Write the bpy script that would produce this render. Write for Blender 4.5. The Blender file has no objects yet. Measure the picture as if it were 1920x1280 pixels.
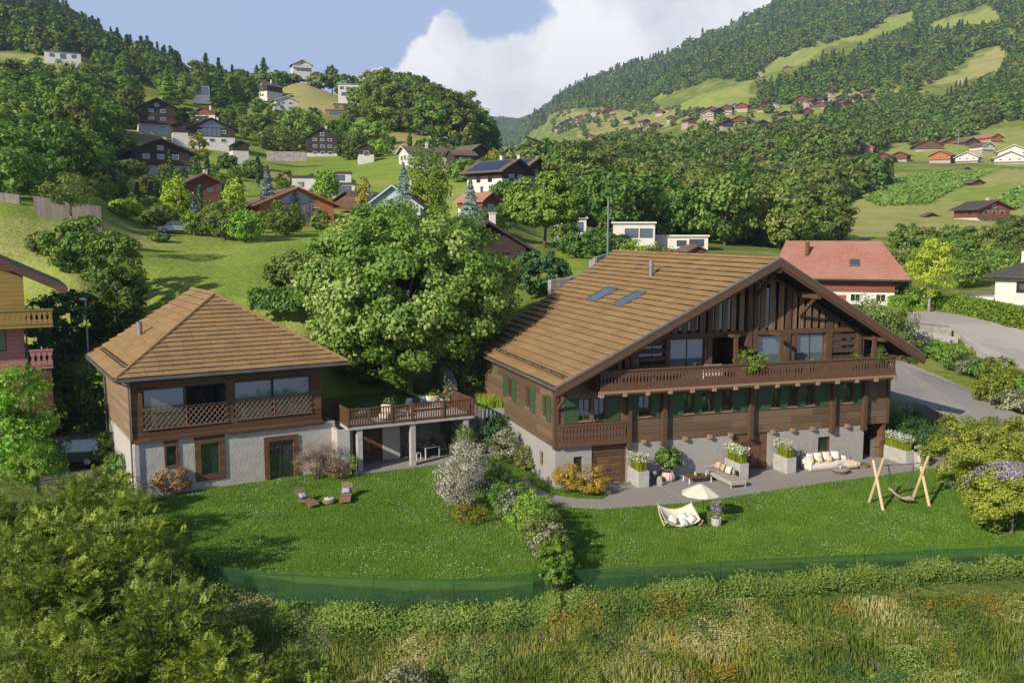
import bpy, math, random
import numpy as np
from mathutils import Vector, Matrix
S = bpy.context.scene
COL = S.collection
R = math.radians
random.seed(7)
# ------------------------------------------------------------------ camera, light, exposure
FPX = 1710.0; PITCH = math.atan(204.0 / FPX); H = 14.5
cd = bpy.data.cameras.new('camera'); cam = bpy.data.objects.new('camera', cd); COL.objects.link(cam)
cam.location = (0, 0, H); cam.rotation_euler = (math.pi / 2 - PITCH, 0, 0)
cd.sensor_width = 36; cd.lens = 36 * FPX / 1920; cd.clip_start = 0.5; cd.clip_end = 20000
S.camera = cam
SUN_AZ = R(42); SUN_EL = R(28)
sd = bpy.data.lights.new('sun', 'SUN'); sun = bpy.data.objects.new('sun', sd); COL.objects.link(sun)
sd.energy = 5.0; sd.angle = R(0.55); sd.color = (1.0, 0.905, 0.76)
sun.rotation_euler = Vector((-math.sin(SUN_AZ) * math.cos(SUN_EL), -math.cos(SUN_AZ) * math.cos(SUN_EL), math.sin(SUN_EL))).to_track_quat('Z', 'Y').to_euler()
sun.location = (-60, -60, 60)
S.view_settings.view_transform = 'Standard'; S.view_settings.look = 'None'
S.view_settings.exposure = 0.4; S.view_settings.gamma = 1
S.render.engine = 'CYCLES'
S.cycles.max_bounces = 8; S.cycles.diffuse_bounces = 2; S.cycles.glossy_bounces = 3; S.cycles.transmission_bounces = 4
S.cycles.transparent_max_bounces = 12; S.cycles.volume_bounces = 0; S.cycles.caustics_reflective = False; S.cycles.caustics_refractive = False
S.cycles.use_denoising = True

CF = np.array([0, math.cos(PITCH), -math.sin(PITCH)]); CU = np.array([0, math.sin(PITCH), math.cos(PITCH)]); CC = np.array([0, 0, H])
def ray(px, py): return np.array([(px - 960) / FPX, 0, 0]) + CF - (py - 640) / FPX * CU
def G(px, py, z=0.0):
    r = ray(px, py); return CC + r * (z - H) / r[2]
def Dp(px, py, d):
    r = ray(px, py); return CC + r * d / r[1]

def nodes(m): m.use_nodes = True; nt = m.node_tree; nt.nodes.clear(); return nt, nt.nodes, nt.links
def math_n(N, L, op, a, b=None, c=None):
    n = N.new('ShaderNodeMath'); n.operation = op
    for i, v in enumerate((a, b, c)):
        if v is None: continue
        if hasattr(v, 'is_output'): L.new(v, n.inputs[i])
        else: n.inputs[i].default_value = v
    return n.outputs[0]
def mixc(N, L, f, a, b, blend='MIX'):
    n = N.new('ShaderNodeMix'); n.data_type = 'RGBA'; n.blend_type = blend
    for i, v in ((0, f), (6, a), (7, b)):
        if hasattr(v, 'is_output'): L.new(v, n.inputs[i])
        elif i == 0: n.inputs[0].default_value = v
        else: n.inputs[i].default_value = (*v[:3], 1)
    return n.outputs[2]
# ------------------------------------------------------------------ world
w = bpy.data.worlds.new('World'); S.world = w; w.use_nodes = True
nt, N, L = nodes(w)
out = N.new('ShaderNodeOutputWorld'); bg = N.new('ShaderNodeBackground')
sky = N.new('ShaderNodeTexSky'); sky.sky_type = 'NISHITA'; sky.sun_disc = False
sky.sun_elevation = SUN_EL; sky.sun_rotation = math.pi + SUN_AZ; sky.altitude = 700; sky.air_density = 1.0; sky.dust_density = 1.2; sky.ozone_density = 2.0
tc = N.new('ShaderNodeTexCoord')
def dirn(px, py):
    r = ray(px, py); return r / np.linalg.norm(r)
blobs = [(842, 75, 48), (812, 120, 62), (868, 128, 70), (925, 150, 75), (780, 165, 50), (735, 160, 42), (990, 165, 90), (1075, 130, 95), (900, 200, 90),
         (1130, 40, 95), (1100, -40, 90), (1230, 30, 150), (1380, -60, 190), (1050, 185, 90), (1180, 110, 110), (830, 190, 70), (1600, -200, 300), (700, 190, 50),
         (990, 130, 62), (1020, 215, 70)]
warp = N.new('ShaderNodeTexNoise'); warp.inputs['Scale'].default_value = 16; warp.inputs['Detail'].default_value = 7; warp.inputs['Roughness'].default_value = 0.62
L.new(tc.outputs['Generated'], warp.inputs['Vector'])
sub = N.new('ShaderNodeVectorMath'); sub.operation = 'SUBTRACT'; L.new(warp.outputs['Color'], sub.inputs[0]); sub.inputs[1].default_value = (.5, .5, .5)
scl = N.new('ShaderNodeVectorMath'); scl.operation = 'SCALE'; L.new(sub.outputs[0], scl.inputs[0]); scl.inputs['Scale'].default_value = 0.055
add = N.new('ShaderNodeVectorMath'); add.operation = 'ADD'; L.new(tc.outputs['Generated'], add.inputs[0]); L.new(scl.outputs[0], add.inputs[1])
acc = None
for (bx, by, br) in blobs:
    c = dirn(bx, by)
    dn = N.new('ShaderNodeVectorMath'); dn.operation = 'DISTANCE'; L.new(add.outputs[0], dn.inputs[0]); dn.inputs[1].default_value = tuple(c)
    v = math_n(N, L, 'MULTIPLY_ADD', dn.outputs['Value'], -FPX / br, 1.0)
    if acc is None: acc = v
    else: acc = math_n(N, L, 'SMOOTH_MAX', acc, v, 0.12)
mr = N.new('ShaderNodeMapRange'); mr.interpolation_type = 'SMOOTHSTEP'; L.new(acc, mr.inputs['Value'])
mr.inputs['From Min'].default_value = -0.06; mr.inputs['From Max'].default_value = 0.20
n2 = N.new('ShaderNodeTexNoise'); n2.inputs['Scale'].default_value = 9; n2.inputs['Detail'].default_value = 6; L.new(add.outputs[0], n2.inputs['Vector'])
cr = N.new('ShaderNodeValToRGB'); cr.color_ramp.elements[0].position = 0.36; cr.color_ramp.elements[0].color = (7.6, 8.1, 8.9, 1)
cr.color_ramp.elements[1].position = 0.62; cr.color_ramp.elements[1].color = (12.0, 11.9, 11.7, 1); L.new(n2.outputs['Fac'], cr.inputs['Fac'])  # light and shade of the clouds put into these noise colours
# thin high veil and a paler horizon
sz = N.new('ShaderNodeSeparateXYZ'); L.new(tc.outputs['Generated'], sz.inputs[0]); me_ = N.new('ShaderNodeMapRange'); me_.interpolation_type = 'SMOOTHSTEP'; L.new(sz.outputs[2], me_.inputs['Value'])
for k_, v_ in (('From Min', .22), ('From Max', .5), ('To Min', .62), ('To Max', .0)): me_.inputs[k_].default_value = v_
skyc = mixc(N, L, me_.outputs['Result'], sky.outputs['Color'], (6.0, 7.2, 10.6))
mm = math_n(N, L, 'MULTIPLY', mr.outputs['Result'], 0.97)
fin = mixc(N, L, mm, skyc, cr.outputs['Color'])
L.new(fin, bg.inputs['Color']); bg.inputs['Strength'].default_value = 0.08; L.new(bg.outputs[0], out.inputs['Surface'])

# ------------------------------------------------------------------ mesh builder and tagging
def tag(o, label=None, cat=None, group=None, kind=None):
    if label: o['label'] = label
    if cat: o['category'] = cat
    if group: o['group'] = group
    if kind: o['kind'] = kind
    return o
def empty(name, loc=(0, 0, 0), rz=0, label=None, cat=None, group=None):
    o = bpy.data.objects.new(name, None); COL.objects.link(o); o.location = tuple(float(a) for a in loc); o.rotation_euler = (0, 0, rz)
    o.empty_display_size = 0.3
    return tag(o, label, cat, group)
def link(name, me, parent=None, mat=None):
    o = bpy.data.objects.new(name, me); COL.objects.link(o)
    if parent: o.parent = parent
    if mat:
        if not me.materials: me.materials.append(mat)
    return o
def dup(root, loc=None, rz=None, scale=None, label=None, group=None, cat=None):
    c = root.copy(); COL.objects.link(c)
    if loc is not None: c.location = tuple(float(a) for a in loc)
    if rz is not None: c.rotation_euler = (0, 0, rz)
    if scale is not None: c.scale = scale
    tag(c, label, cat, group)
    def rec(a, b):
        for ch in list(a.children):
            k = ch.copy(); COL.objects.link(k); k.parent = b; rec(ch, k)
    rec(root, c)
    return c
class MB:
    def __init__(s): s.v = []; s.f = []; s.mi = []; s.m = 0
    def add(s, vs, fs):
        o = len(s.v); s.v += [tuple(map(float, p)) for p in vs]; s.f += [tuple(i + o for i in f) for f in fs]; s.mi += [s.m] * len(fs); return s
    def box(s, x0, x1, y0, y1, z0, z1):
        return s.add([(x0, y0, z0), (x1, y0, z0), (x1, y1, z0), (x0, y1, z0), (x0, y0, z1), (x1, y0, z1), (x1, y1, z1), (x0, y1, z1)],
                     [(0, 3, 2, 1), (4, 5, 6, 7), (0, 1, 5, 4), (1, 2, 6, 5), (2, 3, 7, 6), (3, 0, 4, 7)])
    def hexa(s, b, t):   # bottom four and top four points, counter-clockwise from above
        return s.add(list(b) + list(t), [(0, 3, 2, 1), (4, 5, 6, 7), (0, 1, 5, 4), (1, 2, 6, 5), (2, 3, 7, 6), (3, 0, 4, 7)])
    def prism(s, poly, a, b, axis='y'):   # 2-D outline extruded from a to b along an axis
        n = len(poly)
        def P(p, t): return {'y': (p[0], t, p[1]), 'x': (t, p[0], p[1]), 'z': (p[0], p[1], t)}[axis]
        vs = [P(p, a) for p in poly] + [P(p, b) for p in poly]
        fs = [tuple(range(n)), tuple(range(2 * n - 1, n - 1, -1))] + [(i, i + n, (i + 1) % n + n, (i + 1) % n) for i in range(n)]
        return s.add(vs, fs)
    def beam(s, p, q, w, h, up=(0, 0, 1)):
        p = Vector(p); q = Vector(q); d = (q - p).normalized(); u = Vector(up)
        if abs(d.dot(u)) > .98: u = Vector((0, 1, 0))
        r = d.cross(u).normalized(); u = r.cross(d).normalized(); r *= w / 2; u *= h / 2
        return s.hexa([p - r - u, p + r - u, q + r - u, q - r - u], [p - r + u, p + r + u, q + r + u, q - r + u])
    def tube(s, pts, rad, n=8, cap=True):
        pts = [Vector(p) for p in pts]; k = len(pts); rad = rad if hasattr(rad, '__len__') else [rad] * k
        vs = []; prev = None
        for i, p in enumerate(pts):
            d = (pts[min(i + 1, k - 1)] - pts[max(i - 1, 0)]).normalized()
            a = prev if prev is not None else (Vector((1, 0, 0)) if abs(d.x) < .9 else Vector((0, 1, 0)))
            a = (a - d * a.dot(d)).normalized(); prev = a; b = d.cross(a)
            for j in range(n):
                t = 2 * math.pi * j / n; vs.append(p + (a * math.cos(t) + b * math.sin(t)) * rad[i])
        fs = [(i * n + j, i * n + (j + 1) % n, (i + 1) * n + (j + 1) % n, (i + 1) * n + j) for i in range(k - 1) for j in range(n)]
        if cap: fs += [tuple(range(n - 1, -1, -1)), tuple((k - 1) * n + j for j in range(n))]
        return s.add(vs, fs)
    def lathe(s, prof, n=20, cx=0, cy=0, cap=True):
        vs = [(cx + r * math.cos(2 * math.pi * j / n), cy + r * math.sin(2 * math.pi * j / n), z) for r, z in prof for j in range(n)]; k = len(prof)
        fs = [(i * n + j, i * n + (j + 1) % n, (i + 1) * n + (j + 1) % n, (i + 1) * n + j) for i in range(k - 1) for j in range(n)]
        if cap: fs += [tuple(range(n - 1, -1, -1)), tuple((k - 1) * n + j for j in range(n))]
        return s.add(vs, fs)
    def wall(s, u0, u1, z0, z1, holes, v0, v1, axis='y'):   # a wall slab with real openings
        us = sorted(set([u0, u1] + [h[0] for h in holes] + [h[1] for h in holes])); zs = sorted(set([z0, z1] + [h[2] for h in holes] + [h[3] for h in holes]))
        us = [a for a in us if u0 <= a <= u1]; zs = [a for a in zs if z0 <= a <= z1]
        def solid(i, j):
            if i < 0 or j < 0 or i >= len(us) - 1 or j >= len(zs) - 1: return False
            c = (us[i] + us[i + 1]) / 2; e = (zs[j] + zs[j + 1]) / 2
            return not any(h[0] < c < h[1] and h[2] < e < h[3] for h in holes)
        def P(u, v, z): return (u, v, z) if axis == 'y' else (v, u, z)
        for i in range(len(us) - 1):
            for j in range(len(zs) - 1):
                if not solid(i, j): continue
                a, b, c, d = us[i], us[i + 1], zs[j], zs[j + 1]
                s.add([P(a, v0, c), P(b, v0, c), P(b, v0, d), P(a, v0, d)], [(0, 1, 2, 3)])
                s.add([P(a, v1, c), P(b, v1, c), P(b, v1, d), P(a, v1, d)], [(3, 2, 1, 0)])
                if not solid(i - 1, j): s.add([P(a, v0, c), P(a, v0, d), P(a, v1, d), P(a, v1, c)], [(0, 1, 2, 3)])
                if not solid(i + 1, j): s.add([P(b, v0, c), P(b, v0, d), P(b, v1, d), P(b, v1, c)], [(3, 2, 1, 0)])
                if not solid(i, j - 1): s.add([P(a, v0, c), P(b, v0, c), P(b, v1, c), P(a, v1, c)], [(3, 2, 1, 0)])
                if not solid(i, j + 1): s.add([P(a, v0, d), P(b, v0, d), P(b, v1, d), P(a, v1, d)], [(0, 1, 2, 3)])
        return s
    def frame(s, u0, u1, z0, z1, t, v0, v1, axis='y'):
        return s.wall(u0, u1, z0, z1, [(u0 + t, u1 - t, z0 + t, z1 - t)], v0, v1, axis)
    def build(s, name, mat, parent=None, smooth=False, bevel=0, fix=True):
        me = bpy.data.meshes.new(name); me.from_pydata(s.v, [], s.f)
        for m in (mat if isinstance(mat, (list, tuple)) else [mat]): me.materials.append(m)
        me.polygons.foreach_set('material_index', s.mi)
        if fix:
            import bmesh
            b = bmesh.new(); b.from_mesh(me)
            if smooth: bmesh.ops.remove_doubles(b, verts=b.verts, dist=1e-5)
            bmesh.ops.recalc_face_normals(b, faces=b.faces); b.to_mesh(me); b.free()
        if smooth: me.polygons.foreach_set('use_smooth', [True] * len(me.polygons))
        me.update()
        o = link(name, me, parent)
        if bevel:
            md = o.modifiers.new('bevel', 'BEVEL'); md.width = bevel; md.segments = 2; md.limit_method = 'ANGLE'; md.angle_limit = R(40)
        return o
def cushion(w, d, h, seg=6, puff=1.0):   # a soft pillow: w x d outline, h thick, centred on the origin, lying flat
    mb = MB(); n = seg
    def hh(a, b):
        e = max(0, (1 - abs(a) ** 4)) * max(0, (1 - abs(b) ** 4)); return h / 2 * (e ** .5) * puff
    for sgn in (1, -1):
        vs = []; fs = []
        for i in range(n + 1):
            for j in range(n + 1):
                a = -1 + 2 * i / n; b = -1 + 2 * j / n
                pin = 1 - .07 * (1 - abs(a)) * abs(b) ** 3; pin2 = 1 - .07 * (1 - abs(b)) * abs(a) ** 3
                vs.append((a * w / 2 * pin2, b * d / 2 * pin, sgn * hh(a, b)))
        for i in range(n):
            for j in range(n):
                q = (i * (n + 1) + j, (i + 1) * (n + 1) + j, (i + 1) * (n + 1) + j + 1, i * (n + 1) + j + 1); fs.append(q if sgn > 0 else q[::-1])
        mb.add(vs, fs)
    return mb
def placed(mb, loc=(0, 0, 0), rot=(0, 0, 0), scale=1.0):
    from mathutils import Euler
    M = Matrix.Translation(loc) @ Euler(rot).to_matrix().to_4x4() @ Matrix.Scale(scale, 4)
    mb.v = [tuple(M @ Vector(p)) for p in mb.v]; return mb
def merge(a, b, m=0):
    o = len(a.v); a.v += b.v; a.f += [tuple(i + o for i in f) for f in b.f]; a.mi += [m] * len(b.f); return a
# ------------------------------------------------------------------ materials
MT = {}
def pm(name, c1, c2=None, scale=3.0, detail=5, rough=0.8, bump=0.0, bscale=None, stretch=(1, 1, 1), lo=.35, hi=.65, spec=0.3, metal=0, coord='Object', big=None):
    if name in MT: return MT[name]
    m = bpy.data.materials.new(name); nt, N, L = nodes(m); out = N.new('ShaderNodeOutputMaterial'); b = N.new('ShaderNodeBsdfPrincipled'); L.new(b.outputs[0], out.inputs[0])
    b.inputs['Roughness'].default_value = rough; b.inputs['Specular IOR Level'].default_value = spec; b.inputs['Metallic'].default_value = metal
    tc = N.new('ShaderNodeTexCoord'); mp = N.new('ShaderNodeMapping'); mp.inputs['Scale'].default_value = stretch; L.new(tc.outputs[coord], mp.inputs[0])
    c2 = c2 or tuple(x * .8 for x in c1)
    nz = N.new('ShaderNodeTexNoise'); nz.inputs['Scale'].default_value = scale; nz.inputs['Detail'].default_value = detail; L.new(mp.outputs[0], nz.inputs['Vector'])
    mr = N.new('ShaderNodeMapRange'); mr.inputs['From Min'].default_value = lo; mr.inputs['From Max'].default_value = hi; L.new(nz.outputs['Fac'], mr.inputs['Value'])
    col = mixc(N, L, mr.outputs[0], c1, c2)
    if big:
        n3 = N.new('ShaderNodeTexNoise'); n3.inputs['Scale'].default_value = big[0]; n3.inputs['Detail'].default_value = 4; L.new(tc.outputs[coord], n3.inputs['Vector'])
        m3 = N.new('ShaderNodeMapRange'); m3.inputs['From Min'].default_value = .42; m3.inputs['From Max'].default_value = .62; L.new(n3.outputs['Fac'], m3.inputs['Value'])
        col = mixc(N, L, m3.outputs[0], col, big[1])
    L.new(col, b.inputs['Base Color'])
    if bump:
        bn = N.new('ShaderNodeTexNoise'); bn.inputs['Scale'].default_value = bscale or scale * 4; bn.inputs['Detail'].default_value = 4; L.new(mp.outputs[0], bn.inputs['Vector'])
        bp = N.new('ShaderNodeBump'); bp.inputs['Strength'].default_value = min(1, bump * 8); bp.inputs['Distance'].default_value = bump; L.new(bn.outputs['Fac'], bp.inputs['Height']); L.new(bp.outputs[0], b.inputs['Normal'])
    MT[name] = m; return m
def wood(name, c1, c2, c3, plank=0.0, axis='x', pax='z', rough=.75, off=0.0):
    """boards: grain runs along axis; one tone per board, split in lengths; boards stacked along pax"""
    m = bpy.data.materials.new(name); nt, N, L = nodes(m); out = N.new('ShaderNodeOutputMaterial'); b = N.new('ShaderNodeBsdfPrincipled'); L.new(b.outputs[0], out.inputs[0])
    b.inputs['Roughness'].default_value = rough; b.inputs['Specular IOR Level'].default_value = .25
    tc = N.new('ShaderNodeTexCoord'); sx = N.new('ShaderNodeSeparateXYZ'); L.new(tc.outputs['Object'], sx.inputs[0])
    mp = N.new('ShaderNodeMapping'); mp.inputs['Scale'].default_value = {'x': (.7, .7, 16), 'z': (15, 15, .7), 'y': (12, .7, 12)}[axis]; L.new(tc.outputs['Object'], mp.inputs[0])
    g = N.new('ShaderNodeTexNoise'); g.inputs['Scale'].default_value = 1.6; g.inputs['Detail'].default_value = 6; g.inputs['Roughness'].default_value = .65; L.new(mp.outputs[0], g.inputs['Vector'])
    mr = N.new('ShaderNodeMapRange'); mr.inputs['From Min'].default_value = .3; mr.inputs['From Max'].default_value = .7; L.new(g.outputs['Fac'], mr.inputs['Value'])
    col = mixc(N, L, mr.outputs[0], c1, c2)
    big = N.new('ShaderNodeTexNoise'); big.inputs['Scale'].default_value = .9; big.inputs['Detail'].default_value = 4; L.new(tc.outputs['Object'], big.inputs['Vector'])
    if plank:
        zc = sx.outputs[{'x': 0, 'y': 1, 'z': 2}[pax]]; zc = math_n(N, L, 'ADD', zc, off + 50.0)
        q = math_n(N, L, 'DIVIDE', zc, plank); fl = math_n(N, L, 'FLOOR', q)
        wn = N.new('ShaderNodeTexWhiteNoise'); wn.noise_dimensions = '1D'; L.new(fl, wn.inputs['W'])
        lon = math_n(N, L, 'ADD', sx.outputs[0], sx.outputs[1]) if pax == 'z' else sx.outputs[2]
        off2 = math_n(N, L, 'MULTIPLY_ADD', wn.outputs['Value'], 9.0, lon); seg = math_n(N, L, 'FLOOR', math_n(N, L, 'DIVIDE', off2, 4.3))
        cb = N.new('ShaderNodeCombineXYZ'); L.new(fl, cb.inputs[0]); L.new(seg, cb.inputs[1])
        wn2 = N.new('ShaderNodeTexWhiteNoise'); wn2.noise_dimensions = '2D'; L.new(cb.outputs[0], wn2.inputs['Vector'])
        col = mixc(N, L, math_n(N, L, 'MULTIPLY', wn2.outputs['Value'], .75), col, c3)
        fr = math_n(N, L, 'FRACT', q); pp = math_n(N, L, 'PINGPONG', fr, .5)
        mr2 = N.new('ShaderNodeMapRange'); mr2.inputs['From Min'].default_value = 0; mr2.inputs['From Max'].default_value = .09; L.new(pp, mr2.inputs['Value'])
        hgt = math_n(N, L, 'MULTIPLY_ADD', g.outputs['Fac'], .25, mr2.outputs[0])
    else:
        col = mixc(N, L, big.outputs['Fac'], col, c3); hgt = math_n(N, L, 'MULTIPLY', g.outputs['Fac'], .4)
    L.new(col, b.inputs['Base Color'])
    bp = N.new('ShaderNodeBump'); bp.inputs['Strength'].default_value = .9; bp.inputs['Distance'].default_value = .025; L.new(hgt, bp.inputs['Height']); L.new(bp.outputs[0], b.inputs['Normal'])
    MT[name] = m; return m
def glass(name, tint=(.02, .03, .03), rough=.03, wob=.002):
    m = bpy.data.materials.new(name); nt, N, L = nodes(m); out = N.new('ShaderNodeOutputMaterial'); b = N.new('ShaderNodeBsdfPrincipled'); L.new(b.outputs[0], out.inputs[0])
    b.inputs['Base Color'].default_value = (*tint, 1); b.inputs['Roughness'].default_value = rough; b.inputs['IOR'].default_value = 1.7; b.inputs['Specular IOR Level'].default_value = .9
    tc = N.new('ShaderNodeTexCoord'); n = N.new('ShaderNodeTexNoise'); n.inputs['Scale'].default_value = .8; L.new(tc.outputs['Object'], n.inputs['Vector'])
    bp = N.new('ShaderNodeBump'); bp.inputs['Distance'].default_value = wob; L.new(n.outputs['Fac'], bp.inputs['Height']); L.new(bp.outputs[0], b.inputs['Normal'])
    MT[name] = m; return m
def leafmat(name, ramp, trans=.35, rvar=.35, rough=.55, gain=None):
    """ramp: colours from inner/old leaves to fresh tips (ash, maple: also shaded gaps to highlights), picked per leaf by its own random value"""
    gain = gain or (1.0 if max(max(c) for c in ramp) > .42 else 2.0)
    ramp = [tuple(v * gain for v in c) for c in ramp]
    m = bpy.data.materials.new(name); nt, N, L = nodes(m); out = N.new('ShaderNodeOutputMaterial')
    at = N.new('ShaderNodeAttribute'); at.attribute_name = 'cv'
    cr = N.new('ShaderNodeValToRGB'); el = cr.color_ramp.elements
    while len(el) < len(ramp): el.new(.5)
    for i, c in enumerate(ramp): el[i].position = i / (len(ramp) - 1); el[i].color = (*c, 1)
    L.new(at.outputs['Fac'], cr.inputs['Fac'])
    oi = N.new('ShaderNodeObjectInfo'); hs = N.new('ShaderNodeHueSaturation'); L.new(cr.outputs[0], hs.inputs['Color'])
    L.new(math_n(N, L, 'MULTIPLY_ADD', oi.outputs['Random'], rvar * 1.4, 1 - rvar * .7), hs.inputs['Value'])
    r2 = math_n(N, L, 'FRACT', math_n(N, L, 'MULTIPLY', oi.outputs['Random'], 7.31))
    L.new(math_n(N, L, 'MULTIPLY_ADD', r2, .03 * min(1, rvar * 3), .5 - .004 * min(1, rvar * 3)), hs.inputs['Hue'])
    b = N.new('ShaderNodeBsdfPrincipled'); b.inputs['Roughness'].default_value = rough; b.inputs['Specular IOR Level'].default_value = .25; L.new(hs.outputs[0], b.inputs['Base Color'])
    t = N.new('ShaderNodeBsdfTranslucent'); L.new(mixc(N, L, 1.0, hs.outputs[0], (1.0, 1.0, .45), 'MULTIPLY'), t.inputs['Color'])
    ms = N.new('ShaderNodeMixShader'); ms.inputs[0].default_value = trans; L.new(b.outputs[0], ms.inputs[1]); L.new(t.outputs[0], ms.inputs[2]); L.new(ms.outputs[0], out.inputs[0])
    MT[name] = m; return m

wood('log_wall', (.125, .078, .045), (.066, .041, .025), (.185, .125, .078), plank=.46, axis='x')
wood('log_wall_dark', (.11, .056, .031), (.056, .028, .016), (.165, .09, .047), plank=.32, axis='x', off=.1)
wood('post_wood', (.115, .066, .04), (.062, .036, .023), (.095, .054, .032), axis='z')
wood('beam_wood', (.12, .067, .039), (.066, .036, .022), (.10, .056, .032), axis='x')
wood('beam_end', (.34, .22, .14), (.22, .13, .08), (.28, .18, .11), axis='y')
wood('slat_wood', (.17, .105, .058), (.11, .065, .036), (.22, .14, .082), plank=.5, axis='z', pax='x')
wood('rail_wood', (.14, .074, .045), (.082, .043, .027), (.115, .06, .036), axis='z')
wood('rail_red', (.14, .068, .04), (.082, .04, .025), (.12, .058, .034), axis='z')
wood('door_wood', (.13, .068, .038), (.07, .037, .022), (.165, .09, .05), plank=.22, axis='x')
wood('pale_pole', (.62, .47, .30), (.48, .34, .2), (.56, .42, .27), axis='z')
wood('wicker', (.26, .17, .10), (.17, .10, .06), (.24, .15, .09), plank=.05, axis='x', pax='y')
wood('board_grey', (.20, .17, .15), (.11, .095, .085), (.26, .23, .2), plank=.18, axis='z', pax='x')
pm('render_wall', (.34, .32, .30), (.29, .275, .26), scale=3, rough=.9, bump=.008, bscale=16, big=(.35, (.31, .293, .275)))
pm('render_pale', (.47, .44, .40), (.42, .39, .355), scale=2.5, rough=.9, bump=.01, bscale=18)
pm('concrete', (.34, .325, .305), (.27, .255, .24), scale=2.2, rough=.85, bump=.006, bscale=14, big=(.8, (.30, .285, .265)))
pm('concrete_light', (.42, .40, .38), (.34, .325, .305), scale=3, rough=.85, bump=.004, bscale=20)
pm('zinc', (.17, .165, .155), (.12, .115, .11), scale=2, rough=.45, metal=.3, spec=.5)
pm('green_paint', (.048, .092, .04), (.038, .075, .032), scale=6, rough=.6, bump=.004, bscale=30, stretch=(1, 1, .3))
pm('black_void', (.008, .007, .006), (.012, .01, .009), rough=.9, spec=.1)
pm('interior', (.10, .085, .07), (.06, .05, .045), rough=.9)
pm('curtain', (.55, .53, .5), (.35, .34, .33), scale=9, stretch=(3, 3, .1), rough=.9)
pm('white_wall', (.62, .60, .56), (.54, .52, .49), scale=1, rough=.85)
pm('dark_metal', (.03, .03, .032), (.04, .04, .042), rough=.4, spec=.5)
pm('white_metal', (.7, .7, .68), (.62, .62, .6), rough=.35, spec=.5)
pm('grey_metal', (.33, .34, .36), (.26, .27, .28), rough=.35, metal=.6, spec=.5)
pm('fabric_cream', (.66, .59, .48), (.58, .51, .41), scale=18, rough=.95, bump=.003, bscale=60)
pm('fabric_white', (.72, .69, .64), (.62, .59, .55), scale=12, rough=.95, bump=.006, bscale=25)
pm('fabric_grey', (.36, .33, .30), (.30, .275, .25), scale=14, rough=.95, bump=.004, bscale=40)
pm('fabric_sand', (.46, .36, .25), (.38, .29, .2), scale=14, rough=.95, bump=.004, bscale=40)
pm('fabric_yellow', (.68, .5, .2), (.62, .55, .42), scale=7, rough=.95, bump=.004, bscale=40, lo=.45, hi=.55)
pm('fabric_blue', (.28, .40, .44), (.22, .33, .38), scale=9, rough=.95)
pm('fabric_dark', (.08, .085, .09), (.06, .065, .07), scale=9, rough=.95)
pm('solar', (.025, .04, .085), (.02, .03, .06), rough=.15, spec=.8)
pm('terracotta', (.38, .13, .075), (.30, .10, .058), scale=9, rough=.8, bump=.03, bscale=14)
pm('stone', (.36, .33, .29), (.22, .2, .18), scale=1.6, detail=9, rough=.9, bump=.08, bscale=2.5)
pm('dark_slate', (.09, .08, .075), (.055, .05, .048), scale=3, rough=.75, bump=.02, bscale=8)
pm('brown_roof', (.17, .12, .09), (.11, .08, .062), scale=3, rough=.8, bump=.02, bscale=8)
pm('bark', (.15, .12, .09), (.08, .062, .048), scale=5, stretch=(3, 3, .5), rough=.95, bump=.03, bscale=9)
pm('bark_pale', (.32, .29, .24), (.2, .18, .15), scale=5, stretch=(3, 3, .6), rough=.95, bump=.02, bscale=9)
pm('tyre', (.015, .015, .015), (.02, .02, .02), rough=.8)
glass('window_glass'); glass('pale_glass', (.10, .13, .125), .05); glass('blue_glass', (.05, .075, .10), .06)
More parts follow.
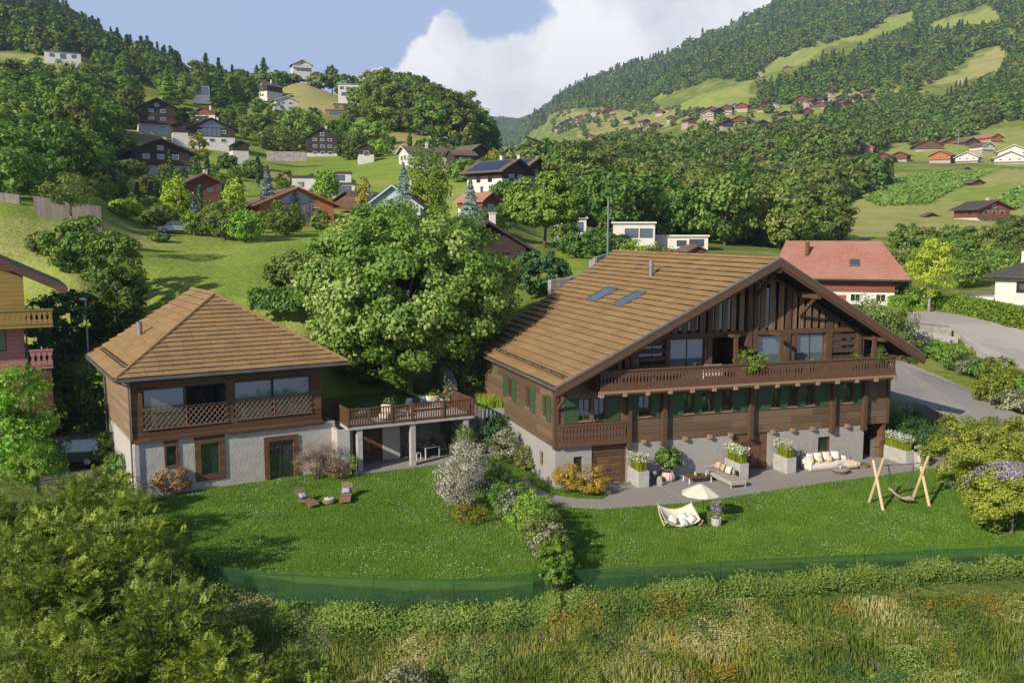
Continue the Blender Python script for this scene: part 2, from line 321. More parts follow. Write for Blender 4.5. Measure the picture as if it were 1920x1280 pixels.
# ------------------------------------------------------------------ terrain: one sheet from the garden to the mountains
# columns by bearing; each lists (forward distance, height) where height is a number or ('p', picture row of the ground seen there)
p = lambda y: ('p', y)
NEAR = [(20, -4.8), (25, -3.6), (31, -2.2), (36, -1.2), (38.5, -.6)]
TER = {
 -900: NEAR + [(62, -.2), (80, 6), (110, p(400)), (200, p(330)), (330, p(200)), (450, p(80)), (900, p(-200)), (2500, p(-260)), (7000, p(300))],
 -300: NEAR + [(60, -.3), (66, 2), (85, p(470)), (110, p(400)), (200, p(330)), (330, p(190)), (450, p(90)), (900, p(-100)), (2500, p(-160)), (7000, p(330))],
 0: NEAR + [(58, -.4), (66, 2.5), (80, p(488)), (97, p(388)), (130, p(345)), (190, p(290)), (260, p(230)), (330, p(172)), (400, p(125)), (450, p(103)), (650, p(40)), (900, p(-40)), (2500, p(60)), (7000, p(380))],
 130: NEAR + [(58, -.4), (66, 2.5), (78, p(500)), (92, p(430)), (110, p(385)), (190, p(285)), (260, p(235)), (330, p(172)), (400, p(117)), (450, p(106)), (650, p(62)), (850, p(30)), (2500, p(150)), (7000, p(400))],
 260: NEAR + [(60, -.4), (68, 4.5), (88, p(510)), (110, p(458)), (150, p(395)), (208, p(326)), (260, p(268)), (290, p(246)), (400, p(180)), (550, p(130)), (700, p(112)), (2500, p(250)), (7000, p(410))],
 400: NEAR + [(60, -.4), (66, 4.5), (74, p(556)), (105, p(485)), (118, p(450)), (150, p(412)), (190, p(350)), (240, p(305)), (280, p(272)), (350, p(220)), (420, p(195)), (600, p(172)), (680, p(166)), (1500, p(300)), (4600, p(415))],
 490: NEAR + [(60, -.4), (66, 4.5), (74, p(558)), (110, p(465)), (150, p(420)), (185, p(362)), (240, p(315)), (300, p(284)), (380, p(212)), (440, p(182)), (520, p(175)), (900, p(300)), (4600, p(415))],
 567: NEAR + [(60, -.4), (66, 4.0), (74, p(560)), (115, p(458)), (150, p(432)), (185, p(375)), (240, p(328)), (300, p(294)), (390, p(212)), (450, p(168)), (490, p(139)), (520, p(143)), (800, p(300)), (2000, p(380)), (4600, p(415))],
 650: NEAR + [(62, -.45), (66, 2.5), (72, 3.0), (80, p(552)), (115, p(455)), (150, p(432)), (185, p(380)), (240, p(325)), (310, p(288)), (390, p(218)), (430, p(186)), (480, p(178)), (800, p(300)), (2000, p(380)), (4600, p(415))],
 760: NEAR + [(62, -.45), (66, 2.4), (74, 3.2), (100, 8), (150, p(436)), (200, p(372)), (240, p(305)), (330, p(264)), (400, p(215)), (450, p(195)), (480, p(200)), (800, p(330)), (2000, p(400)), (4600, p(415))],
 850: NEAR + [(63, -.45), (67, 2.4), (74, 3.5), (100, 8), (150, p(440)), (200, p(362)), (240, p(322)), (300, p(292)), (380, p(245)), (430, p(228)), (470, p(238)), (800, p(360)), (2000, p(400)), (4600, p(415))],
 905: NEAR + [(60, -.4), (65, 2.0), (74, 4.5), (100, 9), (120, p(450)), (135, p(408)), (172, p(357)), (200, p(346)), (240, p(332)), (300, p(320)), (400, p(300)), (440, p(296)), (480, p(305)), (800, p(390)), (2000, p(405)), (2800, p(300)), (4300, p(212))],
 950: NEAR + [(62, -.4), (67, 1.5), (76, 6.0), (100, 10), (120, p(468)), (135, p(425)), (172, p(357)), (200, p(350)), (260, p(342)), (330, p(337)), (440, p(330)), (700, p(350)), (2000, p(390)), (2800, p(290)), (4300, p(226))],
 1000: NEAR + [(64, -.4), (68, 2.0), (78, 7.5), (95, p(505)), (120, p(475)), (150, p(438)), (190, p(385)), (220, p(375)), (300, p(348)), (380, p(325)), (500, p(322)), (900, p(305)), (1600, p(268)), (2600, p(232)), (3500, p(228)), (4300, p(236))],
 1100: NEAR + [(66, -.4), (70, 3), (77, 8.5), (86, 9.6), (95, p(497)), (120, p(477)), (150, p(452)), (230, p(405)), (320, p(350)), (450, p(325)), (700, p(292)), (1000, p(262)), (1500, p(228)), (2500, p(180)), (3500, p(160)), (7000, p(300))],
 1200: NEAR + [(68, -.4), (73, 1.5), (82, 7), (100, 9.5), (130, p(472)), (150, p(464)), (220, p(435)), (320, p(370)), (450, p(318)), (700, p(285)), (1000, p(248)), (1400, p(205)), (2000, p(165)), (3000, p(122)), (7000, p(300))],
 1350: NEAR + [(70, -.4), (78, 1.5), (100, 6), (130, p(478)), (160, p(468)), (260, p(440)), (400, p(365)), (550, p(300)), (700, p(240)), (850, p(216)), (1000, p(180)), (1300, p(150)), (1700, p(105)), (2200, p(68)), (7000, p(300))],
 1500: NEAR + [(70, -.4), (80, 1.5), (110, 5), (150, p(480)), (250, p(445)), (350, p(385)), (450, p(335)), (600, p(262)), (750, p(220)), (900, p(182)), (1300, p(112)), (1700, p(55)), (2300, p(-20)), (7000, p(250))],
 1650: NEAR + [(66, -.4), (74, 1.6), (82, 2.4), (95, 4.2), (130, 6), (170, p(484)), (240, p(440)), (300, p(400)), (400, p(345)), (550, p(303)), (650, p(286)), (800, p(225)), (1000, p(165)), (1400, p(85)), (1900, p(0)), (2500, p(-60)), (7000, p(200))],
 1740: NEAR + [(63, -.4), (70, 1.5), (79, 2.3), (83, 2.8), (88, 4.2), (93, 4.9), (105, 5.0), (150, 7), (190, p(475)), (250, p(437)), (280, p(420)), (350, p(376)), (450, p(326)), (550, p(296)), (650, p(272)), (800, p(214)), (1000, p(148)), (1400, p(62)), (1900, p(-30)), (7000, p(150))],
 1800: NEAR + [(60, -.4), (66, .6), (69, 1.4), (74, 1.9), (78, 2.4), (84, 4.0), (92, 4.4), (105, 4.9), (150, 8), (200, p(465)), (250, p(434)), (280, p(418)), (350, p(372)), (450, p(322)), (550, p(292)), (650, p(262)), (800, p(205)), (1000, p(135)), (1400, p(45)), (1900, p(-60)), (7000, p(100))],
 1920: NEAR + [(57, -.4), (61, .7), (65, 1.4), (68.5, 2.5), (73, 2.9), (85, 3.7), (100, 4.5), (150, 9), (220, p(445)), (280, p(420)), (350, p(352)), (450, p(315)), (550, p(288)), (650, p(242)), (800, p(182)), (1000, p(102)), (1400, p(5)), (1900, p(-120)), (7000, p(0))],
 2150: NEAR + [(55, -.4), (60, 1.0), (66, 2.0), (85, 3.2), (105, 5), (150, 12), (220, p(430)), (350, p(330)), (550, p(240)), (800, p(120)), (1400, p(-100)), (7000, p(-200))],
 2900: NEAR + [(55, -.4), (60, 2), (66, 4.4), (105, 8), (150, 16), (220, p(410)), (350, p(300)), (550, p(200)), (800, p(60)), (1400, p(-160)), (7000, p(-250))],
}
YL = np.log(np.concatenate([np.linspace(20, 34, 15), np.geomspace(35, 120, 150), np.geomspace(120.7, 4600, 290)]))
KX = sorted(TER)
def colz(px):
    ys = []; zs = []
    for d, v in TER[px]:
        ys.append(math.log(d)); zs.append(Dp(px, v[1], d)[2] if isinstance(v, tuple) else v)
    return np.interp(YL, ys, zs)
CZ = np.array([colz(k) for k in KX])
# bearings as x/y
def tx(px): r = ray(px, 436); return r[0] / r[1]
TK = np.array([tx(k) for k in KX]); TT = np.linspace(TK[0], TK[-1], 520)
ZG = np.empty((len(TT), len(YL)))
for j in range(len(YL)):
    c = CZ[:, j]; i = np.clip(np.searchsorted(TK, TT) - 1, 0, len(TK) - 2); f = (TT - TK[i]) / (TK[i + 1] - TK[i]); f = f * f * (3 - 2 * f) * .5 + f * .5
    ZG[:, j] = c[i] * (1 - f) + c[i + 1] * f
def blur(a, ax, k):
    o = a.copy()
    for _ in range(k):
        s0 = np.roll(o, 1, ax); s1 = np.roll(o, -1, ax)
        sl = [slice(None)] * 2; sl[ax] = 0; s0[tuple(sl)] = o[tuple(sl)]; sl[ax] = -1; s1[tuple(sl)] = o[tuple(sl)]
        o = .25 * s0 + .5 * o + .25 * s1
    return o
ZG = np.where(ZG > 520, 520 + 130 * np.tanh((ZG - 520) / 130), ZG)
far = np.clip((YL - math.log(85)) / .3, 0, 1)[None, :]
ZB = blur(blur(ZG, 1, 10), 0, 22); ZN = blur(blur(ZG, 1, 1), 0, 3); ZG = ZN * (1 - far) + ZB * far
# rolling relief on the far slopes
rng = np.random.default_rng(3)
def vnoise(x, y, seed):
    xi = np.floor(x).astype(int); yi = np.floor(y).astype(int); fx = x - xi; fy = y - yi; fx = fx * fx * (3 - 2 * fx); fy = fy * fy * (3 - 2 * fy)
    def h(a, b):
        n = (a * 374761393 + b * 668265263 + seed * 1442695) & 0x7fffffff; n = ((n ^ (n >> 13)) * 1274126177) & 0x7fffffff; return (n & 0xffff) / 65535.0
    return (h(xi, yi) * (1 - fx) + h(xi + 1, yi) * fx) * (1 - fy) + (h(xi, yi + 1) * (1 - fx) + h(xi + 1, yi + 1) * fx) * fy
YY = np.exp(YL)[None, :]; XX = TT[:, None] * YY
amp = np.clip((YY - 90) / 300, 0, 1) * np.clip(YY * .012, 0, 22)
ZG += amp * ((vnoise(XX / 90 + 500, YY / 90 + 500, 1) - .5) + .5 * (vnoise(XX / 34 + 500, YY / 34 + 500, 2) - .5))
ZG += np.clip((YY - 66) / 20, 0, 1) * .5 * (vnoise(XX / 7 + 900, YY / 7 + 900, 5) - .5)
def TZ(x, y):
    """terrain height at world x, y (arrays or numbers)"""
    x = np.asarray(x, float); y = np.asarray(y, float); l = np.log(np.maximum(y, 20.01)); t = x / np.maximum(y, 20.01)
    i = np.clip((t - TT[0]) / (TT[1] - TT[0]), 0, len(TT) - 1.001); ii = i.astype(int); fi = i - ii
    j = np.clip(np.searchsorted(YL, l) - 1, 0, len(YL) - 2); fj = np.clip((l - YL[j]) / (YL[j + 1] - YL[j]), 0, 1)
    return (ZG[ii, j] * (1 - fi) + ZG[ii + 1, j] * fi) * (1 - fj) + (ZG[ii, j + 1] * (1 - fi) + ZG[ii + 1, j + 1] * fi) * fj
def proj(x, y, z):
    q = np.stack([np.asarray(x, float), np.asarray(y, float), np.asarray(z, float) - H]); d = q[1] * CF[1] + q[2] * CF[2]
    return 960 + FPX * q[0] / d, 640 - FPX * (q[1] * CU[1] + q[2] * CU[2]) / d
def inpoly(px, py, poly):
    c = np.zeros(np.shape(px), bool); n = len(poly)
    for i in range(n):
        x0, y0 = poly[i]; x1, y1 = poly[(i + 1) % n]
        cond = ((y0 > py) != (y1 > py)) & (px < (x1 - x0) * (py - y0) / ((y1 - y0) + 1e-9) + x0); c ^= cond
    return c
# land cover by mown / dry / ploughed fields, kept as one painted attribute of the ground (r: fresh meadow, g: dry grass, b: forest floor)
fields = [  # (outline seen from the house side, near, far, cover)
 ([(-50, 395), (130, 395), (260, 420), (330, 440), (330, 560), (-50, 560)], 70, 130, (.85, .5, 0)),
 ([(235, 470), (560, 450), (620, 560), (235, 560)], 66, 130, (1, .05, 0)),
 ([(150, 235), (340, 235), (320, 300), (100, 330)], 150, 300, (.7, .95, 0)),
 ([(310, 300), (480, 290), (470, 380), (330, 380)], 150, 300, (.9, .3, 0)),
 ([(490, 292), (740, 300), (760, 340), (500, 330)], 200, 310, (1, 0, 0)),
 ([(500, 320), (560, 318), (560, 362), (510, 362)], 180, 240, (.1, 1.4, 0)),
 ([(510, 155), (680, 150), (690, 215), (500, 215)], 330, 520, (.4, .9, 0)),
 ([(570, 168), (665, 168), (665, 192), (570, 190)], 330, 520, (0, 1.7, 0)),
 ([(-50, 98), (170, 105), (170, 150), (-50, 140)], 330, 480, (.5, .7, 0)),
 ([(360, 180), (500, 190), (560, 215), (460, 250), (340, 230)], 280, 450, (.95, .1, 0)),
 ([(690, 245), (880, 255), (880, 300), (690, 290)], 260, 420, (.2, 1.2, 0)),
 ([(840, 300), (930, 350), (930, 380), (840, 370)], 150, 290, (.9, .35, 0)),
 ([(1050, 470), (1160, 480), (1160, 520), (1040, 520)], 84, 130, (1, 0, 0)),
 ([(1590, 385), (1660, 330), (1940, 312), (1940, 440), (1700, 440), (1580, 460)], 190, 480, (.9, .75, 0)),
 ([(1610, 345), (1720, 325), (1880, 318), (1760, 385), (1640, 390)], 280, 480, (1.3, -.4, 0)),
 ([(1740, 372), (1880, 345), (1940, 340), (1940, 390), (1860, 390)], 260, 480, (.8, .3, 0)),
 ([(1225, 190), (1410, 155), (1415, 195), (1230, 215), (1225, 240)], 600, 1100, (.9, .45, 0)),
 ([(1480, 95), (1720, 20), (1720, 45), (1560, 88), (1400, 160)], 800, 1700, (.9, .4, 0)),
 ([(1720, 55), (1860, 12), (1880, 40), (1760, 58)], 800, 1700, (1, .4, 0)),
 ([(1740, 165), (1860, 90), (1900, 95), (1890, 120), (1800, 160)], 600, 1400, (.7, .8, 0)),
 ([(1290, 195), (1700, 165), (1700, 260), (1290, 250)], 600, 1000, (.6, .5, 0)),
 ([(1030, 205), (1290, 205), (1290, 265), (1100, 265)], 900, 1900, (.4, .7, 0)),
 ([(1800, 255), (1940, 230), (1940, 310), (1500, 300)], 450, 720, (.8, .5, 0)),
]
cov = np.zeros((len(TT), len(YL), 3)); PX, PY = proj(XX, np.broadcast_to(YY, XX.shape), ZG)
BYY = np.broadcast_to(YY, XX.shape); sc_ = np.clip(YY / 12, 6, 60); PX = PX + 26 * (vnoise(XX / sc_ + 700, YY / sc_ + 700, 14) - .5) + 10 * (vnoise(XX / sc_ * 3 + 700, YY / sc_ * 3 + 700, 15) - .5); PY = PY + 12 * (vnoise(XX / sc_ + 700, YY / sc_ + 700, 16) - .5) + 5 * (vnoise(XX / sc_ * 3 + 700, YY / sc_ * 3 + 700, 17) - .5)
for poly, n0, n1, c in fields:
    m = inpoly(PX, PY, poly) & (YY > n0) & (YY < n1); cov[m] = c
base = ~(cov.any(axis=2)); cov[base & (YY > 60)] = (.35, .25, .5)
wl = np.clip((960 - PX) / 120, 0, 1) * np.clip((420 - YY) / 90, 0, 1); cov[..., 0] = np.where(base & (YY > 60), .35 + .4 * wl, cov[..., 0])
nT, nY = ZG.shape
verts = np.stack([XX, np.broadcast_to(YY, XX.shape), ZG], -1).reshape(-1, 3)
idx = np.arange(nT * nY).reshape(nT, nY); F = np.stack([idx[:-1, :-1], idx[1:, :-1], idx[1:, 1:], idx[:-1, 1:]], -1).reshape(-1, 4)
# apron behind and beside the viewpoint
v0 = len(verts); ap = np.array([(-600, -500), (600, -500), (600, 20), (-600, 20)]); k0 = [(-600, -500, -40), (600, -500, -40)]
edge = idx[:, 0]
verts = np.vstack([verts, [(t * 20, -20, -9.0) for t in TT], [(t * 400, -400, -30.0) for t in TT]])
a0 = v0; b0 = v0 + nT
F2 = [(a0 + i, a0 + i + 1, edge[i + 1], edge[i]) for i in range(nT - 1)] + [(b0 + i, b0 + i + 1, a0 + i + 1, a0 + i) for i in range(nT - 1)]
def npmesh(name, verts, faces, mat, smooth=False, attr=None, domain='FACE', parent=None):
    faces = np.asarray(faces, np.int32); me = bpy.data.meshes.new(name); n = len(faces); k = faces.shape[1]
    me.vertices.add(len(verts)); me.vertices.foreach_set('co', np.asarray(verts, np.float32).ravel())
    me.loops.add(n * k); me.loops.foreach_set('vertex_index', faces.ravel())
    me.polygons.add(n); me.polygons.foreach_set('loop_start', np.arange(n, dtype=np.int32) * k); me.polygons.foreach_set('loop_total', np.full(n, k, np.int32))
    if smooth: me.polygons.foreach_set('use_smooth', np.ones(n, bool))
    if attr is not None:
        at = me.attributes.new('cv', 'FLOAT', domain); at.data.foreach_set('value', np.asarray(attr, np.float32))
    me.update(calc_edges=True); me.materials.append(mat)
    return link(name, me, parent)
def groundmat():
    m = bpy.data.materials.new('ground'); nt, N, L = nodes(m); out = N.new('ShaderNodeOutputMaterial'); b = N.new('ShaderNodeBsdfPrincipled'); L.new(b.outputs[0], out.inputs[0])
    b.inputs['Roughness'].default_value = .95; b.inputs['Specular IOR Level'].default_value = .1
    at = N.new('ShaderNodeAttribute'); at.attribute_name = 'cover'; sp = N.new('ShaderNodeSeparateColor'); L.new(at.outputs['Color'], sp.inputs[0])
    tc = N.new('ShaderNodeTexCoord')
    def nz(s, d=6):
        n = N.new('ShaderNodeTexNoise'); n.inputs['Scale'].default_value = s; n.inputs['Detail'].default_value = d; n.inputs['Roughness'].default_value = .65; L.new(tc.outputs['Object'], n.inputs['Vector']); return n.outputs['Fac']
    def rng_(v, a, c):
        r = N.new('ShaderNodeMapRange'); r.inputs['From Min'].default_value = a; r.inputs['From Max'].default_value = c; L.new(v, r.inputs['Value']); return r.outputs[0]
    n1, n2, n3 = nz(.05), nz(.6), nz(.012)
    wild = mixc(N, L, rng_(n2, .35, .65), (.075, .11, .022), (.14, .175, .04))
    fresh = mixc(N, L, rng_(n1, .35, .65), (.19, .27, .04), (.27, .33, .055)); fresh = mixc(N, L, math_n(N, L, 'MULTIPLY', rng_(n2, .45, .7), .45), fresh, (.11, .18, .028))
    dry = mixc(N, L, rng_(n1, .4, .62), (.35, .33, .12), (.40, .34, .16))
    f = math_n(N, L, 'ADD', sp.outputs[0], math_n(N, L, 'MULTIPLY_ADD', n1, 1.2, -.6)); c = mixc(N, L, rng_(f, .15, .65), wild, fresh)
    g = math_n(N, L, 'ADD', sp.outputs[1], math_n(N, L, 'MULTIPLY_ADD', nz(.09), 2.2, -1.1)); c = mixc(N, L, math_n(N, L, 'MULTIPLY', rng_(g, .2, .9), .85), c, dry)
    L.new(c, b.inputs['Base Color'])
    bp = N.new('ShaderNodeBump'); bp.inputs['Strength'].default_value = .8; bp.inputs['Distance'].default_value = .5; L.new(nz(1.2), bp.inputs['Height']); L.new(bp.outputs[0], b.inputs['Normal'])
    return m
g = npmesh('ground', verts, np.vstack([F, np.array(F2)]), groundmat(), smooth=True); tag(g, kind='structure')
ca = g.data.color_attributes.new('cover', 'FLOAT_COLOR', 'POINT'); buf = np.zeros((len(verts), 4), np.float32); buf[:nT * nY, :3] = cov.reshape(-1, 3); buf[:, 3] = 1; ca.data.foreach_set('color', np.clip(buf, 0, 2).ravel())

# ------------------------------------------------------------------ foliage
def leaves(name, P, Nrm, size, cv, mat, aspect=.6, parent=None, fold=True, rg=None):
    """P centres, Nrm outward hints; each leaf is a small rhombus of its own"""
    rg = rg or rng; n = len(P); Nrm = Nrm + rg.normal(0, .55, (n, 3)); Nrm /= np.linalg.norm(Nrm, axis=1)[:, None] + 1e-9
    A = np.cross(Nrm, rg.normal(0, 1, (n, 3))); A /= np.linalg.norm(A, axis=1)[:, None] + 1e-9; B = np.cross(Nrm, A)
    s = (size * rg.uniform(.6, 1.25, n))[:, None] if np.ndim(size) == 0 else (size * rg.uniform(.7, 1.2, n))[:, None]
    q = np.stack([P - A * s, P - B * s * aspect + Nrm * s * .18, P + A * s, P + B * s * aspect + Nrm * s * .18], 1).reshape(-1, 3)
    f = np.arange(n * 4).reshape(n, 4)
    return npmesh(name, q, f, mat, attr=cv, parent=parent)
def lump(rg, n, rx, ry, rz, k=14, jit=.22, shell=.35, cl=.3, per=None, flat=0.0):
    """points filling a lumpy crown centred on the origin, gathered in clusters; returns points, normals, cluster tone"""
    nc = per or k * 6
    d = rg.normal(0, 1, (nc, 3)); d /= np.linalg.norm(d, axis=1)[:, None]
    if flat: d[:, 2] = np.where(d[:, 2] < 0, d[:, 2] * (1 - flat), d[:, 2])
    ld = rg.normal(0, 1, (k, 3)); ld /= np.linalg.norm(ld, axis=1)[:, None]
    bulge = 1 + jit * (np.max(d @ ld.T, 1) - .75) * 2.2
    r = (1 - shell * rg.random(nc) ** 1.6) * bulge
    c = d * r[:, None] * np.array([rx, ry, rz]) * .86
    tone = rg.uniform(0, 1, nc); ci = rg.integers(0, nc, n); rad = cl * (rx + rz) / 2
    o = rg.normal(0, 1, (n, 3)); o /= np.linalg.norm(o, axis=1)[:, None]; o[:, 2] *= .7
    P = c[ci] + o * rad * (rg.random(n) ** .45)[:, None]
    Nn = o * .7 + d[ci] * .6 + np.array([0, 0, .35])
    return P, Nn, np.clip(tone[ci] * .55 + rg.uniform(0, .45, n), 0, 1)
LM = {}
LM['broad'] = leafmat('leaf_broad', [(.030, .058, .012), (.055, .098, .017), (.090, .135, .024), (.14, .18, .038)])
LM['olive'] = leafmat('leaf_olive', [(.04, .062, .014), (.075, .10, .021), (.115, .135, .034), (.17, .175, .05)])
LM['bright'] = leafmat('leaf_bright', [(.06, .12, .015), (.11, .19, .02), (.17, .25, .03), (.25, .31, .045)], trans=.45)
LM['lime'] = leafmat('leaf_lime', [(.12, .17, .02), (.2, .26, .03), (.3, .33, .04), (.4, .4, .06)], trans=.45)
LM['pine'] = leafmat('leaf_pine', [(.045, .095, .014), (.09, .16, .022), (.14, .21, .03), (.2, .27, .045)], trans=.3, gain=1.9)
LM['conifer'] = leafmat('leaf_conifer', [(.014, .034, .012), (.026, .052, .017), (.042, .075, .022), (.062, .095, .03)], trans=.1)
LM['spruce'] = leafmat('leaf_spruce', [(.055, .085, .08), (.09, .13, .12), (.13, .175, .16), (.17, .21, .19)], trans=.1)
LM['maple'] = leafmat('leaf_maple', [(.05, .10, .016), (.10, .175, .028), (.17, .25, .055), (.33, .37, .16)], trans=.4, rvar=.1, rough=.42, gain=1.85)  # pale end of the ramp paints sun highlights into the crown
LM['ash'] = leafmat('leaf_ash', [(.035, .055, .01), (.09, .13, .018), (.175, .21, .025), (.28, .33, .05)], trans=.4, rvar=.2, gain=1.4)  # dark end paints shaded gaps, yellow end paints highlights
LM['hedge'] = leafmat('leaf_hedge', [(.04, .08, .014), (.075, .13, .02), (.125, .175, .03), (.19, .22, .05)], trans=.35)
LM['variegated'] = leafmat('leaf_variegated', [(.06, .085, .03), (.14, .17, .08), (.34, .35, .22), (.55, .54, .4)], trans=.3, rvar=.2)
LM['blossom'] = leafmat('leaf_blossom', [(.10, .12, .06), (.42, .40, .33), (.68, .64, .56), (.8, .77, .7)], trans=.3, rvar=.1, gain=.82)
LM['lilac'] = leafmat('leaf_lilac', [(.30, .27, .33), (.38, .33, .42), (.48, .43, .50), (.58, .54, .58)], trans=.3, rvar=.1)
LM['golden'] = leafmat('leaf_golden', [(.16, .13, .02), (.30, .21, .03), (.43, .29, .04), (.52, .37, .06)], trans=.35, rvar=.1, gain=1.35)
LM['sunlit'] = leafmat('leaf_sunlit', [(.06, .085, .013), (.12, .15, .02), (.2, .22, .03), (.31, .31, .06)], trans=.45, rvar=.1, gain=1.9)
LM['rusty'] = leafmat('leaf_rusty', [(.08, .07, .03), (.17, .11, .05), (.26, .14, .08), (.2, .2, .08)], trans=.3, rvar=.1)
LM['twiggy'] = leafmat('leaf_twiggy', [(.16, .12, .09), (.26, .2, .155), (.36, .28, .22), (.44, .36, .29)], trans=.3, rvar=.1)
LM['yellowtree'] = leafmat('leaf_yellowtree', [(.15, .15, .02), (.28, .26, .03), (.4, .35, .04), (.5, .42, .06)], trans=.4)
LM['bluegreen'] = leafmat('leaf_bluegreen', [(.025, .06, .022), (.045, .095, .03), (.07, .13, .042), (.11, .18, .06)], trans=.35, gain=1.6)
def trunk(h, r, lean=(0, 0), limbs=5, spread=1.5, top=None, mat='bark', parent=None, seed=0, name='trunk'):
    rg = random.Random(seed); mb = MB(); top = top or h * .75; n = 6; pts = []
    for i in range(n):
        t = i / (n - 1); pts.append((lean[0] * t + rg.uniform(-.03, .03) * h * t, lean[1] * t + rg.uniform(-.03, .03) * h * t, -.5 + t * (top + .5)))
    mb.tube(pts, [r * (1.25 if i == 0 else 1 - .75 * i / (n - 1)) for i in range(n)], 8)
    for k in range(limbs):
        a = 2 * math.pi * k / max(1, limbs) + rg.uniform(-.5, .5); i = rg.randint(2, n - 2); s = Vector(pts[i]); L_ = spread * rg.uniform(.6, 1.1)
        m1 = s + Vector((math.cos(a) * L_ * .5, math.sin(a) * L_ * .5, L_ * .45)); m2 = s + Vector((math.cos(a) * L_, math.sin(a) * L_, L_ * .75))
        rr = r * (1 - .75 * i / (n - 1)) * .6; mb.tube([s, m1, m2], [rr, rr * .6, rr * .2], 6)
    return mb.build(name, MT[mat], parent, smooth=True)
def conif(rg, n, h, rw, tiers=14, col=0.0):
    t = rg.random(n) ** .8; tier = np.floor(t * tiers) / tiers; zt = tier + (t - tier) * .9
    a = rg.uniform(0, 2 * np.pi, n); br = np.floor(a / (2 * np.pi) * 11) + tier * 37
    wob = .75 + .5 * np.abs(np.sin(br * 12.9898) * 43758.5 % 1)
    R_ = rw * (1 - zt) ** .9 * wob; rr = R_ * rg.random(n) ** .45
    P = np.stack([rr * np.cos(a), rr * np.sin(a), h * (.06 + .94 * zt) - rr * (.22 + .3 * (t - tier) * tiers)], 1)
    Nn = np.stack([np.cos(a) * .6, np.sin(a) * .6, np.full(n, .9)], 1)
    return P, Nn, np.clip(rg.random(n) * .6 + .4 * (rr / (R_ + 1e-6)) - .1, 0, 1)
PROTO = {}
def make_tree(kind, h, wd, loc, label, cat='tree', group=None, n=1500, leaf=.45, mat='broad', name=None, seed=1, limbs=5, trunkmat='bark', bare=.22, rz=0, tr=.022, k=14, cl=.26, aspect=.65, **kw):
    """h metres high, wd wide; crown and trunk as children, base at loc"""
    rg = np.random.default_rng(seed); name = name or {'round': 'broadleaf_tree', 'cone': 'conifer', 'column': 'cypress', 'bush': 'shrub'}[kind]
    root = empty(name, loc, rz, label, cat, group)
    if kind == 'round':
        cz = h * (bare + (1 - bare) / 2); P, Nn, cv = lump(rg, n, wd / 2, wd / 2, h * (1 - bare) / 2, k=k, cl=cl, **kw); P[:, 2] += cz
        leaves('crown', P, Nn, leaf, cv, LM[mat], aspect, root, rg=rg); trunk(h, h * tr, limbs=limbs, spread=wd * .3, mat=trunkmat, parent=root, seed=seed)
    elif kind == 'cone':
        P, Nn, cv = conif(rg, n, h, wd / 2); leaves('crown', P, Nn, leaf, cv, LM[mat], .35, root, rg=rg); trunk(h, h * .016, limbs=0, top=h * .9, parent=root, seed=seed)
    elif kind == 'column':
        t = rg.random(n); a = rg.uniform(0, 6.283, n); rr = wd / 2 * np.minimum(1, np.sin(np.pi * np.clip(t * .93 + .06, 0, 1)) ** .5) * (.55 + .45 * rg.random(n)); P = np.stack([rr * np.cos(a), rr * np.sin(a), h * (.04 + .96 * t)], 1)
        leaves('crown', P, np.stack([np.cos(a), np.sin(a), .5 + 0 * a], 1), leaf, rg.random(n), LM[mat], .4, root, rg=rg); trunk(h, .1, limbs=0, top=h * .5, parent=root, seed=seed)
    elif kind == 'bush':
        P, Nn, cv = lump(rg, n, wd / 2, wd / 2, h * .56, k=k, cl=cl, flat=.35, **kw); P[:, 2] += h * .46; P[:, 2] = np.maximum(P[:, 2], .02 + .05 * rg.random(n))
        leaves('foliage', P, Nn, leaf, cv, LM[mat], aspect, root, rg=rg)
        mb = MB(); r_ = random.Random(seed)
        for q in range(7):
            a = r_.uniform(0, 6.28); mb.tube([(.1 * math.cos(a), .1 * math.sin(a), -.1), (wd * .15 * math.cos(a), wd * .15 * math.sin(a), h * .4), (wd * .33 * math.cos(a), wd * .33 * math.sin(a), h * .75)], [.03, .02, .008], 5)
        mb.build('stem', MT['bark'], root)
    return root
